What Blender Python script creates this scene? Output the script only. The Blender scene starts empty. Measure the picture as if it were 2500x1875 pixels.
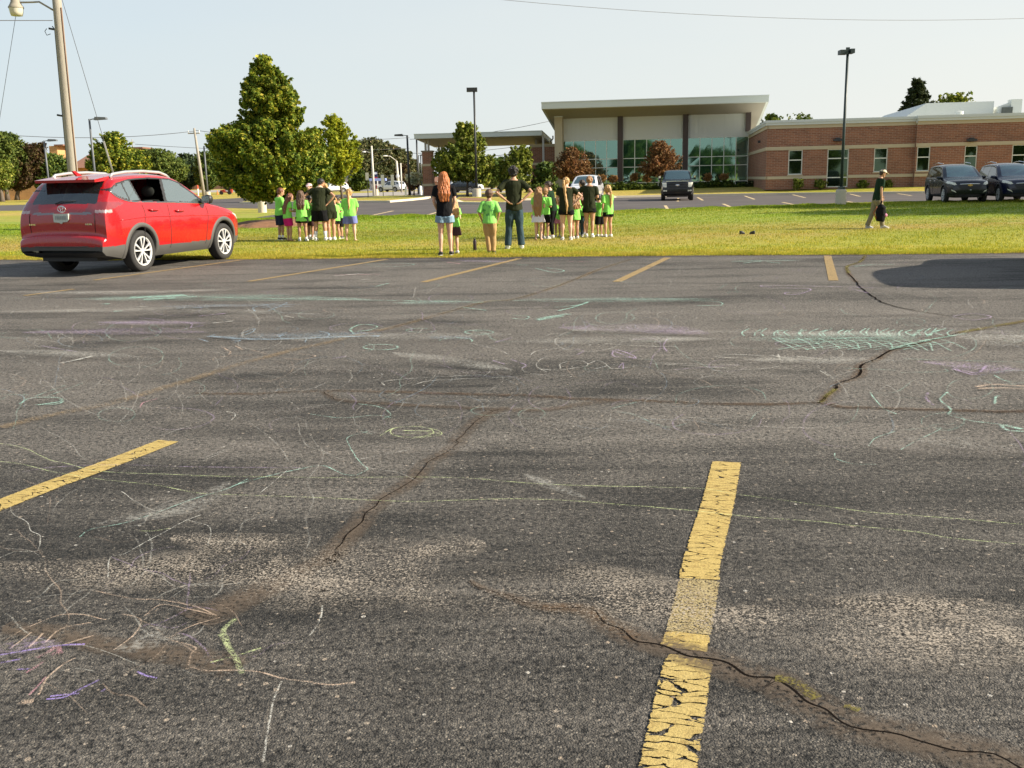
import bpy, math, random
import numpy as np
from mathutils import Vector, Matrix, noise
R_ = math.radians
sc = bpy.context.scene
COL = sc.collection
random.seed(7)

# ---------------------------------------------------------------- camera
F = 2400.0; PITCH = math.atan(497.5/F); ROLL = 0.02; CAMZ = 1.5
fv = Vector((0, math.cos(PITCH), -math.sin(PITCH)))
_r0 = Vector((1, 0, 0)); _u0 = Vector((0, math.sin(PITCH), math.cos(PITCH)))
RV = math.cos(ROLL)*_r0 - math.sin(ROLL)*_u0
UV = math.sin(ROLL)*_r0 + math.cos(ROLL)*_u0
CAM = Vector((0, 0, CAMZ))
cd = bpy.data.cameras.new('camera'); co = bpy.data.objects.new('camera', cd); COL.objects.link(co)
m = Matrix.Identity(4)
for i in range(3):
    m[i][0] = RV[i]; m[i][1] = UV[i]; m[i][2] = -fv[i]; m[i][3] = CAM[i]
co.matrix_world = m
cd.sensor_width = 36; cd.lens = 36*F/2500; cd.clip_start = 0.05; cd.clip_end = 5000
sc.camera = co
# ---------------------------------------------------------------- light
SUN_AZ = R_(97); SUN_EL = R_(29)          # azimuth clockwise from +Y
wd = bpy.data.worlds.new('World'); sc.world = wd; wd.use_nodes = True
wn = wd.node_tree.nodes; wl = wd.node_tree.links; wn.clear()
sky = wn.new('ShaderNodeTexSky'); sky.sky_type = 'NISHITA'; sky.sun_disc = False
sky.sun_elevation = SUN_EL; sky.sun_rotation = SUN_AZ
sky.air_density = 1.0; sky.dust_density = 1.2; sky.ozone_density = 1.4
# summer haze: the clear sky fades to pale haze low down, and the haze is whiter on the sun's side
tc = wn.new('ShaderNodeTexCoord'); sx = wn.new('ShaderNodeSeparateXYZ'); wl.new(tc.outputs['Generated'], sx.inputs[0])
mr = wn.new('ShaderNodeMapRange'); wl.new(sx.outputs[0], mr.inputs[0]); mr.inputs[1].default_value = -.75; mr.inputs[2].default_value = .55
hz = wn.new('ShaderNodeMix'); hz.data_type = 'RGBA'; wl.new(mr.outputs[0], hz.inputs[0]); hz.inputs[6].default_value = (3.5, 4.1, 4.45, 1); hz.inputs[7].default_value = (5.0, 5.02, 4.7, 1)
me_ = wn.new('ShaderNodeMapRange'); wl.new(sx.outputs[2], me_.inputs[0]); me_.inputs[1].default_value = 0.0; me_.inputs[2].default_value = .85; me_.inputs[3].default_value = .97; me_.inputs[4].default_value = .25
mpw = wn.new('ShaderNodeMapping'); mpw.inputs['Scale'].default_value = (1, 1, 5); wl.new(tc.outputs['Generated'], mpw.inputs[0])
nw = wn.new('ShaderNodeTexNoise'); nw.inputs['Scale'].default_value = 2.2; nw.inputs['Detail'].default_value = 6; wl.new(mpw.outputs[0], nw.inputs['Vector'])
ma = wn.new('ShaderNodeMath'); ma.operation = 'MULTIPLY_ADD'; wl.new(nw.outputs['Fac'], ma.inputs[0]); ma.inputs[1].default_value = .30; wl.new(me_.outputs[0], ma.inputs[2]); mb_ = wn.new('ShaderNodeMath'); mb_.operation = 'SUBTRACT'; mb_.use_clamp = True; wl.new(ma.outputs[0], mb_.inputs[0]); mb_.inputs[1].default_value = .15
mk = wn.new('ShaderNodeMix'); mk.data_type = 'RGBA'; wl.new(mb_.outputs[0], mk.inputs[0]); wl.new(sky.outputs[0], mk.inputs[6]); wl.new(hz.outputs[2], mk.inputs[7])
bg = wn.new('ShaderNodeBackground'); bg.inputs['Strength'].default_value = 0.085
wo = wn.new('ShaderNodeOutputWorld'); wl.new(mk.outputs[2], bg.inputs[0]); wl.new(bg.outputs[0], wo.inputs[0])
sl = bpy.data.lights.new('sun', 'SUN'); sl.energy = 4.8; sl.angle = R_(0.6); sl.color = (1.0, 0.9, 0.74)
so = bpy.data.objects.new('sun', sl); COL.objects.link(so)
SD = Vector((math.sin(SUN_AZ)*math.cos(SUN_EL), math.cos(SUN_AZ)*math.cos(SUN_EL), math.sin(SUN_EL)))
so.rotation_euler = (-SD).to_track_quat('-Z', 'Y').to_euler()
so.location = (40, 0, 40)
vs = sc.view_settings; vs.view_transform = 'Standard'; vs.look = 'None'; vs.gamma = 1; vs.exposure = 1.1
sc.render.engine = 'CYCLES'
sc.cycles.transparent_max_bounces = 24

# ---------------------------------------------------------------- placement: where a sight line meets the ground or an upright plane
def ray(px, py): return fv*F + RV*(px-1250) + UV*(937.5-py)
def G(px, py, z=0.0):
    d = ray(px, py); return CAM + d*((z-CAMZ)/d.z)
def P(px, py, Y):
    d = ray(px, py); return CAM + d*(Y/d.y)

# ---------------------------------------------------------------- objects
def tag(o, label=None, cat=None, group=None, kind=None):
    if label: o['label'] = label
    if cat: o['category'] = cat
    if group: o['group'] = group
    if kind: o['kind'] = kind
    return o
def empty(name, loc=(0, 0, 0), rz=0.0):
    o = bpy.data.objects.new(name, None); o.location = loc; o.rotation_euler = (0, 0, rz)
    o.empty_display_size = 0.2; COL.objects.link(o); return o
def copy_tree(o, parent=None):
    c = o.copy(); COL.objects.link(c)
    if parent is not None:
        c.parent = parent; c.matrix_parent_inverse = o.matrix_parent_inverse.copy()
    for ch in KIDS.get(o.name, []): copy_tree(ch, c)
    return c
KIDS = {}
class MB:
    def __init__(s): s.v = []; s.f = []; s.uv = {}
    def add(s, vs, fs):
        n = len(s.v); s.v.extend(vs); s.f.extend([tuple(i+n for i in f) for f in fs])
    def box(s, x0, x1, y0, y1, z0, z1):
        s.add([(x0,y0,z0),(x1,y0,z0),(x1,y1,z0),(x0,y1,z0),(x0,y0,z1),(x1,y0,z1),(x1,y1,z1),(x0,y1,z1)],
              [(0,3,2,1),(4,5,6,7),(0,1,5,4),(1,2,6,5),(2,3,7,6),(3,0,4,7)]); return s
    def obox(s, c, ax, ay, az):
        c = Vector(c); ax = Vector(ax); ay = Vector(ay); az = Vector(az); vs = []
        for k in (-1, 1):
            for i, j in ((-1,-1),(1,-1),(1,1),(-1,1)): vs.append(tuple(c+ax*i+ay*j+az*k))
        s.add(vs, [(0,3,2,1),(4,5,6,7),(0,1,5,4),(1,2,6,5),(2,3,7,6),(3,0,4,7)]); return s
    def tube(s, pts, rad, n=8, side=None, cap=True):
        pts = [Vector(p) for p in pts]
        if not isinstance(rad, (list, tuple)): rad = [rad]*len(pts)
        rings = []; pa = None
        for i, p in enumerate(pts):
            t = (pts[min(i+1, len(pts)-1)] - pts[max(i-1, 0)])
            if t.length < 1e-9: t = Vector((0, 0, 1))
            t.normalize()
            a = Vector(side) if side is not None else (pa if pa is not None else (Vector((1,0,0)) if abs(t.x) < .8 else Vector((0,1,0))))
            a = a - t*a.dot(t)
            if a.length < 1e-6: a = t.orthogonal()
            a.normalize(); pa = a; b = t.cross(a)
            r = rad[i]; ra, rb = r if isinstance(r, (tuple, list)) else (r, r)
            rings.append([tuple(p + a*(ra*math.cos(2*math.pi*k/n)) + b*(rb*math.sin(2*math.pi*k/n))) for k in range(n)])
        vs = [q for r in rings for q in r]; fs = []
        for i in range(len(pts)-1):
            for k in range(n):
                k2 = (k+1) % n; fs.append((i*n+k, i*n+k2, (i+1)*n+k2, (i+1)*n+k))
        if cap:
            fs.append(tuple(range(n-1, -1, -1))); fs.append(tuple((len(pts)-1)*n+k for k in range(n)))
        s.add(vs, fs); return s
    def ball(s, c, r, n=10):
        c = Vector(c); rx, ry, rz = r if isinstance(r, (tuple, list)) else (r, r, r)
        m_ = n//2+1; vs = []; fs = []
        for i in range(m_+1):
            th = math.pi*i/m_
            for k in range(n):
                ph = 2*math.pi*k/n
                vs.append((c.x+rx*math.sin(th)*math.cos(ph), c.y+ry*math.sin(th)*math.sin(ph), c.z+rz*math.cos(th)))
        for i in range(m_):
            for k in range(n): fs.append((i*n+k, (i+1)*n+k, (i+1)*n+(k+1) % n, i*n+(k+1) % n))
        s.add(vs, fs); return s
    def lathe(s, prof, c=(0,0,0), axis='z', n=24, close=False):
        c = Vector(c); vs = []; fs = []
        for (r, h) in prof:
            for k in range(n):
                a = 2*math.pi*k/n; u, w = r*math.cos(a), r*math.sin(a)
                vs.append(tuple(c + (Vector((u, w, h)) if axis == 'z' else Vector((u, h, w)))))
        for i in range(len(prof)-1):
            for k in range(n):
                q = (i*n+k, i*n+(k+1) % n, (i+1)*n+(k+1) % n, (i+1)*n+k)
                fs.append(q if axis == 'z' else q[::-1])
        s.add(vs, fs); return s
    def prism(s, poly, h0, h1, axis='z'):
        def q(a, b, h): return (a, b, h) if axis == 'z' else ((a, h, b) if axis == 'y' else (h, a, b))
        n = len(poly); vs = [q(a, b, h0) for a, b in poly]+[q(a, b, h1) for a, b in poly]
        fs = [tuple(range(n-1, -1, -1)), tuple(range(n, 2*n))]+[(i, (i+1) % n, n+(i+1) % n, n+i) for i in range(n)]
        s.add(vs, fs); return s
    def quad(s, a, b, c, d): s.add([tuple(a), tuple(b), tuple(c), tuple(d)], [(0,1,2,3)]); return s
    def build(s, name, mat, parent=None, smooth=False, sharp=None):
        me = bpy.data.meshes.new(name); me.from_pydata([tuple(v) for v in s.v], [], s.f)
        me.materials.append(mat)
        if smooth: me.polygons.foreach_set('use_smooth', [True]*len(me.polygons))
        me.update()
        if sharp: me.set_sharp_from_angle(angle=R_(sharp))
        o = bpy.data.objects.new(name, me); COL.objects.link(o)
        if parent is not None:
            o.parent = parent; KIDS.setdefault(parent.name, []).append(o)
        return o
def from_np(name, v, f4, mat, parent=None, smooth=False):
    me = bpy.data.meshes.new(name); nf, k = f4.shape
    me.vertices.add(len(v)); me.vertices.foreach_set('co', np.ascontiguousarray(v, dtype=np.float32).ravel())
    me.loops.add(nf*k); me.loops.foreach_set('vertex_index', np.ascontiguousarray(f4, dtype=np.int32).ravel())
    me.polygons.add(nf); me.polygons.foreach_set('loop_start', np.arange(0, nf*k, k, dtype=np.int32))
    me.update(calc_edges=True); me.materials.append(mat)
    if smooth: me.polygons.foreach_set('use_smooth', [True]*nf)
    o = bpy.data.objects.new(name, me); COL.objects.link(o)
    if parent is not None:
        o.parent = parent; KIDS.setdefault(parent.name, []).append(o)
    return o
def cr(pts, n=8):
    """smooth curve through points of any dimension"""
    p = [np.array(q, float) for q in pts]
    if len(p) < 3: 
        return [p[0]+(p[1]-p[0])*t for t in np.linspace(0, 1, n+1)]
    p = [2*p[0]-p[1]]+p+[2*p[-1]-p[-2]]; out = []
    for i in range(1, len(p)-2):
        for k in range(n):
            t = k/n
            out.append(.5*(2*p[i]+(p[i+1]-p[i-1])*t+(2*p[i-1]-5*p[i]+4*p[i+1]-p[i+2])*t*t+(3*p[i]-p[i-1]-3*p[i+1]+p[i+2])*t**3))
    out.append(p[-2]); return out
def inpoly(x, y, poly):
    c = False; j = len(poly)-1
    for i in range(len(poly)):
        xi, yi = poly[i]; xj, yj = poly[j]
        if (yi > y) != (yj > y) and x < (xj-xi)*(y-yi)/(yj-yi)+xi: c = not c
        j = i
    return c

# ---------------------------------------------------------------- materials
def nt(name):
    m = bpy.data.materials.new(name); m.use_nodes = True; t = m.node_tree; t.nodes.clear()
    o = t.nodes.new('ShaderNodeOutputMaterial'); return m, t, o
def N(t, typ, **kw):
    n = t.nodes.new(typ)
    for k, v in kw.items():
        if k.startswith('i_'): n.inputs[k[2:].replace('_', ' ')].default_value = v
        else: setattr(n, k, v)
    return n
def L(t, a, b): t.links.new(a, b)
def math_(t, op, a, b=None, clamp=False):
    n = t.nodes.new('ShaderNodeMath'); n.operation = op; n.use_clamp = clamp
    for i, x in enumerate((a, b)):
        if x is None: continue
        if isinstance(x, (int, float)): n.inputs[i].default_value = x
        else: L(t, x, n.inputs[i])
    return n.outputs[0]
def mixc(t, fac, a, b, blend='MIX'):
    n = t.nodes.new('ShaderNodeMix'); n.data_type = 'RGBA'; n.blend_type = blend
    for s_, x in ((n.inputs[0], fac), (n.inputs[6], a), (n.inputs[7], b)):
        if isinstance(x, (int, float)): s_.default_value = x
        elif isinstance(x, (tuple, list)): s_.default_value = (x[0], x[1], x[2], 1)
        else: L(t, x, s_)
    return n.outputs[2]
def ramp(t, x, stops, interp='LINEAR'):
    n = t.nodes.new('ShaderNodeValToRGB'); n.color_ramp.interpolation = interp; e = n.color_ramp.elements
    while len(e) < len(stops): e.new(.5)
    for i, (p, c) in enumerate(stops):
        e[i].position = p; c = (c, c, c) if isinstance(c, (int, float)) else c; e[i].color = (c[0], c[1], c[2], 1)
    L(t, x, n.inputs[0]); return n.outputs[0]
def noise_(t, scale, vec=None, detail=4, rough=.6, dist=0.0):
    n = t.nodes.new('ShaderNodeTexNoise'); n.inputs['Scale'].default_value = scale
    n.inputs['Detail'].default_value = detail; n.inputs['Roughness'].default_value = rough; n.inputs['Distortion'].default_value = dist
    if vec is not None: L(t, vec, n.inputs['Vector'])
    return n.outputs['Fac']
def coord(t, scale=(1,1,1), kind='Object', loc=(0,0,0)):
    tc = t.nodes.new('ShaderNodeTexCoord'); mp = t.nodes.new('ShaderNodeMapping')
    mp.inputs['Scale'].default_value = scale; mp.inputs['Location'].default_value = loc
    L(t, tc.outputs[kind], mp.inputs[0]); return mp.outputs[0]
_mc = {}
def M(name, col, rough=.7, metal=0.0, var=.12, scale=6.0, bump=0.0, bscale=60.0, spec=.5, coat=0.0, emit=0.0, streak=(1,1,1)):
    if name in _mc: return _mc[name]
    m_, t, o = nt(name); b = N(t, 'ShaderNodeBsdfPrincipled')
    v = coord(t, streak); n = noise_(t, scale, v, 5)
    c = mixc(t, n, tuple(x*(1-var) for x in col), tuple(min(1, x*(1+var)) for x in col))
    L(t, c, b.inputs['Base Color'])
    r = ramp(t, n, [(.3, max(0, rough-.06)), (.7, min(1, rough+.06))]); L(t, r, b.inputs['Roughness'])
    b.inputs['Metallic'].default_value = metal; b.inputs['Specular IOR Level'].default_value = spec
    if coat: b.inputs['Coat Weight'].default_value = coat; b.inputs['Coat Roughness'].default_value = .04
    if emit: L(t, c, b.inputs['Emission Color']); b.inputs['Emission Strength'].default_value = emit
    if bump:
        bn = noise_(t, bscale, v, 4); bp = N(t, 'ShaderNodeBump'); bp.inputs['Strength'].default_value = bump
        bp.inputs['Distance'].default_value = .02; L(t, bn, bp.inputs['Height']); L(t, bp.outputs[0], b.inputs['Normal'])
    L(t, b.outputs[0], o.inputs[0]); _mc[name] = m_; return m_
def glass(name, tint=(.02,.03,.03), alpha=.75, rough=.02, refl=(1,1,1), f0=.06):
    """tinted pane: mirror by angle over part-transparent tint"""
    if name in _mc: return _mc[name]
    m_, t, o = nt(name)
    g = N(t, 'ShaderNodeBsdfGlossy'); g.inputs['Roughness'].default_value = rough; g.inputs['Color'].default_value = (*refl, 1)
    d = N(t, 'ShaderNodeBsdfDiffuse'); d.inputs['Color'].default_value = (*tint, 1)
    tr = N(t, 'ShaderNodeBsdfTransparent'); tr.inputs['Color'].default_value = (.75, .85, .8, 1)
    m1 = N(t, 'ShaderNodeMixShader'); m1.inputs[0].default_value = alpha; L(t, tr.outputs[0], m1.inputs[1]); L(t, d.outputs[0], m1.inputs[2])
    lw = N(t, 'ShaderNodeLayerWeight'); lw.inputs['Blend'].default_value = .35
    nz = noise_(t, 3.0, coord(t), 2)
    f = math_(t, 'MULTIPLY_ADD', lw.outputs['Fresnel'], 1.0); 
    f = math_(t, 'ADD', lw.outputs['Fresnel'], f0-.02, True); f = math_(t, 'ADD', f, math_(t, 'MULTIPLY', nz, .04), True)
    m2 = N(t, 'ShaderNodeMixShader'); L(t, f, m2.inputs[0]); L(t, m1.outputs[0], m2.inputs[1]); L(t, g.outputs[0], m2.inputs[2])
    L(t, m2.outputs[0], o.inputs[0]); _mc[name] = m_; return m_
# ================================================================ GROUND
def asphalt_mat():
    m_, t, o = nt('old asphalt'); b = N(t, 'ShaderNodeBsdfPrincipled')
    v = coord(t)
    # wandering wear: long soft bands that run across the lot, and smaller blotches
    wav = coord(t, (.16, .75, 1)); w1 = noise_(t, 1.0, wav, 6, .62, 1.2)
    blo = noise_(t, 1.1, v, 6, .6, .4)
    w = math_(t, 'ADD', math_(t, 'MULTIPLY', w1, .7), math_(t, 'MULTIPLY', blo, .3))
    sy_ = N(t, 'ShaderNodeSeparateXYZ'); L(t, v, sy_.inputs[0]); lane = ramp(t, math_(t, 'DIVIDE', sy_.outputs[1], 25.0), [(.17, 0.0), (.28, .075), (.62, .10), (.82, .03)]); w = math_(t, 'ADD', w, lane); stk = noise_(t, 1.0, coord(t, (.55, 4.5, 1), loc=(9, 2, 0)), 6, .65, .6); w = math_(t, 'ADD', w, math_(t, 'MULTIPLY', math_(t, 'SUBTRACT', stk, .5), .32))
    wear = ramp(t, w, [(.40, 0.0), (.50, .40), (.62, 1.0)])
    # aggregate stones
    vo = N(t, 'ShaderNodeTexVoronoi', i_Scale=150.0); vo.inputs['Randomness'].default_value = 1
    wv = N(t, 'ShaderNodeVectorMath', operation='MULTIPLY_ADD')
    nz = N(t, 'ShaderNodeTexNoise', i_Scale=60.0); L(t, v, nz.inputs['Vector']); L(t, nz.outputs['Color'], wv.inputs[0]); wv.inputs[1].default_value = (.006,)*3; L(t, v, wv.inputs[2])
    L(t, wv.outputs[0], vo.inputs['Vector'])
    sep = N(t, 'ShaderNodeSeparateColor'); L(t, vo.outputs['Color'], sep.inputs[0])
    rnd = sep.outputs[0]
    thr = math_(t, 'SUBTRACT', rnd, math_(t, 'MULTIPLY', math_(t, 'SUBTRACT', 1.0, wear), .34))
    stone = ramp(t, thr, [(.40, 0.0), (.60, .40), (.80, .75), (.98, 1.0)])
    darkc = mixc(t, sep.outputs[1], (.010, .010, .009), (.044, .040, .034))
    lightc = mixc(t, sep.outputs[2], (.20, .165, .125), (.52, .47, .39))
    c = mixc(t, math_(t, 'MULTIPLY', stone, .64), darkc, lightc)
    # tan dust in worn bands
    dust = math_(t, 'MULTIPLY', wear, .55)
    c = mixc(t, dust, c, (.200, .181, .160))
    # fine mottling and tar pits
    f1 = noise_(t, 42.0, v, 5, .72); pits = ramp(t, f1, [(.38, .12), (.49, .9), (.58, 1.05), (.72, 1.5)])
    c = mixc(t, 1.0, c, pits, 'MULTIPLY')
    big = noise_(t, .35, coord(t, (.5, 1, 1), loc=(3, 1, 0)), 3); c = mixc(t, 1.0, c, ramp(t, big, [(.3, .78), (.7, 1.2)]), 'MULTIPLY')
    # scattered pale chips
    v2 = N(t, 'ShaderNodeTexVoronoi', i_Scale=26.0); L(t, v, v2.inputs['Vector'])
    s2 = N(t, 'ShaderNodeSeparateColor'); L(t, v2.outputs['Color'], s2.inputs[0])
    sz = math_(t, 'MULTIPLY', s2.outputs[1], .25)
    chip = math_(t, 'MULTIPLY', math_(t, 'GREATER_THAN', s2.outputs[0], .70), math_(t, 'LESS_THAN', v2.outputs['Distance'], sz))
    c = mixc(t, math_(t, 'MULTIPLY', chip, .85), c, mixc(t, s2.outputs[2], (.30, .24, .18), (.48, .45, .40)))
    L(t, c, b.inputs['Base Color']); b.inputs['Roughness'].default_value = .82; b.inputs['Specular IOR Level'].default_value = .35
    h = math_(t, 'ADD', math_(t, 'MULTIPLY', vo.outputs['Distance'], -.6), math_(t, 'MULTIPLY', f1, 1.5))
    bp = N(t, 'ShaderNodeBump'); bp.inputs['Strength'].default_value = 1.0; bp.inputs['Distance'].default_value = .012
    L(t, h, bp.inputs['Height']); L(t, bp.outputs[0], b.inputs['Normal']); L(t, b.outputs[0], o.inputs[0]); return m_
def far_asphalt_mat():
    m_, t, o = nt('far asphalt'); b = N(t, 'ShaderNodeBsdfPrincipled')
    w = noise_(t, .5, coord(t, (.5, 1, 1)), 6, .6); f = noise_(t, 9, coord(t), 5, .7)
    c = ramp(t, w, [(.3, (.062, .054, .052)), (.55, (.088, .076, .072)), (.75, (.12, .105, .095))])
    c = mixc(t, 1.0, c, ramp(t, f, [(.3, .8), (.7, 1.2)]), 'MULTIPLY')
    L(t, c, b.inputs['Base Color']); b.inputs['Roughness'].default_value = .85; b.inputs['Specular IOR Level'].default_value = .3
    L(t, b.outputs[0], o.inputs[0]); return m_
def grass_mat(name, dry=0.0, blade=False):
    m_, t, o = nt(name); b = N(t, 'ShaderNodeBsdfPrincipled')
    w = noise_(t, .16, coord(t, (.35, 1.2, 1)), 5, .6, .5); f = noise_(t, 5.0, coord(t, (.5, 1, 1)), 6, .75)
    g = noise_(t, 38.0, coord(t, (1, .6, 1)), 4, .8)
    c = ramp(t, w, [(.30, (.175, .225, .018)), (.47, (.25, .27, .030)), (.58, (.31, .285, .060)), (.72, (.205, .25, .022))])
    c = mixc(t, 1.0, c, ramp(t, f, [(.25, (.55, .62, .5)), (.5, (1, 1, 1)), (.75, (1.45, 1.3, 1.25))]), 'MULTIPLY')
    c = mixc(t, 1.0, c, ramp(t, g, [(.3, .6), (.65, 1.35)]), 'MULTIPLY')
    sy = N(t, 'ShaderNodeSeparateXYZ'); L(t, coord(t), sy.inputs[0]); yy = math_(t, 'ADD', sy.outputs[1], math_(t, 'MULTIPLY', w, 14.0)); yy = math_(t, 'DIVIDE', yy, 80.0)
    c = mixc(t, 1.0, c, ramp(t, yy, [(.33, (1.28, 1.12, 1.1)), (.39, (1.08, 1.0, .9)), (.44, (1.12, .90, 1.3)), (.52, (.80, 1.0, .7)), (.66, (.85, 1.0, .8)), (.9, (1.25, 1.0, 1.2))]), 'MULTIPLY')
    if blade:
        geo = N(t, 'ShaderNodeNewGeometry'); c = mixc(t, 1.0, c, ramp(t, geo.outputs['Random Per Island'], [(0, (.55, .75, .5)), (.5, (1.0, 1.05, .8)), (.86, (1.35, 1.25, 1.0)), (1, (2.0, 1.6, 1.9))]), 'MULTIPLY')
    L(t, c, b.inputs['Base Color']); b.inputs['Roughness'].default_value = .75; b.inputs['Specular IOR Level'].default_value = .25
    if blade:
        tl = N(t, 'ShaderNodeBsdfTranslucent'); L(t, c, tl.inputs[0]); mx = N(t, 'ShaderNodeMixShader'); mx.inputs[0].default_value = .42
        L(t, b.outputs[0], mx.inputs[1]); L(t, tl.outputs[0], mx.inputs[2]); L(t, mx.outputs[0], o.inputs[0])
    else:
        bp = N(t, 'ShaderNodeBump'); bp.inputs['Strength'].default_value = 1; bp.inputs['Distance'].default_value = .08
        L(t, f, bp.inputs['Height']); L(t, bp.outputs[0], b.inputs['Normal']); L(t, b.outputs[0], o.inputs[0])
    return m_
ASPH = asphalt_mat(); FASPH = far_asphalt_mat(); GRASS = grass_mat('mown grass'); BLADE = grass_mat('grass blades', blade=True)
CONC = M('pale concrete', (.55, .49, .38), .9, var=.15, scale=9, bump=.3)
KERB = M('kerb concrete', (.60, .53, .40), .9, var=.12, scale=3)

def sheet(name, pts, z, mat):
    o = MB(); o.add([(p[0], p[1], z) for p in pts], [tuple(range(len(pts)))])
    ob = o.build(name, mat); me = ob.data
    if me.polygons[0].normal.z < 0: me.flip_normals()
    return tag(ob, kind='structure')
def gx(lst): return [G(*p) for p in lst]
ground = MB(); ground.quad((-2500, -1500, 0), (2500, -1500, 0), (2500, 3500, 0), (-2500, 3500, 0))
tag(ground.build('lawn_ground', GRASS), kind='structure')

# near parking lot: the worn asphalt we stand on
edge_px = [(-700, 639), (-300, 637), (0, 634), (150, 636), (300, 636), (450, 634), (600, 633), (800, 632), (1000, 630), (1250, 628), (1500, 626), (1700, 624), (1900, 623), (2100, 622), (2300, 620), (2500, 618), (2900, 614)]
edge = [(p.x, p.y) for p in gx(edge_px)]
fine = []
for i in range(len(edge)-1):
    for k in range(14):
        s_ = k/14; x = edge[i][0]*(1-s_)+edge[i+1][0]*s_; y = edge[i][1]*(1-s_)+edge[i+1][1]*s_
        fine.append((x, y+.10*noise.noise(Vector((x*2.3, 0, 0)))+.05*noise.noise(Vector((x*9, 3, 0)))))
near = fine+[(30, edge[-1][1]), (30, -20), (-30, -20), (-30, edge[0][1])]
sheet('parking_lot', near, .004, ASPH)

# lot and drive beyond the lawn
far_near = [(2900, 484), (2500, 490), (2300, 493), (2050, 499), (1750, 508), (1500, 517), (1300, 522), (1130, 525), (1000, 527), (880, 530), (720, 534), (625, 531.5), (660, 526), (700, 521), (705, 511), (560, 508), (300, 511), (0, 515), (-400, 522)]
far_far = [(-400, 508), (0, 501.5), (300, 494), (500, 487.5), (560, 485), (620, 481), (700, 478), (880, 474), (1060, 470), (1060, 477), (1280, 478), (1500, 480), (1690, 475), (1900, 470), (2250, 465), (2900, 455)]
sheet('far_parking_lot', [(p.x, p.y) for p in gx(far_near+far_far)], .006, FASPH)
LROAD = M('pale road surface', (.30, .27, .235), .9, var=.15, scale=.6)
sheet('road', [(p.x, p.y) for p in gx([(300, 475), (560, 468.5), (880, 467), (1280, 461), (1280, 458), (880, 462), (560, 463.5), (300, 467)])], .004, LROAD)
sheet('side_road', [(p.x, p.y) for p in gx([(860, 479), (980, 478), (1010, 472), (1270, 470), (1270, 466), (1000, 467), (860, 472)])], .010, LROAD)

def kerb(name, px, w=.16, h=.13, closed=False):
    pts = [G(x, y) for x, y in px]; mb = MB(); n = len(pts); L_ = []; Rr = []
    for i, p in enumerate(pts):
        t = (pts[min(i+1, n-1)]-pts[max(i-1, 0)]).normalized(); s_ = Vector((-t.y, t.x, 0)); L_.append(p+s_*w/2); Rr.append(p-s_*w/2)
    for i in range(n-1):
        a, b, c, d = Rr[i], Rr[i+1], L_[i+1], L_[i]
        lo = [(q.x, q.y, -.05) for q in (a, b, c, d)]; hi = [(q.x, q.y, h) for q in (a, b, c, d)]
        mb.add(lo+hi, [(0,3,2,1),(4,5,6,7),(0,1,5,4),(1,2,6,5),(2,3,7,6),(3,0,4,7)])
    return tag(mb.build(name, KERB), kind='structure')
kerb('kerb', [(1270, 489.5), (1400, 486), (1503, 483), (1690, 479), (1900, 475.5), (2100, 473.5), (2250, 472), (2700, 465)], .35, .15)
kerb('island_kerb', [(590, 497.5), (700, 496.5), (885, 494.5), (947, 494.5), (1000, 490), (1036, 486), (1050, 482)], .5, .15)
kerb('island_kerb', [(1112, 492), (1125, 498), (1180, 499), (1234, 499), (1262, 495)], .4, .15)
def island(px, z, mat, name='traffic_island'):
    return sheet(name, [(p.x, p.y) for p in gx(px)], z, mat)
island([(590, 497), (700, 496), (885, 494), (947, 494), (1000, 489.5), (1036, 485.5), (1050, 481.5), (1020, 480), (950, 480), (880, 485), (700, 489), (600, 493)], .12, GRASS)
island([(1112, 491.5), (1125, 497), (1180, 498), (1234, 498), (1262, 494), (1290, 488), (1262, 484), (1120, 484)], .12, GRASS)
MULCH = M('brown mulch', (.20, .10, .05), .95, var=.5, scale=3, bump=1, bscale=12)
island([(1118, 490), (1135, 494), (1180, 494.5), (1190, 490), (1160, 486.5), (1125, 486)], .13, MULCH, 'mulch_bed')
# lawn rising to the building
lb = MB(); k_ = [G(x, y) for x, y in [(1255, 489.5), (1503, 482.5), (1690, 478.5), (1900, 475), (2250, 471.5), (2700, 464.5)]]
nn = []
for q in k_:
    far = Vector((q.x*1.09+1.5, q.y+7.5+max(0, (20-q.x))*.95, .46)); mid = (q*.55+far*.45); mid.z = .36; nn.append(((q.x, q.y, .13), (mid.x, mid.y, .34), tuple(far)))
vs_ = [v for r in nn for v in r]; fs_ = []
for i in range(len(nn)-1):
    for k in range(2): fs_.append((i*3+k, (i+1)*3+k, (i+1)*3+k+1, i*3+k+1))
n0 = len(vs_)
vs_ += [(r[2][0]+30, r[2][1]+70, .46) for r in nn]
for i in range(len(nn)-1): fs_.append((i*3+2, (i+1)*3+2, n0+i+1, n0+i))
lb.add(vs_, fs_); tag(lb.build('front_lawn', GRASS), kind='structure')

# mulch mound around the big tree
mm = MB(); c0 = G(672, 549); vs_ = [(c0.x, c0.y, .22)]; fs_ = []
for k in range(40):
    a = 2*math.pi*k/40; rr = 1+.12*noise.noise(Vector((math.cos(a)*2, math.sin(a)*2, 0)))
    vs_.append((c0.x+1.1*math.cos(a)*rr, c0.y+1.6*math.sin(a)*rr, .17)); 
for k in range(40):
    a = 2*math.pi*k/40; rr = 1+.15*noise.noise(Vector((math.cos(a)*3, math.sin(a)*3, 4)))
    vs_.append((c0.x+1.9*math.cos(a)*rr, c0.y+2.6*math.sin(a)*rr, -.01))
for k in range(40):
    fs_.append((0, 1+k, 1+(k+1) % 40)); fs_.append((1+k, 41+k, 41+(k+1) % 40, 1+(k+1) % 40))
mm.add(vs_, fs_); tag(mm.build('mulch_mound', MULCH), kind='structure')

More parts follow.
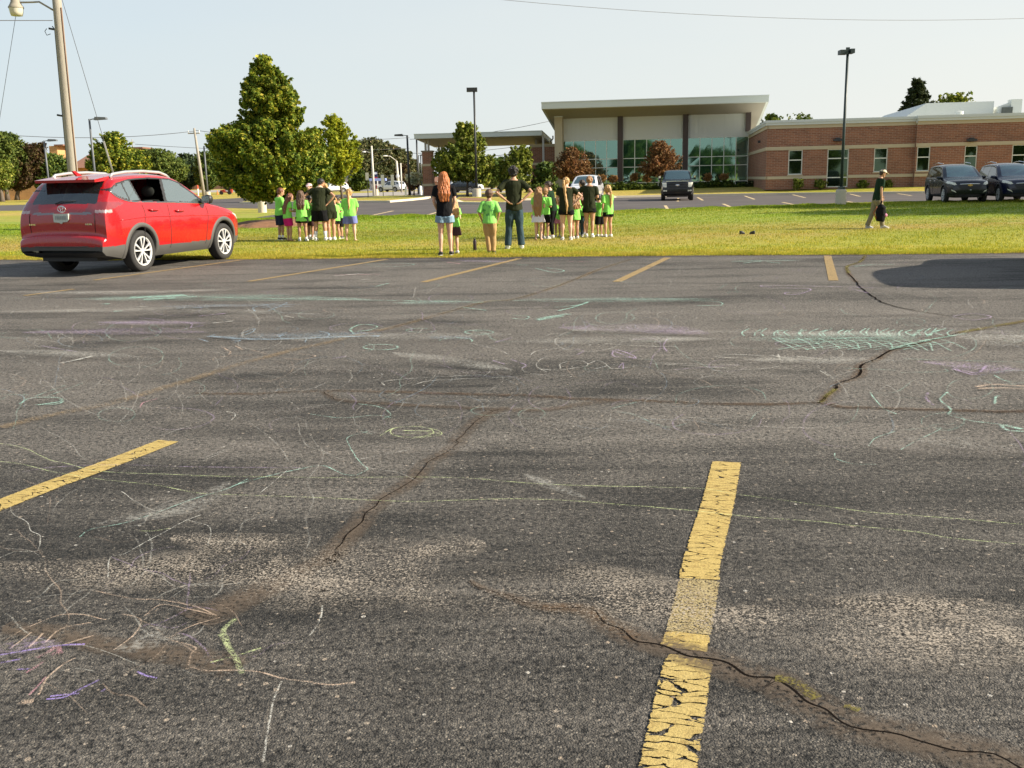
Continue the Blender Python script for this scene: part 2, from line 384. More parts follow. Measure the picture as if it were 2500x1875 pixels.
# ---------------------------------------------------------------- grass blades
def grass_blades(name, n, pick, h=(.03, .07), w=.007, seed=1):
    rg = np.random.default_rng(seed); x, y = pick(rg, n); n = len(x)
    hh = rg.uniform(h[0], h[1], n)*(.8+.4*np.sin(x*3.1)*np.cos(y*2.3)); a = rg.uniform(0, 2*np.pi, n); ln = rg.uniform(.1, .7, n)*hh; la = rg.uniform(0, 2*np.pi, n)
    ww = w*rg.uniform(.6, 1.4, n)*np.clip(y/20, 1, 3)
    v = np.zeros((n, 3, 3)); dx, dy = np.cos(a)*ww, np.sin(a)*ww
    v[:, 0] = np.stack([x-dx, y-dy, np.zeros(n)-.002], 1); v[:, 1] = np.stack([x+dx, y+dy, np.zeros(n)-.002], 1)
    v[:, 2] = np.stack([x+ln*np.cos(la), y+ln*np.sin(la), hh], 1)
    return tag(from_np(name, v.reshape(-1, 3), np.arange(n*3).reshape(n, 3), BLADE), 'short mown yellow green grass of the lawn strip', 'grass', kind='stuff')
ex = np.array([e[0] for e in fine]); ey = np.array([e[1] for e in fine])
fe = gx(far_near[:11]); fxs = np.array([p.x for p in fe][::-1]); fys = np.array([p.y for p in fe][::-1])
def pick_edge(rg, n):
    x = rg.uniform(-13, 11, n); y0 = np.interp(x, ex, ey); d = rg.exponential(.55, n)-.03-.09*(rg.random(n)**3); 
    return x, y0+d
def pick_mid(rg, n):
    x = rg.uniform(-24, 27, n); y0 = np.interp(x, ex, ey); y = y0+rg.uniform(0, 1, n)**1.35*30
    k = (np.abs(x) < y*.56) & (y < np.interp(x, fxs, fys)); return x[k], y[k]
grass_blades('grass', 90000, pick_edge, (.025, .07), .005, 1)
grass_blades('grass', 330000, pick_mid, (.02, .055), .006, 2)
# taller fringe where the lawn meets the far lot
def pick_far(rg, n):
    x = rg.uniform(-14, 28, n); y = np.interp(x, fxs, fys)-rg.exponential(.9, n)+.15; return x, y
grass_blades('grass', 70000, pick_far, (.05, .12), .008, 3)

# ---------------------------------------------------------------- painted lines, cracks and chalk (thin sheets on the asphalt)
ZC = [.0085]
def strip(pts, w, uvw=None):
    """returns verts, faces, uvs of a flat ribbon; pts world xy; w metres or list"""
    n = len(pts); ws = w if isinstance(w, (list, tuple)) else [w]*n; vs = []; uv = []; s_ = 0; ZC[0] += .00004; z = ZC[0]
    for i in range(n):
        a = pts[max(i-1, 0)]; b = pts[min(i+1, n-1)]; t = Vector((b[0]-a[0], b[1]-a[1], 0)).normalized(); q = Vector((-t.y, t.x, 0))
        if i: s_ += math.hypot(pts[i][0]-pts[i-1][0], pts[i][1]-pts[i-1][1])
        for k in range(2):
            sg = (-1, 1)[k]; vs.append((pts[i][0]+q.x*sg*ws[i]/2, pts[i][1]+q.y*sg*ws[i]/2, z)); uv.append((s_, k))
    fs = [(i*2+1, i*2, i*2+2, i*2+3) for i in range(n-1)]
    return vs, fs, uv
def ribbons(name, items, mat, jit=0.0, kind='structure', sub=6, taper=0.0):
    """items: (pixel points, width in m)"""
    V = []; Fs = []; UVs = []
    for px, w in items:
        q = cr(px, sub); pts = []
        for i, p in enumerate(q):
            g = G(float(p[0]), float(p[1])); j = jit*noise.noise(Vector((g.x*9, g.y*9, 1.7))); pts.append((g.x+j, g.y+j*1.3))
        ww = [w[0]+(w[1]-w[0])*i/(len(pts)-1) for i in range(len(pts))] if isinstance(w, tuple) else w
        if taper:
            n_ = len(pts)-1; ww = [max(.001, (ww[i] if isinstance(ww, list) else ww)*(math.sin(math.pi*(.02+.96*i/n_))**taper)*(1+.35*noise.noise(Vector((pts[i][0]*1.3, pts[i][1]*1.3, 8))))) for i in range(n_+1)]
        v, f, u = strip(pts, ww); n = len(V); V += v; Fs += [tuple(i+n for i in x) for x in f]; UVs += u
    me = bpy.data.meshes.new(name); me.from_pydata(V, [], Fs); ul = me.uv_layers.new(name='UVMap')
    for lp in me.loops: ul.data[lp.index].uv = UVs[lp.vertex_index]
    me.materials.append(mat); me.update(); 
    if me.polygons and me.polygons[0].normal.z < 0: me.flip_normals()
    o = bpy.data.objects.new(name, me); COL.objects.link(o); return tag(o, kind=kind)
def dust_mat(name, col, scale=140, cover=.5, soft=1.0, rough=.9, col2=None, big=3.0):
    """powder caught on the stones: breaks up along its edges and over the pits"""
    m_, t, o = nt(name); uv = N(t, 'ShaderNodeUVMap'); sp = N(t, 'ShaderNodeSeparateXYZ'); L(t, uv.outputs[0], sp.inputs[0])
    e = math_(t, 'SUBTRACT', 1.0, math_(t, 'MULTIPLY', math_(t, 'ABSOLUTE', math_(t, 'SUBTRACT', sp.outputs[1], .5)), 2.0))
    e = math_(t, 'MULTIPLY', math_(t, 'POWER', math_(t, 'MAXIMUM', e, .0001), .55), soft)
    n = noise_(t, scale, coord(t), 3, .6); nb = noise_(t, big, coord(t), 4, .6)
    k = math_(t, 'ADD', math_(t, 'SUBTRACT', n, 1.0-cover), math_(t, 'MULTIPLY', math_(t, 'SUBTRACT', nb, .5), .55))
    a = math_(t, 'MULTIPLY', math_(t, 'MULTIPLY', k, 5.0, True), e, True)
    b = N(t, 'ShaderNodeBsdfPrincipled'); b.inputs['Roughness'].default_value = rough; b.inputs['Specular IOR Level'].default_value = .2
    c = mixc(t, nb, col, col2 or tuple(x*.8 for x in col)); L(t, c, b.inputs['Base Color'])
    tr = N(t, 'ShaderNodeBsdfTransparent'); mx = N(t, 'ShaderNodeMixShader'); L(t, a, mx.inputs[0]); L(t, tr.outputs[0], mx.inputs[1]); L(t, b.outputs[0], mx.inputs[2])
    L(t, mx.outputs[0], o.inputs[0]); return m_
def A_(*p): return [(x/1.7696, 600+y/1.7696) for x, y in p]
def B_(*p): return [(1250+x/1.7696, 600+y/1.7696) for x, y in p]
def C_(*p): return [(x/2.141, 1100+y/2.141) for x, y in p]
def D_(*p): return [(1000+x/2.141, 1100+y/2.141) for x, y in p]
def E_(*p): return [(1700+x/2.141, 1100+y/2.141) for x, y in p]

# paint
def paint_mat(name, col, cr_=1.0, wear=.45):
    m_, t, o = nt(name); v = coord(t); uv = N(t, 'ShaderNodeUVMap'); sp = N(t, 'ShaderNodeSeparateXYZ'); L(t, uv.outputs[0], sp.inputs[0])
    mp = N(t, 'ShaderNodeMapping'); mp.inputs['Scale'].default_value = (24, 1.2, 1); L(t, uv.outputs[0], mp.inputs[0])
    nd = N(t, 'ShaderNodeTexNoise', i_Scale=9.0); L(t, v, nd.inputs['Vector']); 
    ad = N(t, 'ShaderNodeVectorMath', operation='MULTIPLY_ADD'); L(t, nd.outputs['Color'], ad.inputs[0]); ad.inputs[1].default_value = (1.6, .5, 0); L(t, mp.outputs[0], ad.inputs[2])
    vo = N(t, 'ShaderNodeTexVoronoi', feature='DISTANCE_TO_EDGE', i_Scale=1.0); L(t, ad.outputs[0], vo.inputs['Vector'])
    rag = noise_(t, 22, v, 5, .7); crk = math_(t, 'LESS_THAN', vo.outputs['Distance'], math_(t, 'MULTIPLY', math_(t, 'SUBTRACT', rag, .40), .34*cr_))
    f = noise_(t, 120, v, 4, .75); nb = noise_(t, 7, v, 4)
    holes = math_(t, 'LESS_THAN', math_(t, 'ADD', f, math_(t, 'MULTIPLY', nb, .25)), wear)
    e = math_(t, 'SUBTRACT', 1.0, math_(t, 'MULTIPLY', math_(t, 'ABSOLUTE', math_(t, 'SUBTRACT', sp.outputs[1], .5)), 2.0))
    er = math_(t, 'LESS_THAN', e, math_(t, 'MULTIPLY', math_(t, 'SUBTRACT', noise_(t, 70, v, 3), .42), .35))
    gone = math_(t, 'MAXIMUM', math_(t, 'MAXIMUM', crk, holes), er)
    b = N(t, 'ShaderNodeBsdfPrincipled'); b.inputs['Roughness'].default_value = .75
    c = mixc(t, nb, col, tuple(x*.82 for x in col)); c = mixc(t, 1.0, c, ramp(t, f, [(.3, .62), (.55, 1.1)]), 'MULTIPLY'); c = mixc(t, 1.0, c, ramp(t, noise_(t, 28, v, 5, .7), [(.32, (.68, .62, .55)), (.5, (1, 1, 1)), (.7, (1.08, 1.08, 1.15))]), 'MULTIPLY'); L(t, c, b.inputs['Base Color'])
    bp = N(t, 'ShaderNodeBump'); bp.inputs['Strength'].default_value = .8; bp.inputs['Distance'].default_value = .004; L(t, f, bp.inputs['Height']); L(t, bp.outputs[0], b.inputs['Normal'])
    tr = N(t, 'ShaderNodeBsdfTransparent'); mx = N(t, 'ShaderNodeMixShader'); L(t, gone, mx.inputs[0]); L(t, b.outputs[0], mx.inputs[1]); L(t, tr.outputs[0], mx.inputs[2])
    L(t, mx.outputs[0], o.inputs[0]); return m_
YEL = paint_mat('yellow line paint', (.46, .335, .10), .62, .41); YEL2 = paint_mat('flaked yellow line paint', (.45, .335, .11), 1.25, .45)
YEL3 = paint_mat('worn yellow line paint', (.38, .30, .14), .4, .60); YELF = paint_mat('faded yellow line paint', (.32, .22, .085), .5, .50)
W = .152
def line(px, mat, w=W): return ribbons('parking_line', [(px, w)], mat, sub=3)
line([(1774, 1131), (1754, 1225), (1733, 1300), (1710, 1390), (1708, 1418)], YEL)
line([(1708, 1419), (1693, 1490), (1680, 1550)], YEL3)
line([(1680, 1551), (1668, 1590)], YEL)
line([(1684, 1608), (1672, 1660), (1648, 1790), (1628, 1900), (1614, 1970)], YEL2)
line([(412, 1079), (250, 1142), (100, 1197), (-120, 1285)], YEL)
line([(230, 685), (600, 634)], YELF, .11); line([(608, 688), (944, 634)], YELF, .12); line([(1034, 690), (1268, 632)], YELF, .13)
line([(1506, 689), (1630, 630)], YELF, .14); line([(2035, 686), (2020, 625)], YELF, .14); line([(2440, 617), (2500, 618)], YELF, .1)
line([(60, 723), (180, 707)], YELF, .10)
WPNT = paint_mat('pale line paint', (.62, .48, .26), .3, .42)
for a, b in [((895, 529), (960, 515)), ((1031, 529), (1072, 517)), ((1656, 484), (1655, 492)), ((1703, 482), (1716, 489.5)), ((1818, 478.5), (1842, 487)), ((1935, 475.5), (1966, 483)),
             ((1624, 502), (1630, 511)), ((1765, 498), (1787, 507)), ((1910, 494), (1944, 501)), ((2068, 472), (2100, 480)), ((2068, 492), (2106, 499)), ((2180, 471), (2225, 478)), ((2440, 467), (2500, 473))]:
    line([a, b], WPNT, .16)

# cracks: brown silt shoulders and the dark opening
SILT = dust_mat('brown silt', (.135, .105, .078), 60, .64, .80, col2=(.10, .075, .055), big=2.0)
SILT2 = dust_mat('rusty silt', (.17, .115, .070), 50, .60, .75, col2=(.11, .07, .045), big=2.0)
GAP = M('crack shadow', (.010, .008, .007), 1.0, spec=0.0)
TAN = dust_mat('tan filled crack', (.33, .235, .125), 55, .60, .62, col2=(.20, .15, .10), big=2.0)
MOSS = dust_mat('dry moss in crack', (.20, .15, .04), 90, .58, 1.2, col2=(.12, .12, .03), big=5)
c1 = D_((320, 690), (420, 740), (540, 778), (700, 825), (830, 832), (940, 860), (1030, 912), (1100, 955), (1200, 990), (1310, 1030), (1420, 1060), (1520, 1092), (1610, 1128), (1700, 1165), (1800, 1195), (1900, 1225), (2000, 1290), (2141, 1360)) + [(2060, 1768), (2200, 1803), (2330, 1835), (2480, 1878), (2600, 1920)]
c2 = A_((2200, 705), (2100, 725), (2020, 800), (1975, 845), (1965, 870), (1860, 940), (1790, 1010), (1700, 1062)) + C_((1900, 1130/1.1), (1900, 330), (1850, 420), (1760, 520), (1740, 545), (1640, 610), (1500, 680), (1300, 770), (1170, 835))
c2 = A_((2200, 705), (2120, 725), (2040, 780), (1975, 845), (1968, 868), (1900, 915), (1840, 950), (1790, 1010), (1745, 1045)) + C_((1990, 262), (1975, 285), (1915, 330), (1905, 360), (1840, 440), (1760, 520), (1740, 550), (1690, 590))
c2b = C_((1690, 590), (1600, 630), (1480, 690), (1300, 770), (1150, 840), (1000, 900))
c3 = [(2600, 765), (2500, 786), (2420, 800), (2340, 815)] + B_((1840, 405), (1740, 430), (1640, 455), (1570, 495), (1510, 520), (1505, 555), (1475, 578), (1410, 600), (1395, 625), (1365, 650), (1345, 672), (1330, 684))
c4 = A_((840, 640), (1050, 645), (1400, 632), (1700, 636), (2000, 645), (2212, 650)) + B_((160, 657), (330, 668), (560, 675), (800, 686), (1100, 690), (1330, 684), (1420, 700), (1600, 706), (1900, 716), (2212, 722)) + [(2600, 1012)]
c5 = [(2115, 621), (2100, 640), (2068, 652), (2072, 668), (2090, 690), (2105, 706), (2130, 725), (2160, 742), (2220, 757), (2300, 770), (2345, 775)]
c6 = [(1538, 635), (1460, 660), (1400, 685), (1325, 712), (1250, 733)] + A_((2100, 245), (1930, 290), (1700, 355), (1530, 392), (1400, 425), (1270, 452), (1150, 485), (1000, 525), (850, 575), (700, 620), (500, 680), (250, 730), (0, 790))
c7 = A_((1400, 635), (1480, 672), (1700, 690), (2000, 705), (2160, 712))
c8 = C_((0, 940), (200, 950), (350, 975), (520, 1020), (760, 1060), (950, 1085), (1100, 1120), (1250, 1150))
c9 = B_((0, 715), (150, 712), (300, 690), (450, 672))
ribbons('crack_silt', [(c1[:9], (.03, .16)), (c1[8:], (.16, .20)), (c2, (.13, .14)), (c2b, (.14, .22)), (c8, (.1, .16)), (c9, .12), (c7, .10)], SILT, .01)
ribbons('crack_silt', [(c6, (.12, .14))], TAN, .012)
ribbons('crack_silt', [(c4, .09), (c3, .12), (c5[:5], .10), (c1[3:9], .07)], SILT2, .012)
ribbons('crack', [(c1[:6], (.003, .006)), (c1[5:13], (.007, .011)), (c1[12:], (.011, .006)), (c2, (.004, .008)), (c5, .018), (c3[3:], (.022, .020)), (c4[7:], .010), (c7, .006), (c4[:8], .007), (c6[:8], .008), (C_((1690, 590), (1745, 560), (1750, 600)), .010), (C_((1650, 715), (1640, 740), (1655, 755), (1690, 762)), .007)], GAP, .030, sub=5)
ribbons('crack_moss', [(c5[:4], .07), (c3[:4], .10), (c3[-4:], .05), (E_((400, 1215), (520, 1240), (640, 1300)), .05), (E_((780, 1340), (860, 1365)), .03)], MOSS, .02)

ribbons('edge_dirt', [([(x, y+1.5) for x, y in edge_px[1:-1]], .38)], SILT, .10)
# worn pale gravelly bands
WORN = dust_mat('worn gravel patch', (.52, .45, .37), 130, .492, 1.1, col2=(.36, .31, .25), big=1.6)
PALE = dust_mat('pale dust band', (.33, .30, .265), 70, .52, .55, col2=(.27, .245, .22), big=1.2)
ribbons('worn_patch', [(C_((-100, 610), (200, 640), (500, 650), (900, 640), (1300, 610), (1500, 600)), (.30, .50)), (C_((1200, 640), (1600, 660), (2000, 640), (2300, 640)), (.6, .8)),
    (D_((-50, 720), (200, 740), (600, 740), (1000, 770), (1300, 830), (1600, 900), (1900, 920)), (.6, .45)), (E_((150, 880), (500, 900), (900, 950), (1300, 980), (1800, 1020)), (.45, .65)),
    (D_((400, 500), (0, 540)), .3), (E_((700, 800), (1200, 830), (1800, 860)), .25), (C_((900, 460), (1300, 500), (1700, 470)), .25)], WORN, 0, taper=.5)
ribbons('dust_band', [(A_((0, 290), (500, 280), (900, 300), (1500, 320), (2212, 300)), .8), (A_((300, 520), (900, 510), (1400, 540), (2212, 560)), .55), (A_((0, 750), (400, 700), (900, 740), (1400, 700)), .35),
    (B_((0, 350), (700, 370), (1300, 395), (2212, 420)), (.7, .9)), (B_((1900, 390), (2300, 440)), .8), (B_((0, 580), (700, 560), (1500, 590), (2212, 620)), .5), (B_((0, 760), (700, 780), (1300, 800)), .4),
    (B_((0, 180), (800, 175), (1500, 180)), .25), (A_((0, 200), (800, 200), (2200, 185)), .3), (A_((1000, 860), (1500, 900), (2100, 880)), .35), (B_((1500, 860), (2212, 900)), .4),
    (B_((0, 90), (800, 95), (1300, 92)), .25), (A_((0, 330), (600, 350), (1200, 400)), .5), (B_((200, 300), (1500, 290), (2300, 330)), .7)], PALE, 0, taper=.4)

# chalk drawings
CHK = {'mint': (.34, .55, .46), 'white': (.52, .51, .46), 'lilac': (.40, .30, .46), 'yellow': (.47, .54, .27), 'peach': (.52, .39, .29), 'blue': (.24, .34, .42), 'pink': (.54, .28, .32), 'violet': (.32, .24, .56)}
cm = {k: dust_mat(k+' chalk', v, 200, .575, 1.0, col2=tuple(min(1, x*1.12) for x in v), big=9) for k, v in CHK.items()}
def ell(f, cx, cy, rx, ry, a0=0, a1=360, n=12): return f(*[(cx+rx*math.cos(R_(a0+(a1-a0)*i/n)), cy+ry*math.sin(R_(a0+(a1-a0)*i/n))) for i in range(n+1)])
rn = random.Random(4)
mint = [(A_((560, 227), (700, 222), (800, 215)), .32), (A_((620, 236), (760, 228)), .20), (A_((800, 222), (1200, 232), (1700, 240), (2090, 248)), .05), (A_((440, 256), (475, 254)), .10), (A_((490, 287), (530, 285)), .10),
    (B_((0, 240), (330, 246), (760, 242), (890, 246), (900, 262), (800, 262)), .03), (B_((330, 246), (270, 268), (200, 285)), .05), (B_((105, 322), (245, 298)), .12), (B_((110, 326), (220, 308)), .08), (B_((185, 270), (270, 262), (330, 250)), .04),
    (ell(A_, 1645, 443, 75, 12), .03), (ell(A_, 2070, 378, 62, 9), .03), (A_((1530, 385), (1515, 365), (1560, 345), (1630, 352), (1600, 368), (1540, 375)), .03), (ell(A_, 1820, 370, 65, 8, 0, 300), .022), (B_((0, 305), (70, 310), (55, 322), (0, 318)), .025),
    (A_((2000, 270), (2100, 283)), .04), (ell(A_, 1970, 415, 70, 12, 180, 380), .022), (A_((1620, 180), (1680, 165)), .04), (A_((1580, 82), (1700, 78), (1790, 82), (1720, 92), (1600, 90)), .04), (B_((20, 85), (70, 86)), .05), (B_((100, 100), (180, 118), (225, 110), (150, 98)), .04),
    (B_((950, 72), (1080, 68), (1000, 78)), .05), (B_((1100, 72), (1160, 78)), .06), (B_((1480, 92), (1540, 86), (1650, 84)), .06), (A_((85, 690), (130, 665), (230, 662), (275, 672), (250, 690), (150, 694)), .020), (A_((160, 695), (260, 680), (270, 668)), .035), (A_((150, 658), (280, 610)), .010), (A_((210, 655), (360, 600)), .008),
    (A_((0, 648), (130, 652)), .008), (B_((1545, 640), (1600, 705), (1660, 735)), .012), (B_((1880, 640), (1850, 672), (1895, 715), (1890, 740), (1990, 765), (2110, 780)), .018), (B_((2110, 780), (2140, 805), (2212, 812)), .03), (B_((2120, 780), (2200, 800)), .05), (B_((2085, 690), (2090, 660), (2110, 655)), .02),
    (B_((1655, 810), (1570, 840), (1540, 875)), .008), (B_((1395, 905), (1400, 930), (1480, 952), (1570, 955)), .008), (B_((1820, 795), (1850, 800), (1740, 855), (1680, 890)), .007), (B_((430, 712), (540, 682)), .010),
    (A_((1550, 690), (1640, 705), (1690, 735), (1650, 758)), .010), (A_((1340, 735), (1480, 752), (1620, 740), (1690, 752)), .008), (A_((1590, 810), (1500, 840), (1520, 890), (1560, 950), (1590, 975)), .008), (A_((1590, 975), (1540, 1000), (1480, 995), (1400, 960), (1290, 975), (1100, 1020), (1000, 1050)), .009),
    (C_((1300, 160), (1180, 215), (1000, 270), (800, 345), (640, 395), (480, 425), (420, 465)), .009), (B_((2090, 555), (2150, 545), (2212, 548)), .014), (B_((2080, 565), (2130, 590), (2212, 600)), .014), (B_((1680, 555), (1870, 550), (1870, 540)), .010), (B_((1430, 535), (1660, 545)), .010), (B_((1690, 495), (2212, 510)), .010)]
# the long spiny creature
for i in range(26):
    x = 1010+i*35+rn.uniform(-14, 14); k = rn.uniform(-12, 12); mint.append((B_((x+rn.uniform(15, 35), 365+rn.uniform(-3, 5)), (x+k, 380), (x+rn.uniform(0, 25), 395)), .022))
    if i > 2 and i % 3: mint.append((B_((x-20, 408+rn.uniform(-4, 5)), (x+30, 425+rn.uniform(0, 5)), (x+rn.uniform(40, 110), 452+rn.uniform(-4, 10))), .020))
for yy in (406, 418): mint.append((B_((1140, yy), (1250, yy+6), (1500, yy-2), (1650, yy+3)), .03))
for x in range(1150, 1700, 60): mint.append((B_((x, 455), (x+90, 440), (x+200, 425)), .02))
mint += [(B_((1730, 400), (1760, 370)), .04), (B_((1790, 400), (1830, 375), (1870, 368)), .04), (B_((1630, 455), (1740, 425), (1960, 385)), .05)]
ribbons('chalk_drawing', mint, cm['mint'], .006)
white = [(A_((1440, 135), (1565, 124)), .12), (A_((1560, 150), (1610, 148)), .08), (A_((265, 515), (330, 500), (400, 484)), .05), (A_((270, 512), (360, 495)), .04), (A_((560, 270), (640, 268)), .05), (A_((920, 340), (1010, 330)), .05), (A_((1230, 308), (1270, 316)), .03), (A_((250, 395), (260, 405), (330, 405)), .015),
    (A_((1660, 612), (1660, 595), (1800, 580), (2080, 566)), .012), (A_((1780, 612), (1880, 590), (2212, 575)), .012), (B_((150, 555), (105, 525), (130, 495), (175, 488)), .012), (B_((110, 540), (200, 545), (270, 535)), .012), (B_((210, 540), (215, 515), (300, 505), (325, 525), (250, 540)), .012), (B_((325, 520), (370, 505), (410, 525), (360, 540)), .012), (B_((410, 525), (440, 540), (530, 530)), .012),
    (B_((600, 518), (750, 525), (940, 538)), .014), (B_((600, 512), (800, 520), (980, 524)), .012), (B_((1090, 482), (960, 478), (880, 485), (950, 492), (1000, 492)), .018), (B_((1110, 480), (1200, 495)), .03), (B_((1160, 500), (1150, 478)), .02), (B_((1230, 485), (1360, 500)), .02), (B_((1330, 548), (1390, 585)), .012), (B_((860, 548), (1080, 540), (1170, 525)), .010),
    (B_((400, 430), (560, 440), (720, 445)), .020), (B_((80, 480), (110, 462), (200, 450)), .012), (B_((610, 745), (900, 760)), .006), (B_((870, 782), (1240, 798), (1430, 790)), .006),
    (C_((0, 580), (80, 550), (190, 545), (205, 520), (215, 465), (160, 440), (150, 400), (70, 345), (50, 310)), .006), (C_((640, 230), (720, 290), (800, 330)), .006), (C_((1050, 355), (970, 385), (850, 450), (740, 510), (650, 560), (580, 580), (570, 680)), .0065), (C_((980, 380), (1080, 410), (1105, 450), (1090, 510)), .006),
    (C_((1690, 830), (1680, 900), (1620, 990)), .008), (C_((1480, 1230), (1440, 1320), (1410, 1430), (1395, 1530), (1375, 1659)), .008), (C_((2141, 10), (1880, 60)), .007), (C_((1220, 0), (1060, 70)), .006), (C_((1500, 120), (1360, 240)), .006), (A_((880, 930), (1010, 880)), .006), (A_((700, 830), (830, 785)), .006), (A_((980, 725), (1020, 740), (1000, 765)), .01)]
ribbons('chalk_drawing', white, cm['white'], .005)
yellow = [(A_((0, 865), (120, 890), (210, 935), (300, 955), (420, 985), (700, 1000), (1000, 1010)) + C_((1000, 148), (1300, 152), (1700, 158), (2141, 155)) + D_((300, 160), (600, 185), (900, 200), (1300, 208), (1560, 218), (1700, 245), (2000, 285), (2141, 305)) + E_((900, 340), (1300, 370), (1713, 405)), .0085),
    (C_((-40, 65), (120, 88), (300, 130), (560, 170), (800, 195), (1050, 240), (1300, 250), (1700, 265), (2141, 285)) + D_((200, 278), (550, 270), (850, 280), (1100, 300), (1400, 325), (1550, 340), (1700, 358), (1900, 375), (2141, 390)) + E_((800, 410), (1150, 445), (1350, 480), (1713, 512)), .0085),
    (C_((725, 440), (800, 440), (890, 425)), .008), (C_((1230, 905), (1170, 960), (1180, 1010), (1200, 1060), (1230, 1110), (1270, 1190)), .022), (C_((1100, 1135), (1230, 1100), (1370, 1055)), .012), (C_((1150, 985), (1200, 1060)), .02), (ell(A_, 1780, 815, 95, 24), .012), (A_((1640, 835), (1700, 800), (1800, 793), (1890, 808), (1900, 830), (1780, 845)), .010), (A_((1850, 822), (1910, 822)), .02), (A_((1740, 810), (1860, 812)), .02), (A_((1750, 822), (1820, 822)), .02)]
ribbons('chalk_drawing', yellow, cm['yellow'], .004)
lilac = [(A_((425, 348), (560, 338), (700, 336), (820, 340), (825, 362)), .022), (A_((600, 318), (660, 322), (710, 328)), .018), (A_((860, 310), (975, 298)), .05), (A_((700, 362), (780, 368), (880, 350)), .018), (B_((1595, 188), (1300, 180), (1100, 176), (1085, 182), (1200, 188), (1290, 193), (1250, 212), (1190, 216), (1185, 208), (1260, 206)), .030), (B_((1470, 192), (1540, 210)), .03), (B_((1900, 312), (1990, 300), (2070, 314), (1990, 328), (1910, 316)), .022), (B_((1810, 515), (1900, 530), (1960, 560), (2050, 568)), .016), (B_((1940, 545), (2010, 560), (2050, 525)), .03), (B_((1900, 540), (1990, 568)), .035), (B_((1795, 645), (1790, 670), (1820, 700)), .022),
    (B_((430, 460), (530, 495), (520, 480), (450, 458), (440, 485), (530, 492)), .020), (B_((460, 535), (480, 515), (480, 540)), .015), (B_((0, 500), (60, 525), (40, 538)), .016), (B_((670, 410), (655, 440), (670, 465)), .018), (B_((700, 545), (900, 530), (980, 525)), .010), (B_((270, 455), (310, 462), (280, 480)), .012), (A_((100, 990), (230, 970), (500, 960), (900, 970), (1300, 972)), .006), (A_((180, 440), (330, 465)), .016), (A_((1430, 498), (1500, 485)), .02), (A_((2140, 425), (2212, 405)), .02), (A_((2130, 505), (2180, 520)), .018), (B_((520, 412), (600, 410)), .02)]
ribbons('chalk_drawing', lilac, cm['lilac'], .005)
blue = [(A_((1100, 290), (1105, 270), (1240, 250), (1160, 288)), .03), (A_((760, 275), (900, 272)), .05), (A_((1130, 272), (1270, 268)), .04), (A_((1040, 388), (1100, 365), (1090, 380), (1060, 392)), .022), (A_((1370, 375), (1420, 385), (1415, 400), (1360, 402)), .022), (A_((1200, 392), (1240, 382), (1210, 400), (1250, 408)), .02), (A_((910, 395), (930, 390)), .03), (A_((860, 410), (900, 422)), .025), (A_((1000, 415), (1040, 418), (1010, 425)), .025), (A_((1320, 425), (1325, 410), (1350, 405)), .02), (A_((1180, 398), (1230, 395)), .02), (A_((900, 398), (1130, 412), (1500, 400), (1640, 398)), .10)]
ribbons('chalk_drawing', blue, cm['blue'], .006)
peach = [(A_((960, 445), (995, 465), (990, 480)), .022), (A_((1020, 440), (1050, 460)), .02), (A_((1085, 458), (1150, 475)), .016), (A_((920, 505), (940, 490), (1090, 480)), .014), (A_((1290, 475), (1365, 485), (1300, 500), (1230, 495)), .014), (B_((2005, 620), (2080, 610), (2212, 618)), .05), (B_((2010, 628), (2130, 625), (2212, 630)), .04), (C_((640, 880), (740, 910), (700, 990), (600, 1070)), .008), (C_((200, 1310), (240, 1230), (330, 1150), (400, 1110)), .009), (C_((760, 890), (850, 830), (1000, 860), (1130, 890)), .008), (C_((150, 950), (300, 890), (420, 880), (560, 910)), .007), (C_((880, 1010), (1000, 945), (1150, 900)), .008), (C_((990, 1150), (1000, 1090), (1020, 1060), (900, 1020)), .008), (C_((500, 760), (700, 800), (860, 810), (1010, 840), (1130, 890)), .008), (C_((1000, 1160), (1100, 1180), (1300, 1180), (1500, 1220), (1640, 1240)), .009), (C_((1640, 1245), (1740, 1255), (1860, 1240)), .010), (C_((110, 1345), (180, 1340)), .03), (C_((150, 1060), (220, 985)), .010), (C_((60, 1060), (160, 980)), .008), (C_((240, 1030), (320, 960), (480, 925)), .009), (C_((340, 1040), (490, 995)), .010)]
ribbons('chalk_drawing', peach, cm['peach'], .006)
pinkc = [(A_((605, 712), (620, 690), (680, 672)), .014), (C_((190, 1115), (260, 1080), (310, 1050), (320, 1090)), .020), (C_((130, 1195), (190, 1160), (230, 1130)), .014), (C_((270, 1100), (330, 1075)), .025), (C_((155, 1310), (240, 1215)), .008), (A_((1440, 132), (1640, 128)), .05), (A_((1930, 75), (1990, 82)), .06), (B_((240, 72), (330, 74)), .05)]
ribbons('chalk_drawing', pinkc, cm['pink'], .006)
violet = [(C_((-30, 1105), (80, 1085), (200, 1065), (330, 1045), (450, 1040)), .014), (C_((0, 1140), (110, 1120)), .012), (C_((90, 1175), (150, 1175)), .012), (C_((240, 1335), (330, 1325), (400, 1290), (520, 1230)), .010), (C_((260, 1320), (420, 1300)), .012), (C_((725, 1185), (780, 1205), (830, 1218)), .010), (C_((540, 1290), (560, 1275)), .01)]
ribbons('chalk_drawing', violet, cm['violet'], .005)

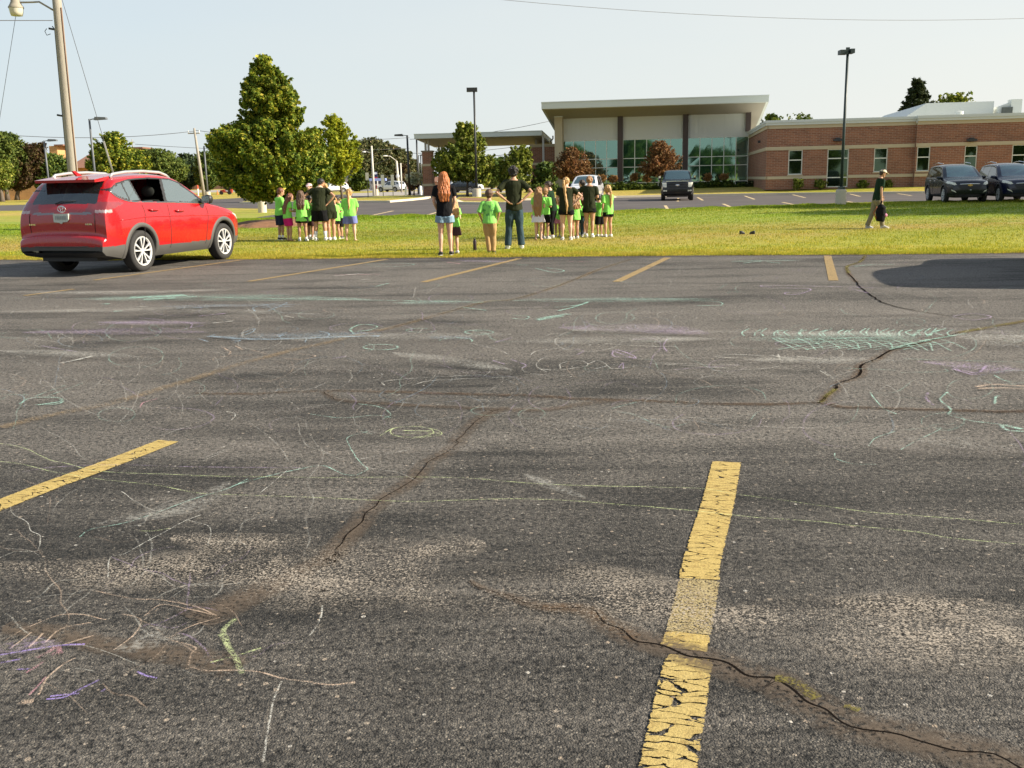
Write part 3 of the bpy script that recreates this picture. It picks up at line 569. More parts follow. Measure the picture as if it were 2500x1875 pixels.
# many faint older scribbles and rubbed patches between the readable drawings
cf = {k: dust_mat('faint '+k+' chalk', CHK[k], 150, .565, .46, col2=tuple(x*.9 for x in CHK[k]), big=5) for k in ('mint', 'white', 'lilac', 'blue', 'peach')}
cs = {k: dust_mat('rubbed '+k+' chalk', CHK[k], 60, .56, .34, col2=CHK[k], big=1.6) for k in ('mint', 'white', 'lilac', 'blue')}
rq = random.Random(11)
for k, n in (('mint', 80), ('white', 190), ('lilac', 70), ('blue', 46), ('peach', 50)):
    it = []
    for _ in range(n):
        y = 640+420*rq.random()**1.25; x = rq.uniform(-20, 2500); sc_ = (y-440)/300*rq.uniform(15, 75); asp = (y-440)/1500*rq.uniform(.5, 1.3); typ = rq.random(); a0 = rq.uniform(0, 6.28)
        if typ < .45: pts = [(x+sc_*math.cos(a0+t_*.7)*(1-.05*t_), y+sc_*asp*math.sin(a0+t_*.7)) for t_ in range(rq.randint(4, 10))]
        elif typ < .8:
            pts = [(x, y)]; d_ = rq.uniform(-.6, .6)
            for _k in range(rq.randint(3, 6)): d_ += rq.uniform(-.9, .9); pts.append((pts[-1][0]+sc_*.45*math.cos(d_), pts[-1][1]+sc_*.45*asp*2*math.sin(d_)))
        else: pts = [(x, y), (x+sc_*1.5*math.cos(a0), y+sc_*1.5*asp*math.sin(a0)), (x+sc_*2.6*math.cos(a0+.1), y+sc_*2.6*asp*math.sin(a0+.2))]
        pts = [(max(-60, min(2560, p[0])), max(637, p[1])) for p in pts]
        it.append((pts, rq.uniform(.010, .026)*(1 if y < 850 else .6)))
    for _ in range({'white': 22, 'peach': 14, 'lilac': 8}.get(k, 0)):
        x = rq.uniform(-20, 560); y = rq.uniform(1260, 1700); a0 = rq.uniform(-.9, .5); pts = [(x, y)]
        for _k in range(rq.randint(2, 5)): a0 += rq.uniform(-.7, .7); pts.append((pts[-1][0]+rq.uniform(25, 60)*math.cos(a0), pts[-1][1]+rq.uniform(20, 50)*math.sin(a0)))
        it.append((pts, rq.uniform(.005, .010)))
    if k == 'white': it.append((C_((1618, -60), (1690, 60), (1612, 190), (1640, 300), (1598, 400), (1618, 500), (1590, 590)), .012))
    ribbons('chalk_scribble', it, cf[k], .008, taper=.35)
rub = {'mint': [(A_((300, 240), (900, 235), (1600, 245)), .9), (A_((1700, 260), (2212, 250)), .5), (B_((0, 245), (900, 245)), .35), (B_((1000, 420), (1500, 415), (1750, 400)), .8), (B_((950, 75), (1250, 72)), .35)],
       'white': [(A_((0, 300), (700, 290), (1400, 310)), .5), (A_((1200, 420), (2212, 400)), .6), (B_((0, 430), (900, 420)), .5), (A_((0, 470), (600, 500)), .35), (B_((700, 385), (1300, 398), (1700, 400), (2300, 412)), .45), (B_((1900, 400), (2350, 430)), .9), (B_((250, 380), (700, 370)), .6), (B_((1000, 510), (1700, 520)), .4), (A_((0, 210), (500, 215), (1000, 200)), .6), (A_((1700, 480), (2212, 560)), .4), (C_((1200, 200), (1000, 330), (500, 430)), .22), (B_((1700, 860), (2212, 900)), .3), (C_((820, 950), (780, 1060), (600, 1100)), .12), (D_((600, 160), (760, 230), (920, 290)), .12)],
       'lilac': [(C_((-40, 1100), (150, 1080), (330, 1060)), .14), (B_((1900, 540), (2212, 560)), .5), (A_((100, 390), (500, 385), (900, 390)), .5), (B_((200, 370), (600, 375), (850, 400)), .7), (B_((1750, 520), (2200, 560)), .3), (A_((1900, 72), (2212, 78)), .5), (A_((400, 345), (900, 350)), .4)],
       'blue': [(A_((700, 275), (1300, 268)), .35), (A_((950, 410), (1650, 395)), .45), (A_((1850, 410), (2050, 420)), .3)]}
for k, v in rub.items(): ribbons('chalk_smudge', v, cs[k], 0, taper=.8)
# ================================================================ THE BRICK AND GLASS BUILDING
BTH = R_(9.4); BU = Vector((math.cos(BTH), -math.sin(BTH), 0)); BV = Vector((math.sin(BTH), math.cos(BTH), 0))
BO = P(1869, 457, 80); BO.z = 0
def B(px, py, v):
    d = ray(px, py); t = ((BO+BV*v-CAM).dot(BV))/d.dot(BV); p = CAM+d*t-BO; return p.dot(BU), p.z
def brick_mat(name, c1, c2, mort, bw=.42, bh=.13):
    m_, t, o = nt(name); b = N(t, 'ShaderNodeBsdfPrincipled')
    tc = t.nodes.new('ShaderNodeTexCoord'); geo = N(t, 'ShaderNodeNewGeometry'); s_ = N(t, 'ShaderNodeSeparateXYZ'); L(t, tc.outputs['Object'], s_.inputs[0])
    h = math_(t, 'ADD', s_.outputs[0], s_.outputs[1]); cx = N(t, 'ShaderNodeCombineXYZ'); L(t, h, cx.inputs[0]); L(t, s_.outputs[2], cx.inputs[1])
    br = N(t, 'ShaderNodeTexBrick'); L(t, cx.outputs[0], br.inputs['Vector']); br.inputs['Scale'].default_value = 1
    br.inputs['Color1'].default_value = (*c1, 1); br.inputs['Color2'].default_value = (*c2, 1); br.inputs['Mortar'].default_value = (*mort, 1)
    br.inputs['Mortar Size'].default_value = .014; br.inputs['Brick Width'].default_value = bw; br.inputs['Row Height'].default_value = bh; br.inputs['Bias'].default_value = -.1
    n = noise_(t, .6, tc.outputs['Object'], 4); c = mixc(t, 1.0, br.outputs['Color'], ramp(t, n, [(.3, .85), (.7, 1.15)]), 'MULTIPLY')
    L(t, c, b.inputs['Base Color']); b.inputs['Roughness'].default_value = .85
    L(t, b.outputs[0], o.inputs[0]); return m_
BRICK = brick_mat('red brick', (.29, .115, .060), (.19, .075, .042), (.32, .235, .17))
STONE = M('buff stone', (.50, .42, .28), .85, var=.10, scale=2, bump=.3, bscale=8)
COPE = M('grey coping metal', (.62, .65, .61), .45, var=.05)
FASC = M('grey metal fascia', (.60, .63, .58), .45, var=.05)
SOFF = M('soffit panels', (.36, .32, .26), .7, var=.06)
PANEL = M('ribbed metal panel', (.65, .67, .64), .6, var=.04)
MULL = M('aluminium frame', (.70, .71, .64), .45, var=.04, metal=.2)
DKST = M('dark brown steel', (.055, .035, .03), .5, var=.1)
LSTL = M('pale steel', (.45, .43, .40), .5)
TEAL = glass('teal glass', (.012, .045, .035), .96, .03, (.50, .80, .68), .32)
WGL = glass('window glass', (.008, .014, .007), .96, .03, (.34, .48, .32), .16)
bld = empty('brick_building', BO, -BTH); tag(bld, 'long low red brick building with tall glass hall under a tilted grey roof', 'building')
bld2 = bld
def bb(name, mat, boxes, parent=None, smooth=False):
    mb = MB()
    for q in boxes: mb.box(*q)
    return mb.build(name, mat, parent or bld)
HV = 19.5
# wing: front wall at v=0 (0..11), stepping forward 0.45 to the right; side wall back to the hall
wz0 = .35
wb = []; ST = 11.15
bands = [(1.32, 1.58), (4.05, 4.42)]      # stone bands
wins = []   # (u0,u1,z0,z1,kind)
def pw(x0, y0, x1, y1, v=0):
    a = B(x0, (y0+y1)/2, v)[0]; b = B(x1, (y0+y1)/2, v)[0]; z1 = B((x0+x1)/2, y0, v)[1]; z0 = B((x0+x1)/2, y1, v)[1]; return a, b, z0, z1
W1 = pw(1924.5, 368, 1959, 427); DR = pw(2019, 367, 2071, 453); W2 = pw(2133.5, 364, 2166.5, 420)
W3 = pw(2238, 364, 2270, 418, -.45); W4 = pw(2354, 362, 2385, 418, -.45); W5 = pw(2470, 360, 2504, 415, -.45)
zt = 3.40; openings = [(W1[0], W1[1], W1[2]+.02, zt), (DR[0], DR[1], .46, zt), (W2[0], W2[1], 1.57, zt)]
op2 = [(W3[0], W3[1], 1.57, zt), (W4[0], W4[1], 1.57, zt), (W5[0], W5[1], 1.57, zt)]
def wall_with(u0, u1, v, ops, th=.3):
    out = []; cur = u0
    for (a, b, z0, z1) in ops:
        out.append((cur, a, v, v+th, wz0, zt)); out.append((a, b, v, v+th, wz0, z0)); cur = b
    out.append((cur, u1, v, v+th, wz0, zt)); return out
boxes = wall_with(0, ST, 0, openings)+[(0, ST, 0, .3, zt, 5.05)]+wall_with(ST, 27, -.45, op2)+[(ST, 27, -.45, -.15, zt, 5.05)]+[(ST, ST+.3, -.15, .0, wz0, 5.05), (0, .3, .3, HV+1, wz0, 5.05)]
bb('brick_wall', BRICK, boxes)
def band(z0, z1, pr, gaps=()):
    out = []
    for (u0, u1, v) in ((0, ST, 0), (ST, 27, -.45)):
        cur = u0-.0
        for (a, b) in sorted(g for g in gaps if u0 <= g[0] < u1): out.append((cur, a, v-pr, v+.1, z0, z1)); cur = b
        out.append((cur, u1, v-pr, v+.1, z0, z1))
    out.append((-pr, .1, -.05-pr+.05, HV, z0, z1)); return out
bb('stone_band', STONE, band(1.15, 1.38, .05, [(DR[0], DR[1])])+band(3.403, 3.67, .05)+band(5.05, 5.32, .06))
bb('coping', COPE, [(-.14, ST+.1, -.16, .5, 5.32, 5.50), (-.18, ST, -.22, .5, 5.503, 5.70), (ST, 27, -.62, .3, 5.32, 5.50), (ST-.06, 27, -.68, .3, 5.503, 5.72), (-.14, .4, .5, HV+1, 5.32, 5.50), (-.18, .4, .5, HV+1, 5.503, 5.70)])
bb('flat_roof', COPE, [(.4, 27, .5, 30, 5.2, 5.3)])
for (u0, u1, z0, z1) in openings+op2:
    v = 0 if u0 < ST else -.45; dz = (u0, u1, z0, z1) == openings[1]
    fr = []; w_ = .07; vf = v+.06
    fr += [(u0, u0+w_, vf, vf+.1, z0, z1), (u1-w_, u1, vf, vf+.1, z0, z1), (u0+w_, u1-w_, vf, vf+.1, z1-w_, z1), (u0+w_, u1-w_, vf, vf+.1, z0, z0+w_)]
    zt_ = z1-(.72 if dz else .78); fr.append((u0+w_, u1-w_, vf, vf+.1, zt_-.04, zt_+.04))
    if dz: fr.append((u0+w_, u1-w_, vf, vf+.1, 1.17, 1.25)); 
    f = bb('glass_door' if dz else 'window', MULL, fr); 
    g = MB(); g.box(u0+w_, u1-w_, vf+.04, vf+.06, z0+w_, z1-w_); g.build('pane', WGL, f)
    mb = MB(); mb.box(u0-.02, u1+.02, v+.28, v+.29, z0, z1); bk = mb.build('dim_interior_sheet', M('dim interior', (.03, .03, .025), .9), f)  # near-black sheet behind the pane stands in for the unlit room
    if not dz: mb = MB(); mb.box(u0-.06, u1+.06, v-.08, v+.10, z0-.09, z0); mb.build('sill', STONE, f)
for px, v in ((2045, 0), (2371, -.45)):
    u, z = B(px, 341, v); mb = MB(); mb.box(u-.16, u+.16, v-.28, v, z-.14, z+.14); mb.box(u-.36, u+.36, v-.34, v-.10, z-.10, z+.06); mb.build('wall_lamp', M('dark bronze', (.03, .03, .035), .4), bld)
mb = MB(); mb.box(-.2, 0, 6.2, 6.5, 4.2, 4.4); mb.build('side_wall_lamp', M('dark bronze', (.03, .03, .035), .4), bld)
# rooftop block behind
ra = B(2176, 277, 12); rb = B(2262, 252, 12)
mb = MB(); u1 = rb[0]; u2 = B(2427, 252, 12)[0]
WHT = M('white roof cladding', (.62, .64, .60), .6, var=.04)
zk = rb[1]; mb.box(u1, u2, 12, 24, 5.3, zk); mb.prism([(ra[0]-.3, 5.3), (u1, 5.3), (u1, zk)], 12.02, 30, 'y'); mb.build('rooftop_block', WHT, bld)
mb = MB(); u3 = B(2486, 252, 12)[0]; mb.box(u2+1.1, u3, 11, 12, 5.3, zk+.05); mb.prism([(u2+.25, 5.3), (u2+1.4, 5.3), (u2+1.4, zk-.1), (u2+.25, zk-.5)], 11.2, 13, 'y'); mb.build('rooftop_screen', WHT, bld)
bb('louvre', M('dark louvre', (.08, .09, .08), .7, var=.6, scale=3), [(u2+.35, u3-.75, 10.9, 11.0, 5.5, zk-.6)])
mb = MB(); vu = B(2342, 280, 6); mb.lathe([(.22, 0), (.22, .7), (.32, .75), (.32, 1.0), (0, 1.05)], (vu[0], 6, 5.3), n=12); mb.build('roof_vent', WHT, bld)
# ---- the tall hall
u_r = -.05; u_l = -18.45
GT = 5.27; fl = .46
col_u = [B(1514.5, 330, HV)[0], B(1673.5, 330, HV)[0]]
wall = bb('upper_wall', PANEL, [(u_l, u_r-.0, HV, HV+.3, GT, 8.0)])
rb_ = MB(); u = u_l+.1
while u < u_r: rb_.box(u, u+.05, HV-.03, HV, GT+.01, 7.99); u += .42
rb_.build('panel_ribs', PANEL, bld)
bb('hall_soffit_edge', DKST, [(u_l, u_r, HV-.12, HV, 7.86, 8.06)])
for cu in col_u: bb('steel_column', DKST, [(cu-.26, cu+.26, HV-.38, HV-.04, fl, 8.1)])
bb('steel_column', DKST, [(u_r-.35, u_r+.15, HV-.38, HV-.04, 5.72, 8.1)])
# curtain wall
rows = [(fl, .98), (.98, 2.16), (2.16, 3.35), (3.35, GT)] 
rows = [(fl, 1.0), (1.0, 2.55), (2.55, 3.40), (3.40, GT)]
bays = [(u_l+.05, col_u[0]-.26), (col_u[0]+.26, col_u[1]-.26), (col_u[1]+.26, u_r-.02)]
for (a, b) in bays:
    fr = MB(); gl = MB(); n = 5
    for i in range(n+1):
        u = a+(b-a)*i/n; fr.box(u-.035, u+.035, HV+.02, HV+.16, fl, GT)
    for r in rows[1:]: fr.box(a, b, HV+.025, HV+.155, r[0]-.035, r[0]+.035)
    fr.box(a, b, HV+.025, HV+.155, GT-.06, GT-.003); f = fr.build('curtain_wall', MULL, bld)
    rr = random.Random(int(a*10))
    for i in range(n):
        for r in rows:
            x0 = a+(b-a)*i/n+.035; x1 = a+(b-a)*(i+1)/n-.035; t_ = rr.uniform(-.006, .006)
            gl.add([(x0, HV+.09+t_, r[0]), (x1, HV+.09-t_, r[0]), (x1, HV+.09-t_*.5, r[1]), (x0, HV+.09+t_*.5, r[1])], [(0, 1, 2, 3)])
    gl.build('panes', TEAL, f)
bb('hall_interior', M('hall interior', (.03, .035, .03), .9), [(u_l+.1, u_r-.1, HV+1.5, HV+1.6, fl, 7.5)])
bb('hall_body', PANEL, [(u_l, u_l+.2, HV+.3, HV+14, fl, 5.2)])
# stone pier at the left end
bb('stone_pier', STONE, [(B(1354, 340, HV-1.2)[0], B(1354, 340, HV-1.2)[0]+.78, HV-1.2, HV+.2, fl, 7.55)])
bb('pier_cap', COPE, [(B(1354, 340, HV-1.2)[0]-.04, B(1354, 340, HV-1.2)[0]+.82, HV-1.25, HV+.2, 7.55, 7.78)])
bb('steel_column', DKST, [(B(1354, 340, HV-1.2)[0]+.22, B(1354, 340, HV-1.2)[0]+.62, HV-1, HV-.2, 7.785, 8.15)])
# tilted roof slab: front edge at v=15, falling back at 8.5 degrees
sl_ = math.tan(R_(8.5)); fu0, zf = B(1322, 268, 15); fu1, zf2 = B(1877, 247, 15); zf = (zf+zf2)/2
def slab(name, mat, u0, u1, v0, v1, zb, th, s, par=None, ins=0):
    mb = MB(); q = [(u0, v0, zb), (u1, v0, zb), (u1, v1, zb-(v1-v0)*s), (u0, v1, zb-(v1-v0)*s)]
    mb.add([tuple(p) for p in q]+[(p[0], p[1], p[2]+th) for p in q], [(0,3,2,1),(4,5,6,7),(0,1,5,4),(1,2,6,5),(2,3,7,6),(3,0,4,7)])
    return mb.build(name, mat, par or bld)
rf = slab('roof', FASC, fu0, fu1, 15, 34, zf, .56, sl_)
slab('fascia_trim', COPE, fu0-.03, fu1+.03, 14.96, 34.2, zf+.563, .09, sl_, rf)
slab('soffit', SOFF, fu0+.25, fu1-.25, 15.25, 33.8, zf-.03-.25*sl_, .027, sl_, rf)
# ---- canopy (porte cochere) with brick piers
VC = 21.0; cu0, zc = B(1011, 333, VC); cu1, zc2 = B(1323, 338, VC); zc = 5.95
cp = slab('canopy_roof', FASC, cu0, cu1, VC, VC+9, zc, .42, math.tan(R_(4.0)))
cp.rotation_euler = (0, 0, 0)
slab('fascia_trim', COPE, cu0-.03, cu1+.03, VC-.04, VC+9, zc+.423, .08, math.tan(R_(4.0)), cp)
slab('soffit', SOFF, cu0+.2, cu1-.2, VC+.2, VC+8.8, zc-.03-.2*.07, .027, math.tan(R_(4.0)), cp)
def pier(px0, px1, v, top, w=1.05):
    a = B(px0, 420, v)[0]; b = B(px1, 420, v)[0]
    p = bb('brick_pier', BRICK, [(a+.03, b-.03, v, v+(b-a), .0, top)])
    for z_ in (3.13, 1.05): bb('stone_band', STONE, [(a-.04, b+.04, v-.06, v+(b-a)+.06, z_, z_+.25)], p)
    bb('pier_cap', M('pier cap stone', (.25, .20, .15), .8), [(a-.06, b+.06, v-.08, v+(b-a)+.08, top, top+.14)], p)
    c = (a+b)/2
    for d_ in (-.28, .04): bb('steel_post', LSTL, [(c+d_, c+d_+.2, v+.3, v+.5, top+.14, zc-.02)], p)
pier(1031, 1055, VC+1.2, 4.62); pier(1069, 1082, VC+7, 4.3)
a_, b_ = B(1295, 400, VC+2)[0], B(1358, 400, VC+2)[0]
bb('brick_block', BRICK, [(a_, b_, VC+2, VC+8, .0, 4.85)])
for q in ((a_-.05, b_, VC+1.94, VC+8, 4.853, 5.15), (a_-.05, b_, VC+1.94, VC+2, 3.0, 3.25), (a_-.05, b_, VC+1.94, VC+2, 1.0, 1.25)): bb('stone_band', STONE, [q])
bb('steel_post', LSTL, [(a_+.4, a_+.55, VC+3, VC+3.2, 5.15, zc-.1)])
pu = B(1327, 400, VC+.5)[0]; bb('steel_post', LSTL, [(pu-.10, pu+.10, VC+.4, VC+.6, .1, zc-.02)])
mb = MB(); gu = B(1350, 345, VC+.4)[0]; mb.tube([(gu, VC+.4, 5.9), (gu, VC+.4, 5.6), (gu-.25, VC+.5, 5.4), (gu-.2, VC+.6, 5.1)], .07); mb.build('downpipe', DKST, bld)

# ================================================================ FAR BUILDINGS
def scale_at(px, Y): return (P(px+1, 400, Y)-P(px, 400, Y)).length
def flat_building(name, label, px0, px1, ytop, ybase_px, mat, depth=12, cat='building', roofmat=None, roof=None):
    """box house whose front stands where its base meets the ground at pixel row ybase_px"""
    c = G((px0+px1)/2, ybase_px); Y = c.y; a = P(px0, ybase_px, Y).x; b = P(px1, ybase_px, Y).x; z = P((px0+px1)/2, ytop, Y).z
    e = empty(name, ((a+b)/2, Y, 0)); tag(e, label, cat); w = (b-a)/2
    MB().box(-w, w, 0, depth, 0, z).build('wall', mat, e)
    return e, w, z, Y
ORB = brick_mat('orange brick', (.50, .27, .10), (.42, .22, .085), (.45, .30, .16), .6, .2)
RSH = M('brown shingles', (.20, .10, .065), .9, var=.15, scale=3)
# church on the left
Yc = 160; 
def X_(px, py, Y): return P(px, py, Y).x
def Z_(px, py, Y): return P(px, py, Y).z
ch = empty('church', (X_(150, 480, Yc), Yc, 0)); tag(ch, 'orange brick church with brown pitched roof and two square towers behind trees', 'building')
cx0 = X_(150, 480, Yc)
def cb(name, mat, x0, x1, y0, y1, d0=0, d1=10, par=None, zb=None):
    mb = MB(); mb.box(X_(x0, y1, Yc+d0)-cx0, X_(x1, y1, Yc+d0)-cx0, d0, d1, 0 if zb is None else zb, Z_((x0+x1)/2, y0, Yc+d0)); return mb.build(name, mat, par or ch)
cb('wall', ORB, -60, 100, 438, 486, 0, 14)
cb('wall', ORB, 170, 345, 406, 480, 8, 30)
mb = MB(); xa, xb = X_(176, 400, Yc+8)-cx0, X_(340, 400, Yc+8)-cx0; z0 = Z_(200, 407, Yc+8); z1 = Z_(200, 366, Yc+14)
mb.add([(xa-.6, 7, z0-.2), (xb+.6, 7, z0-.2), (xb-4, 18, z1), (xa+.0, 18, z1), (xa-.6, 32, z0), (xb+.6, 32, z0)], [(0, 1, 2, 3), (3, 2, 5, 4), (0, 3, 4), (1, 5, 2)]); mb.build('roof', RSH, ch)
t1 = cb('tower', ORB, 133, 152, 356, 480, 6, 9.5); cb('tower_cap', RSH, 131.5, 153.5, 352.5, 356, 5.8, 9.8, t1, Z_(143, 356, Yc+6)+.003)
t2 = cb('tower', ORB, 318, 346, 363, 480, 10, 14); cb('tower_cap', RSH, 309, 348, 359, 363, 9.5, 14.5, t2, Z_(330, 363, Yc+10)+.003)
mb = MB(); cxr = X_(323, 350, Yc+12)-cx0; zr = Z_(323, 359, Yc+12); mb.box(cxr-.06, cxr+.06, 12, 12.1, zr, zr+1.3); mb.box(cxr-.4, cxr+.4, 12.01, 12.09, zr+.75, zr+.87); mb.build('cross', LSTL, ch)
# long low building behind the trees
e, w, z, Y = flat_building('low_building', 'long low brown building with a pale slanted porch end beyond the road', 430, 555, 449, 462.5, M('brown siding', (.20, .11, .08), .8, var=.3), 20)
MB().prism([(-w*.55, z*.95), (-w*.28, z*.95), (-w*.40, 0), (-w*.45, 0)], -6, -1, 'y').build('porch_panel', M('tan porch panel', (.45, .33, .24), .8), e)
# gas station
e, w, z, Y = flat_building('gas_station', 'dark gas station shop with pale blue canopy strip beyond the road', 905, 962, 436, 463.5, M('dark shop wall', (.05, .05, .06), .7, var=.3), 12)
MB().box(-w*1.15, w*.55, -9, -3, z*.80, z*1.02).build('canopy', M('pale blue canopy', (.28, .36, .66), .5), e)
for k_ in (-.75, .40): MB().box(w*k_, w*k_+.3, -6, -5.6, 0, z*.8).build('canopy_post', M('white paint', (.75, .75, .72), .6), e)
MB().box(-w*.9, w*.0, -.15, 0, 0, z*.52).build('shop_front', M('shop front', (.55, .50, .45), .6, var=.5, scale=.8), e)
MB().box(-w*.52, -w*.38, -.3, -.15, 0, z*.4).build('door', M('red door', (.30, .03, .03), .6), e)
e, w, z, Y = flat_building('shop', 'low white and dark blue shop half hidden by the yellow tree', 812, 862, 434, 464, M('white wall', (.60, .58, .52), .7, var=.2), 14)
MB().box(-w*1.1, w*1.1, -1.5, 10, z, z*1.28).build('roof', M('blue grey roof', (.10, .12, .17), .7), e)
MB().box(-w*.9, w*.9, -.1, 0, z*.45, z*.62).build('red_stripe', M('red stripe', (.45, .10, .05), .7), e)
BRS = M('brown house wall', (.28, .13, .09), .8, var=.25, scale=.5)
def house(label, px0, px1, ytop, yeave, ybase, wallm, roofm):
    e, w, z, Y = flat_building('house', label, px0, px1, yeave, ybase, wallm, 9); zt_ = P((px0+px1)/2, ytop, Y).z
    MB().add and None
    mb = MB(); mb.add([(-w*1.08, -.6, z), (w*1.08, -.6, z), (w*1.08, 9.6, z), (-w*1.08, 9.6, z), (-w*1.0, 4.5, zt_), (w*1.0, 4.5, zt_)], [(0, 1, 5, 4), (2, 3, 4, 5), (0, 4, 3), (1, 2, 5), (0, 3, 2, 1)]); mb.build('roof', roofm, e)
    MB().box(-w*.5, -w*.2, -.06, 0, z*.35, z*.75).build('window', M('white paint', (.75, .75, .72), .6), e); MB().box(w*.1, w*.3, -.06, 0, 0.01, z*.7).build('door', M('white paint', (.75, .75, .72), .6), e)
    return e
house('brown roofed house behind the white pickup far away', 972, 1006, 437, 449, 462, BRS, RSH)
house('small house with orange gable end behind the young maple', 1060, 1100, 431, 443, 460, M('orange gable brick', (.50, .25, .15), .8), RSH)
house('dark brown house half hidden right of the black lamp pole', 1160, 1225, 436, 446, 458, BRS, RSH)
# ================================================================ TREES AND PLANTS
def leaf_mat(name, dark, mid, light, tip=None, trans=.28):
    m_, t, o = nt(name); b = N(t, 'ShaderNodeBsdfPrincipled'); geo = N(t, 'ShaderNodeNewGeometry')
    c = ramp(t, geo.outputs['Random Per Island'], [(0, dark), (.5, mid), (.88, light), (1, tip or light)])
    n = noise_(t, .8, coord(t), 3); c = mixc(t, 1.0, c, ramp(t, n, [(.35, (.7, .75, .7)), (.65, (1.35, 1.2, 1.05))]), 'MULTIPLY')
    L(t, c, b.inputs['Base Color']); b.inputs['Roughness'].default_value = .62; b.inputs['Specular IOR Level'].default_value = .22
    tl = N(t, 'ShaderNodeBsdfTranslucent'); L(t, c, tl.inputs[0]); mx = N(t, 'ShaderNodeMixShader'); mx.inputs[0].default_value = trans
    L(t, b.outputs[0], mx.inputs[1]); L(t, tl.outputs[0], mx.inputs[2]); L(t, mx.outputs[0], o.inputs[0]); return m_
LM = {'maple': leaf_mat('linden leaves', (.050, .095, .014), (.14, .21, .022), (.34, .36, .04), (.54, .48, .08), .40),
      'yellow': leaf_mat('locust leaves', (.12, .17, .014), (.26, .32, .02), (.38, .40, .03), (.52, .50, .04), .45),
      'young': leaf_mat('young maple leaves', (.07, .11, .015), (.15, .20, .025), (.27, .30, .04), (.46, .46, .16), .38),
      'dark': leaf_mat('dark leaves', (.035, .075, .018), (.085, .14, .028), (.17, .22, .04)),
      'mid': leaf_mat('mid green leaves', (.05, .085, .02), (.10, .15, .03), (.18, .22, .045)),
      'bluegreen': leaf_mat('blue green leaves', (.03, .055, .03), (.05, .085, .04), (.08, .12, .05)),
      'plum': leaf_mat('plum leaves', (.05, .03, .018), (.09, .05, .028), (.10, .10, .03)),
      'rust': leaf_mat('rusty leaves', (.09, .04, .02), (.18, .085, .03), (.27, .15, .06), (.32, .26, .12)),
      'pine': leaf_mat('pine needles', (.04, .06, .024), (.085, .105, .04), (.15, .15, .06), (.28, .24, .15)),
      'spruce': leaf_mat('spruce needles', (.02, .035, .014), (.035, .055, .02), (.06, .075, .03)),
      'hedge': leaf_mat('hedge leaves', (.025, .05, .010), (.06, .10, .014), (.13, .17, .02)),
      'tan': leaf_mat('dry plumes', (.20, .10, .03), (.34, .18, .06), (.45, .28, .12)),
      'bloom': leaf_mat('cream blossoms', (.45, .48, .30), (.65, .66, .48), (.80, .80, .65))}
BARK = M('grey brown bark', (.11, .085, .065), .9, var=.35, scale=5, bump=.8, bscale=9, streak=(3, 3, .6))
def leaves(cent, rad, per, size, seed, squash=.8, aspect=1.5, droop=0.0, feather=0.0):
    """cent (n,3), rad (n,), leaf quads gathered round clump centres"""
    rg = np.random.default_rng(seed); n = len(cent)*per; c = np.repeat(cent, per, 0); r = np.repeat(rad, per)
    d = rg.normal(size=(n, 3)); d /= np.linalg.norm(d, axis=1)[:, None]; k = rg.random(n)**.45
    off = d*(r*k)[:, None]*np.array([1, 1, squash])
    if feather:
        ax = np.stack([c[:, 0], c[:, 1], .55*np.hypot(c[:, 0], c[:, 1])+.25], 1)+rg.normal(size=(len(cent), 3)).repeat(per, 0)*.25; ax /= np.linalg.norm(ax, axis=1)[:, None]
        al = (off*ax).sum(1)[:, None]*ax; t_ = np.clip((al*ax).sum(1)/np.maximum(r, 1e-6), -1, 1)[:, None]; off = al*(1+feather)+(off-al)*(.80-.42*t_)
    p = c+off
    nr = d*.9+rg.normal(size=(n, 3))*.6+np.array([0, 0, .55]); nr /= np.linalg.norm(nr, axis=1)[:, None]
    a = np.cross(nr, rg.normal(size=(n, 3))); a /= np.linalg.norm(a, axis=1)[:, None]; b = np.cross(nr, a)
    s = size*rg.uniform(.6, 1.35, n)[:, None]; a = a*s*aspect*.5; b = b*s*.5
    v = np.stack([p-a, p+b*.9+nr*s*.12, p+a, p-b*.9+nr*s*.12], 1)
    if droop: v[:, :, 2] -= droop*0
    return v.reshape(-1, 3), np.arange(n*4).reshape(n, 4)
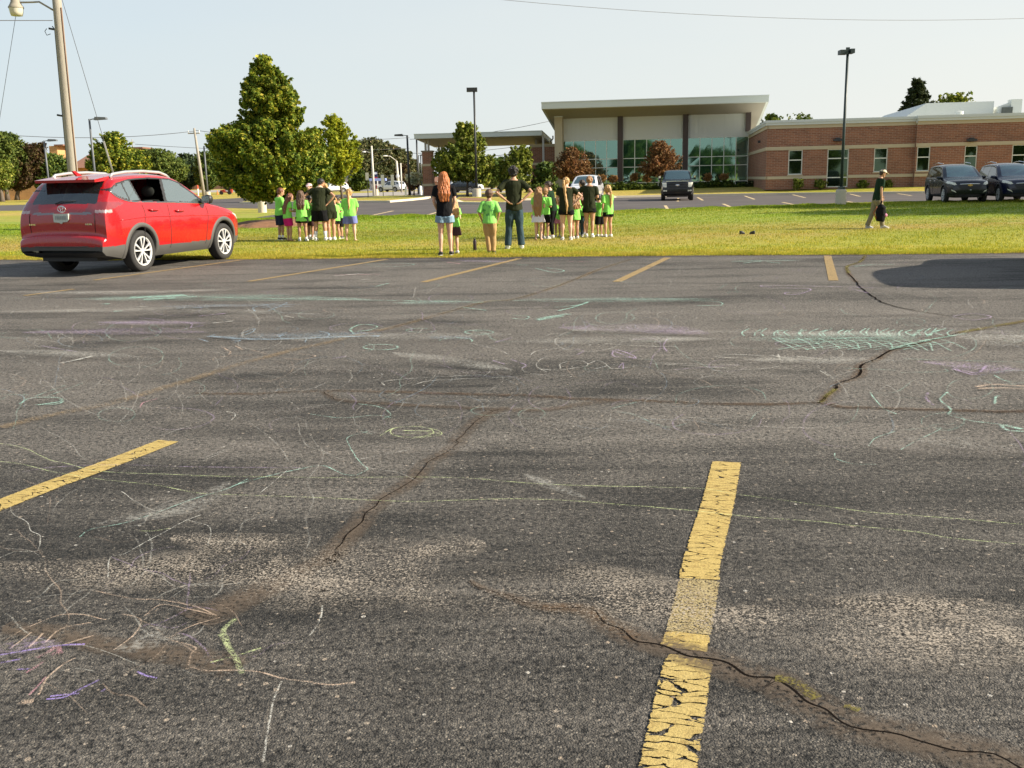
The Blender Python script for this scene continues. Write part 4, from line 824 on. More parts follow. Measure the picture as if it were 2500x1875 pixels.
def tree(name, label, base, outline, Y, mat, leaf=.14, nclump=120, per=120, clump=.5, trunk=.14, seed=1, cat='tree', group=None, baseZ=0.0, limbs=14, aspect=1.5, depth=1.0, bark=None, fill=.55, trunk_top=.8):
    """outline: rows of the crown as seen, (pixel row, left, right), at distance Y"""
    bx = P(base, outline[-1][0], Y).x; e = empty(name, (bx, Y, baseZ)); tag(e, label, cat, group)
    rows = []
    for (y, xl, xr) in outline:
        a = P(xl, y, Y); b = P(xr, y, Y); rows.append(((a.z+b.z)/2-baseZ, a.x-bx, b.x-bx))
    rows.sort(); zs = np.array([r[0] for r in rows]); xl = np.array([r[1] for r in rows]); xr = np.array([r[2] for r in rows])
    rg = np.random.default_rng(seed); z0, z1 = zs[0], zs[-1]
    zz = rg.uniform(z0, z1, nclump*8); hw = (np.interp(zz, zs, xr)-np.interp(zz, zs, xl))/2
    keep = rg.random(len(zz)) < (hw/hw.max()); zz = zz[keep][:nclump]; hw = hw[keep][:nclump]
    xc = (np.interp(zz, zs, xr)+np.interp(zz, zs, xl))/2; mw = hw.max()
    cr_ = clump*(.65+.6*rg.random(len(zz)))*(.55+.45*hw/mw); an = rg.uniform(0, 2*np.pi, len(zz)); rr = np.where(rg.random(len(zz)) < fill, rg.uniform(.75, 1.0, len(zz)), rg.uniform(0, .75, len(zz)))
    hh = np.maximum(hw-cr_*1.15, .02)
    cen = np.stack([xc+hh*rr*np.cos(an), hh*depth*rr*np.sin(an), zz-0*cr_], 1)
    zc_ = np.clip(cen[:, 2], z0+cr_*.6, z1-cr_*.95); cen[:, 2] = zc_
    # small shoots that break the outline
    ne = int(nclump*.7); ze = rg.uniform(z0+(z1-z0)*.05, z1, ne); he = (np.interp(ze, zs, xr)-np.interp(ze, zs, xl))/2; xe = (np.interp(ze, zs, xr)+np.interp(ze, zs, xl))/2; ae = rg.uniform(0, 6.283, ne)
    re_ = clump*rg.uniform(.18, .42, ne); st = clump*.6*rg.random(ne)**1.5; nce = []; nre = []
    for k in (0, 1):
        nce.append(np.stack([xe+(he*.94+st*k*.6)*np.cos(ae), (he*depth*.94+st*k*.6)*np.sin(ae), np.minimum(ze+st*k, z1)], 1)); nre.append(re_*(1-.35*k))
    cmain, rmain = cen, cr_
    v0, f0_ = leaves(np.concatenate(nce), np.concatenate(nre), max(8, int(per*.12)), leaf, seed+5, aspect=aspect, feather=1.1)
    v, f = leaves(cen, cr_, per, leaf, seed+1, aspect=aspect, feather=.75)
    f = np.concatenate([f, f0_+len(v)]); v = np.concatenate([v, v0])
    mb = MB(); tz = z1*trunk_top; xt = float(np.interp(tz, zs, (xl+xr)/2)); nseg = 7
    jx = [rg.uniform(-.3, .3)*trunk for _ in range(nseg+1)]
    mb.tube([(xt*(i/nseg)**1.3+jx[i]*(0 if i == 0 else 1), jx[-i-1]*(0 if i == 0 else 1), -.1+(tz+.1)*i/nseg) for i in range(nseg+1)], [trunk*(1.35 if i == 0 else 1-.85*i/nseg) for i in range(nseg+1)], n=9)
    idx = rg.choice(len(cen), min(limbs, len(cen)), replace=False)
    for i in idx:
        c = cen[i]; h0 = max(z0*.8, min(c[2]*.75, c[2]-hw[i]*.5)); h0 = max(h0, z0*.7); x0 = xt*(h0/max(tz, .1))**1.3 if h0 > 0 else 0
        mb.tube([(x0, 0, h0), ((x0+c[0])*.5, c[1]*.45, (h0+c[2])*.5+.05), (c[0], c[1], c[2])], [trunk*.38, trunk*.22, trunk*.06], n=5)
    mb.build('trunk', bark or BARK, e, True)
    from_np('crown', v, f, mat, e)
    return e
tree('linden_tree', 'large pyramidal dark green linden growing from the mulch mound', 690, [(141, 640, 648), (165, 620, 668), (200, 604, 700), (235, 592, 722), (268, 588, 740), (300, 590, 736), (318, 545, 738), (330, 502, 786), (345, 500, 782), (375, 520, 800), (400, 528, 815), (430, 534, 815), (455, 548, 802), (474, 575, 790), (484, 590, 730)], 37.5, LM['maple'], .10, 470, 190, .33, .13, 3, limbs=40, aspect=1.45, fill=.6)
tree('locust_tree', 'yellow green tree lit bright beside the large linden', 833, [(281, 806, 814), (300, 790, 832), (318, 780, 850), (340, 768, 864), (365, 758, 880), (390, 756, 884), (410, 760, 880), (430, 770, 862), (444, 795, 845)], 90, LM['yellow'], .17, 190, 120, .62, .12, 5)
tree('maple_tree', 'young bright green maple behind the black lamp post by the canopy', 1140, [(300, 1124, 1130), (308, 1122, 1162), (330, 1108, 1172), (345, 1108, 1180), (362, 1085, 1184), (378, 1065, 1176), (392, 1058, 1206), (410, 1055, 1208), (425, 1060, 1214), (437, 1085, 1198)], 97, LM['young'], .20, 190, 130, .62, .13, 7, limbs=20)
tree('maple_tree', 'rounder green maple against the brick block right of the young one', 1262, [(358, 1262, 1278), (368, 1248, 1290), (385, 1238, 1294), (400, 1225, 1295), (425, 1215, 1296), (450, 1220, 1294), (464, 1235, 1290)], 96, LM['young'], .20, 130, 130, .65, .12, 8)
tree('shrub', 'dark evergreen shrub against the brick block and stone pier', 1330, [(398, 1318, 1350), (415, 1305, 1358), (440, 1300, 1358), (462, 1302, 1356)], 97, LM['dark'], .22, 60, 80, .6, .08, 9, cat='shrub', baseZ=.3)
tree('crabapple_tree', 'rusty red small tree by the stone pier, left of its twin', 1404, [(361, 1392, 1400), (372, 1378, 1418), (388, 1362, 1432), (405, 1352, 1442), (420, 1346, 1452), (434, 1358, 1450), (440, 1380, 1430)], 93, LM['rust'], .11, 210, 62, .40, .09, 10, baseZ=.35, group='rusty red trees before the hall glass', limbs=24)
tree('crabapple_tree', 'rusty red small tree just left of the black pickup', 1612, [(345, 1604, 1614), (358, 1590, 1632), (372, 1584, 1650), (388, 1574, 1664), (405, 1558, 1665), (418, 1556, 1666), (428, 1580, 1640)], 93, LM['rust'], .11, 200, 62, .40, .09, 11, baseZ=.35, group='rusty red trees before the hall glass', limbs=24)
tree('spruce_tree', 'dark pointed spruce rising behind the rooftop block', 2240, [(195, 2238, 2243), (210, 2229, 2252), (228, 2222, 2262), (246, 2212, 2272), (264, 2200, 2284), (300, 2190, 2296), (420, 2170, 2316)], 150, LM['spruce'], .40, 260, 50, .6, .3, 12, aspect=2.2)
tree('distant_tree', 'yellow green treetop showing over the white rooftop block', 2330, [(231, 2322, 2338), (240, 2305, 2355), (255, 2292, 2368), (300, 2285, 2375), (420, 2290, 2370)], 150, LM['young'], .4, 90, 60, 1.3, .25, 13, group='trees behind the brick wing')
tree('distant_tree', 'dark treetop in the notch beside the tilted roof end', 1888, [(281, 1882, 1896), (288, 1868, 1906), (310, 1855, 1915), (400, 1850, 1920)], 140, LM['dark'], .35, 60, 60, 1.0, .2, 14, group='trees behind the brick wing')
tree('distant_tree', 'thin treetop peeking over the wing roof left of the tall lamp', 1955, [(276, 1948, 1962), (284, 1935, 1975), (300, 1925, 1992), (400, 1925, 1990)], 140, LM['mid'], .3, 40, 50, 1.0, .2, 15, group='trees behind the brick wing')
GL = 'trees around the church'
SPREAD = 1.0
for a in [('tall feathery green tree at the left edge before the church', 15, [(326, -8, 2), (334, 2, 34), (350, -30, 50), (375, -45, 62), (410, -60, 60), (440, -60, 45), (458, -40, 30)], 150, 'mid', 16),
          ('low bright green tree cut by the left photo edge', 0, [(394, -20, 8), (410, -30, 16), (430, -30, 16), (446, -20, 8)], 135, 'young', 17),
          ('dark plum and green tree with a clear trunk before the orange wall', 38, [(352, 82, 98), (366, 58, 104), (385, 40, 108), (405, 22, 108), (430, 14, 100), (448, 20, 92), (457, 36, 80)], 152, 'plum', 18),
          ('dark green tree touching the left side of the utility pole', 125, [(380, 105, 122), (388, 98, 145), (400, 92, 166), (420, 88, 172), (445, 85, 170), (460, 90, 160)], 154, 'dark', 19),
          ('pointed green tree right of the utility pole before the church roof', 275, [(326, 268, 276), (340, 252, 290), (358, 236, 300), (376, 226, 330), (395, 220, 352), (415, 216, 366), (432, 222, 362), (450, 230, 350)], 130, 'maple', 20),
          ('feathery light green tree right of the church tower', 400, [(366, 366, 386), (380, 350, 412), (395, 356, 440), (412, 362, 454), (430, 370, 455), (445, 376, 450)], 170, 'mid', 21),
          ('blue green tree left of the bare wooden pole', 455, [(378, 446, 458), (390, 436, 470), (410, 432, 480), (440, 430, 482), (456, 436, 476)], 190, 'bluegreen', 22),
          ('dense green tree behind the bare wooden pole', 505, [(373, 494, 520), (384, 482, 534), (410, 478, 540), (440, 478, 545), (456, 486, 535)], 185, 'dark', 23),
          ('dark round tree peeking out left behind the large linden', 560, [(380, 545, 575), (400, 530, 590), (430, 528, 592), (456, 536, 585)], 190, 'dark', 24)]:
    tree('tree', a[0], a[1], a[2], a[3], LM[a[4]], .22, 260, 200, 1.15, .32, a[5], group=GL)
GP = 'tall pines beyond the gas station'
for i, (x, yt, w_) in enumerate([(858, 352, 22), (878, 346, 24), (908, 338, 27), (934, 348, 24), (955, 356, 22), (974, 366, 20), (990, 372, 16), (1006, 392, 14), (1026, 408, 14)]):
    tree('pine_tree', ['leftmost pine beside the yellow tree', 'second pine from the left with rounded top', 'tallest broad topped pine above the gas station', 'pine right of the tallest one', 'pine behind the curved street light', 'pine just left of the twin black lamps', 'thin pine behind the first black lamp', 'short pine left of the brick canopy pier', 'low pine right behind the brick canopy pier'][i],
         x, [(yt, x-w_*.5, x+w_*.4), (yt+12, x-w_*.9, x+w_), (yt+35, x-w_*1.1, x+w_*1.1), (yt+70, x-w_*1.1, x+w_), (456, x-w_, x+w_)], 250+i*3, LM['pine'], .42, 200, 80, 1.3, .35, 40+i, group=GP, aspect=1.6)
GB = 'low trees along the far road'
for i, a in enumerate([('rounded green tree between gas station and white pickup', 868, [(418, 866, 880), (430, 856, 896), (450, 852, 900), (462, 858, 896)], 190, 'hedge'),
          ('dark purple leaved tree beside the dark shop', 985, [(402, 975, 990), (420, 966, 996), (450, 965, 1000)], 210, 'plum'),
          ('dark green tree behind the young maple on its right', 1200, [(386, 1205, 1222), (402, 1186, 1232), (430, 1180, 1235), (452, 1184, 1230)], 180, 'dark'),
          ('small light green tree under the young maple crown', 1160, [(424, 1170, 1182), (436, 1158, 1192), (452, 1160, 1190)], 150, 'young'),
          ('dark hedge like tree low behind the canopy gap', 1050, [(425, 1035, 1065), (440, 1028, 1070), (458, 1030, 1068)], 230, 'dark')]):
    tree('tree', a[0], a[1], a[2], a[3], LM[a[4]], .4, 70, 60, 1.0, .2, 60+i, group=GB)
# blossoming small tree, left of the brick pier
tree('flowering_tree', 'small tree covered in cream blossom left of the brick canopy pier', 1010, [(424, 996, 1018), (432, 991, 1030), (441, 993, 1031), (445, 998, 1026)], 110, LM['bloom'], .20, 45, 50, .42, .07, 70)
tree('bush', 'brown bush beneath the blossoming tree', 1008, [(442, 1000, 1020), (450, 994, 1024), (460, 996, 1022)], 111.5, LM['rust'], .16, 30, 50, .35, .04, 71, cat='bush')
# planting along the building
def bush(label, x, yt, w_, Y, mat, seed, bz=.4, cat='bush', group=None, leaf=.12, n=26, per=70, name='bush', yb=466):
    return tree(name, label, x, [(yt, x-w_*.35, x+w_*.35), (yt+(yb-yt)*.3, x-w_*.8, x+w_*.8), (yt+(yb-yt)*.75, x-w_, x+w_), (yb, x-w_*.85, x+w_*.85)], Y, LM[mat], leaf, n, per, .32, .03, seed, cat=cat, group=group, baseZ=bz, limbs=4, aspect=2)
gb = 'green bushes before the hall glass'
bl = [(1310, 452, 26, 'yellowish low bush right of the maple trunk'), (1352, 455, 20, 'bush behind the dark haired woman'), (1484, 450, 24, 'rounded bush right of the white minivan'), (1520, 446, 22, 'light green bush left under the second steel column'), (1552, 447, 22, 'bush between second column and pickup'), (1590, 448, 22, 'bush touching the left side of the pickup'), (1712, 446, 22, 'bush touching the right side of the pickup'), (1745, 440, 20, 'tall grassy bush two right of the pickup'), (1775, 441, 22, 'tall grassy bush below the dark panes'), (1808, 448, 20, 'bush left of the hall corner'), (1838, 442, 22, 'brownish bush in the hall corner by the brick wing')]
for i, (x, yt, w_, lb_) in enumerate(bl):
    bush(lb_, x, yt, w_, 91+i*.15, 'hedge' if i != 10 else 'pine', 80+i, group=gb, n=34, yb=468)
for i, (x, yt, lb_) in enumerate([(1470, 428, 'dry tan plume grass left of the first hall column'), (1498, 430, 'dry tan plume grass just left of the first column base'), (1548, 424, 'dry tan plume grass right of the first column'), (1578, 426, 'dry tan plume grass left of the black pickup'), (1728, 424, 'dry tan plume grass right of the black pickup'), (1768, 424, 'dry tan plume grass below the dark panes')]):
    tree('plume_grass', lb_, x, [(yt, x-5, x+7), (yt+8, x-10, x+11), (yt+16, x-9, x+9)], 95, LM['tan'], .07, 16, 60, .22, .02, 100+i, cat='ornamental grass', group='dry plume grasses before the hall glass', baseZ=.4, limbs=5, aspect=4)
for i, (x, w_, yt, lb_) in enumerate([(1948, 12, 437, 'spiky green clump under the first wing window'), (2004, 14, 439, 'spiky green clump left of the glass door'), (2105, 14, 441, 'spiky green clump left of the second wing window'), (2168, 12, 441, 'spiky clump right behind the walking man'), (2255, 14, 436, 'bright yellow green bush beside the dark parked suv')]):
    bush(lb_, x, yt, w_, 79.0-.2*i, 'young', 120+i, bz=.3, group='clumps along the brick wing', leaf=.10, n=16, per=50, name='plant', yb=457)
# trees standing out of frame on the right throw the shade across the lawn; a row behind us shows in the glass
def far_tree(label, x, y, h, r, mat, seed, grp):
    e = empty('tree', (x, y, 0)); tag(e, label, 'tree', grp); rg = np.random.default_rng(seed); n = 110
    z = rg.uniform(.28, .95, n)*h; R1 = r*np.sqrt(np.clip(1-((z/h-.5)/.5)**2, .05, 1)); a = rg.uniform(0, 6.283, n); q = rg.uniform(.3, 1, n)*R1
    cen = np.stack([q*np.cos(a), q*np.sin(a), z], 1); v, f = leaves(cen, np.full(n, r*.30), 90, .42, seed)
    MB().tube([(0, 0, -.1), (.1, 0, h*.4), (0, .1, h*.85)], [.35, .25, .06], 9).build('trunk', BARK, e, True); from_np('crown', v, f, LM[mat], e)
far_tree('broad shade tree outside the picture on the right, nearer one', 35.0, 36.5, 13.0, 4.6, 'mid', 201, 'shade trees right of the picture')
far_tree('broad shade tree outside the picture on the right, farther one', 37.0, 43.0, 14.0, 4.2, 'mid', 202, 'shade trees right of the picture')
for i, (x, y) in enumerate([(-34, -38), (-16, -44), (2, -40), (20, -46), (38, -42), (58, -50)]):
    far_tree('%s tree of the row behind the camera, mirrored low in the hall glass' % ('first second third fourth fifth sixth'.split()[i]), x, y, 9+2*math.sin(i*2), 5.5, 'dark', 210+i, 'trees mirrored in the hall glass')

# ================================================================ POLES, LAMPS, WIRES
GALV = M('weathered wooden pole', (.30, .272, .225), .9, var=.25, scale=3, bump=.6, bscale=12, streak=(6, 6, .4))
BLK = M('black lamp metal', (.018, .020, .020), .45, var=.2)
GRN = M('dark green lamp metal', (.02, .035, .034), .45, var=.2)
GREYP = M('grey lamp metal', (.10, .11, .12), .5, var=.1)
WIRE = M('cable', (.05, .05, .055), .6)
WPT = M('white paint', (.75, .75, .72), .6)
def lamp(label, bx, by, ytop, head, mat, conc=.75, r=.065, hs=1.0, Y=None, br=.25):
    b = G(bx, by) if Y is None else Vector((P(bx, by, Y).x, Y, 0)); z = P(bx, ytop, b.y).z
    e = empty('lamp_post', b); tag(e, label, 'lamp post', 'parking lot lamp posts')
    if conc: MB().lathe([(0, -.05), (br, -.05), (br, conc-.03), (br-.03, conc), (0, conc)], n=20).build('concrete_base', CONC, e, True, 40)
    MB().box(-.13, .13, -.13, .13, conc+.002, conc+.14).build('base_cover', mat, e)
    mb = MB(); mb.tube([(0, 0, conc+.1), (0, 0, z*.5), (0, 0, z)], [r*1.25, r*1.1, r], n=8); mb.build('pole', mat, e, True)
    if head == 'twin':
        MB().box(-.40, -.05, -.22, .22, z-.10, z+.10).build('lamp_head', mat, e); MB().box(.05, .24, -.3, .2, z-.07, z+.13).build('lamp_head', mat, e); MB().box(-.08, .08, -.05, .05, z, z+.22).build('bracket', mat, e)
    elif head == 'box': MB().box(-.66*hs, .30*hs, -.25, .25, z, z+.36*hs).build('lamp_head', mat, e)
    else:
        d = 1 if head == 'R' else -1
        MB().tube([(0, 0, z-.06), (d*.45, 0, z+.02)], .04, 6).build('arm', mat, e)
        MB().prism([(d*.40, z-.10), (d*1.35, z-.06), (d*1.30, z+.10), (d*.5, z+.14)][::d], -.22, .22, 'y').build('lamp_head', mat, e)
    return e
lamp('tall dark green lamp post on concrete base at the lawn edge, right', 2052, 501, 128, 'twin', GRN)
lamp('black lamp post with box head before the young maple', 1164, 482, 224, 'box', BLK, r=.09, br=.42, conc=.8)
lamp('pale concrete lamp base whose pole vanishes into the linden', 641, 519, 250, 'R', GREYP, br=.24)
lamp('grey lamp post left of the utility pole, head to the right', 122, 472, 343, 'R', GREYP, Y=105, r=.09)
lamp('grey lamp post right of the utility pole, head to the right', 237, 476, 290, 'R', GREYP, Y=78, r=.08)
lamp('dark lamp post on short base beside the bare wooden pole', 508, 484, 356, 'R', GREYP, r=.10, br=.35, conc=.8)
lamp('black lamp post with head to the left, left of the canopy', 1000, 480, 330, 'L', BLK, r=.10, conc=0)
lamp('black lamp post with head to the right, just left of the canopy', 1022, 474, 336, 'R', BLK, r=.10, conc=0)
lamp('small far lamp post left of the brick canopy pier', 1024, 462, 379, 'R', BLK, Y=190, r=.10, conc=0)
lamp('small far lamp post closest to the brick canopy pier', 1030, 462, 378, 'R', BLK, Y=195, r=.10, conc=0)
# the leaning wooden utility pole behind the red suv
YP = 33.0; pb = P(191, 560, YP); pt = P(133, -60, YP)
e = empty('utility_pole', (pb.x, YP, 0)); tag(e, 'thick weathered wooden utility pole behind the red suv', 'utility pole')
zt_ = pt.z; dx = pt.x-pb.x
def PP(k, ox=0, oy=0): return (dx*k+ox, oy, zt_*k)
MB().tube([PP(k/8) for k in range(9)], [.162-.028*k/8 for k in range(9)], 18).build('pole', GALV, e, True)
MB().tube([PP(.06, .155, -.06), PP(.35, .150, -.06), PP(.62, .145, -.06), PP(.88, .14, -.06)], .022, 8).build('ground_wire_guard', M('brown plastic guard', (.14, .075, .045), .6), e, True)
MB().tube([PP(.06, -.165, -.03), PP(.5, -.15, -.03), PP(.80, -.14, -.03), (dx*.81-.2, -.05, zt_*.812)], .018, 8).build('conduit', BLK, e, True)
zl = P(125, 27, YP).z; k = zl/zt_
hx = P(40, 27, YP).x-pb.x; zh = P(40, 6, YP).z
MB().tube([(dx*k-.1, 0, zl), (dx*k-.55, -.02, zl+.28), (dx*k-.75, -.02, P(60, 6, YP).z), (hx+.05, 0, P(50, 6, YP).z)], .028, 8).build('lamp_arm', GALV, e, True)
ho = MB(); ho.lathe([(.0, .16), (.13, .15), (.14, .02), (.20, -.10), (.23, -.13), (.235, -.17)], (hx, 0, zh), n=20); ho.build('lamp_housing', M('rusty lamp cap', (.28, .25, .19), .7, var=.3), e, True)
ho = MB(); ho.lathe([(.22, -.165), (.20, -.30), (.17, -.40), (.0, -.42)], (hx, 0, zh), n=20); ho.build('lamp_bowl', M('milky lamp bowl', (.55, .52, .42), .3), e, True)
for (x, y) in ((128, 72), (148, 283)):
    q = P(x, y, YP); MB().tube([(q.x-pb.x-.10, -.02, q.z+.03), (q.x-pb.x+.05, -.02, q.z)], .035, 6).build('bracket', BLK, e)
q = P(115, 78, YP); MB().tube([(q.x-pb.x+.0, 0, q.z+.1), (q.x-pb.x-.06, -.02, q.z+.02), (q.x-pb.x-.02, 0, q.z-.10), (q.x-pb.x+.1, 0, q.z-.06)], .012, 5).build('cable_loop', BLK, e)
# bare wooden pole with crossarm, farther off
b = G(499, 482); e = empty('utility_pole', b); tag(e, 'slim bare wooden utility pole with small crossarm at the top', 'utility pole'); z = P(472, 313, b.y).z; dx2 = P(474, 313, b.y).x-b.x
MB().tube([(0, 0, -.1), (dx2*.5, 0, z*.5), (dx2, 0, z)], [.24, .2, .14], 8).build('pole', GALV, e, True)
MB().box(dx2-.9, dx2+.7, -.06, .06, z-.75, z-.6).build('crossarm', GALV, e)
for k in (-.85, -.1, .65): MB().tube([(dx2+k, 0, z-.6), (dx2+k, 0, z-.3)], .06, 6).build('insulator', WPT, e)
# street light with long arm, and the pole before the gas station
b = G(974, 467); e = empty('street_light', b); tag(e, 'pale street light with long curved arm over the road', 'street light'); z = P(968, 393, b.y).z; ax = P(946, 381, b.y)
MB().tube([(0, 0, 0), (-.1, 0, z*.5), (-.2, 0, z)], [.28, .22, .16], 8).build('pole', M('pale pole', (.55, .52, .45), .7), e, True)
MB().tube([(-.2, 0, z), (-1.2, -.5, z+.8), (ax.x-b.x, -1, ax.z)], .07, 6).build('arm', LSTL, e, True); MB().ball((ax.x-b.x-.3, -1, ax.z), (.45, .2, .12), 8).build('lamp_head', WPT, e, True)
b = G(913, 478); e = empty('utility_pole', b); tag(e, 'weathered pole with small lamp before the gas station', 'utility pole'); z = P(907, 356, b.y).z; dx3 = P(907, 356, b.y).x-b.x
MB().tube([(0, 0, 0), (dx3*.5, 0, z*.5), (dx3, 0, z)], [.16, .14, .10], 8).build('pole', M('pale pole', (.55, .52, .45), .7), e, True)
MB().tube([(dx3*.8, 0, z*.85), (dx3-.8, -.2, z*.9)], .03, 5).build('arm', LSTL, e); MB().ball((dx3-.9, -.2, z*.88), (.22, .14, .10), 8).build('lamp_head', WPT, e)
b = G(919, 477); e = MB().lathe([(0, 0), (.26, 0), (.26, .75), (0, .77)], tuple(b), n=14).build('concrete_base', CONC, None, True, 40); tag(e, 'short pale concrete post beside the weathered pole', 'bollard')
b = G(981, 470); e = empty('utility_pole', b); tag(e, 'thin pale pole behind the white pickup', 'utility pole'); z = P(978, 398, b.y).z
MB().tube([(0, 0, 0), (0, 0, z)], [.14, .10], 8).build('pole', M('pale pole', (.55, .52, .45), .7), e, True); MB().ball((-.5, 0, z*.55), (.3, .2, .35), 8).build('transformer', WPT, e)
# sign posts on the far lawn
for i, (x, y0, y1, lb_) in enumerate([(899, 485, 422, 'thin sign post nearest the weathered pole'), (936, 482, 427, 'middle one of three thin sign posts'), (960, 481, 427, 'thin sign post left of the street light'), (991, 481, 455, 'short dark post at the island end')]):
    b = G(x, y0); z = P(x, y1, b.y).z; e = empty('sign_post', b); tag(e, lb_, 'sign post', 'thin sign posts on the far lawn')
    MB().box(-.035, .035, -.035, .035, 0, z).build('post', M('green steel post', (.08, .09, .06), .7), e); MB().box(-.16 if i < 3 else -.1, .16 if i < 3 else .1, -.06, -.038, z-(1.1 if i else .7), z+.02).build('sign_plate', M('sign back', (.45, .46, .40), .5), e)
# fuel price sign
b = G(918, 464); e = empty('fuel_sign', b); tag(e, 'fuel station sign, white oval over red panel on dark blue board', 'sign'); s_ = scale_at(918, b.y)
zb, zt2 = P(918, 441, b.y).z, P(918, 419, b.y).z; hw = 5*s_
MB().box(-hw, hw, 0, .3, zb, zt2).build('board', M('navy board', (.02, .025, .07), .5), e); MB().tube([(-hw*.8, .15, 0), (-hw*.8, .15, zb)], .12, 6).build('post', WPT, e); MB().tube([(hw*.8, .15, 0), (hw*.8, .15, zb)], .12, 6).build('post', WPT, e)
ov = MB(); ov.lathe([(0, 0), (1, 0), (1, .06), (0, .06)], n=20, axis='y'); ov.v = [(x*hw*.85, -.07+y, z_*hw*.55+(zt2-hw*.8)) for x, y, z_ in ov.v]; ov.build('oval', WPT, e)
MB().box(-hw*.9, hw*.9, -.05, 0, zb+hw*.5, zb+hw*1.7).build('red_panel', M('red panel', (.50, .03, .05), .5), e); MB().box(-hw*.9, hw*.9, -.05, 0, zb+.1, zb+hw*.45).build('orange_panel', M('orange panel', (.50, .16, .05), .5), e)
# wires
def wire(label, a, b, r=.012, sag=0.0, n=10, mat=None, name='overhead_wire', cat='wire', group='overhead wires'):
    a = Vector(a); b = Vector(b); pts = []
    for i in range(n+1):
        t = i/n; p = a.lerp(b, t); p.z -= sag*4*t*(1-t); pts.append(tuple(p))
    o = MB().tube(pts, r, 6).build(name, mat or WIRE, None, True); return tag(o, label, cat, group)
wire('dark wire running left from the thick utility pole', P(-80, 50, 31), P(128, 50, YP-.1), .013)
wire('straight guy wire slanting down right from the thick pole', P(140, -40, YP), P(300, 500, 34), .009, name='guy_wire', cat='guy wire', group='guy wires of the thick pole')
o = MB().tube([P(253, 345, 33.88), P(280, 436, 33.98)], .032, 6).build('guy_guard', M('grey guard', (.35, .34, .30), .7), None, True); tag(o, 'pale sheath on the lower part of the right guy wire', 'wire guard')
wire('thin wire dropping left below the old lamp bowl', P(40, 29, 33.2), P(-12, 360, 34), .008, name='guy_wire', cat='guy wire', group='guy wires of the thick pole')
wire('long wire crossing the top right of the sky', P(1060, -18, 26), P(2620, 40, 30), .0065, .32, 20, mat=M('grey cable', (.22, .23, .26), .6))
wire('faint upper wire above the church and trees', P(-60, 323, 165), P(476, 320, 180), .05, 1.0)
wire('faint wire over the linden toward the canopy', P(476, 318, 180), P(1000, 336, 190), .045, 1.0)
wire('faint wire above the feathery tree by the church tower', P(330, 352, 180), P(1000, 362, 200), .04, .8)
wire('faint wire rising toward the tilted roof', P(1000, 340, 150), P(1340, 296, 150), .035, .5)
wire('dark wire under the canopy between the maples', P(1040, 386, 150), P(1300, 368, 150), .045, .4)
wire('lower wire under the canopy between the maples', P(1000, 374, 150), P(1300, 352, 150), .035, .4)
wire('signal span wire left of the street light', P(911, 403, 180), P(952, 387, 180), .05, .0)
wire('low wire behind the sign posts at shop height', P(870, 428, 230), P(1060, 426, 230), .05, .2)
# odds and ends across the road
b = G(484, 478); e = empty('marker_post', b); tag(e, 'white marker post with orange red top near the road', 'marker post'); z = P(484, 452, b.y).z
MB().lathe([(0, 0), (.13, 0), (.13, z*.66), (0, z*.66)], n=10).build('post', WPT, e, True, 40); MB().lathe([(0, z*.662), (.14, z*.662), (.14, z*.97), (.08, z), (0, z)], n=10).build('top', M('orange red plastic', (.55, .10, .04), .5), e, True, 40)
b = G(551, 475); e = empty('riding_mower', b); tag(e, 'small red riding mower parked left behind the linden', 'mower'); s_ = 2400/b.y
MB().prism([(-.9, .35), (-.85, .75), (-.1, .9), (.0, .55), (.9, .5), (.95, .95), (1.25, .95), (1.2, .3)], -.35, .35, 'y').build('body', M('mower red', (.35, .04, .02), .4), e)
for x in (-.65, .75): MB().lathe([(0, -.42), (.32, -.42), (.34, -.2), (0, -.2)], (x, 0, .32), 'y', 14).build('wheel', M('rubber', (.02, .02, .02), .9), e, True, 40)
MB().box(.75, 1.1, -.25, .25, .953, 1.35).build('seat', M('rubber', (.02, .02, .02), .9), e); MB().tube([(-.1, 0, .9), (.25, 0, 1.25)], .03, 6).build('steering_column', BLK, e)
b = G(531, 474.5); e = MB().lathe([(.0, .75), (.03, .74), (.16, .04), (.24, .04), (.24, 0), (0, 0)], tuple(b), n=12).build('traffic_cone', M('cone orange', (.75, .20, .03), .6), None, True, 40); tag(e, 'orange cone just left of the red mower', 'traffic cone')
# white arch frame by the small house
b = G(1076, 465); e = empty('garden_arch', b); tag(e, 'white garden arch frame before the small orange gabled house', 'arch'); s_ = b.y/2400
for x0, x1 in ((-9, -6), (-2, -4), (3, 4), (9, 7)): MB().tube([(x0*s_, 0, 0), (x1*s_, 0, 13*s_)], .7*s_, 6).build('post', WPT, e)
MB().tube([(-6*s_, 0, 13*s_), (-7*s_, 0, 22*s_)], .9*s_, 6).build('pillar', WPT, e); MB().tube([(-7*s_, 0, 13*s_), (0, 0, 15*s_), (8*s_, 0, 12*s_)], .8*s_, 6).build('rail', WPT, e)
for i, (x, y, lb_) in enumerate([(1001, 478, 'short white bollard left of the canopy'), (1027, 476, 'tilted white bollard by the brick pier foot'), (1036, 475, 'white bollard touching the brick pier foot')]):
    b = G(x, y); e = empty('bollard', b); tag(e, lb_, 'bollard', 'white bollards left of the canopy'); MB().lathe([(0, 0), (.18, 0), (.18, .95), (.12, 1.05), (0, 1.08)], n=12).build('post', WPT, e, True, 40)
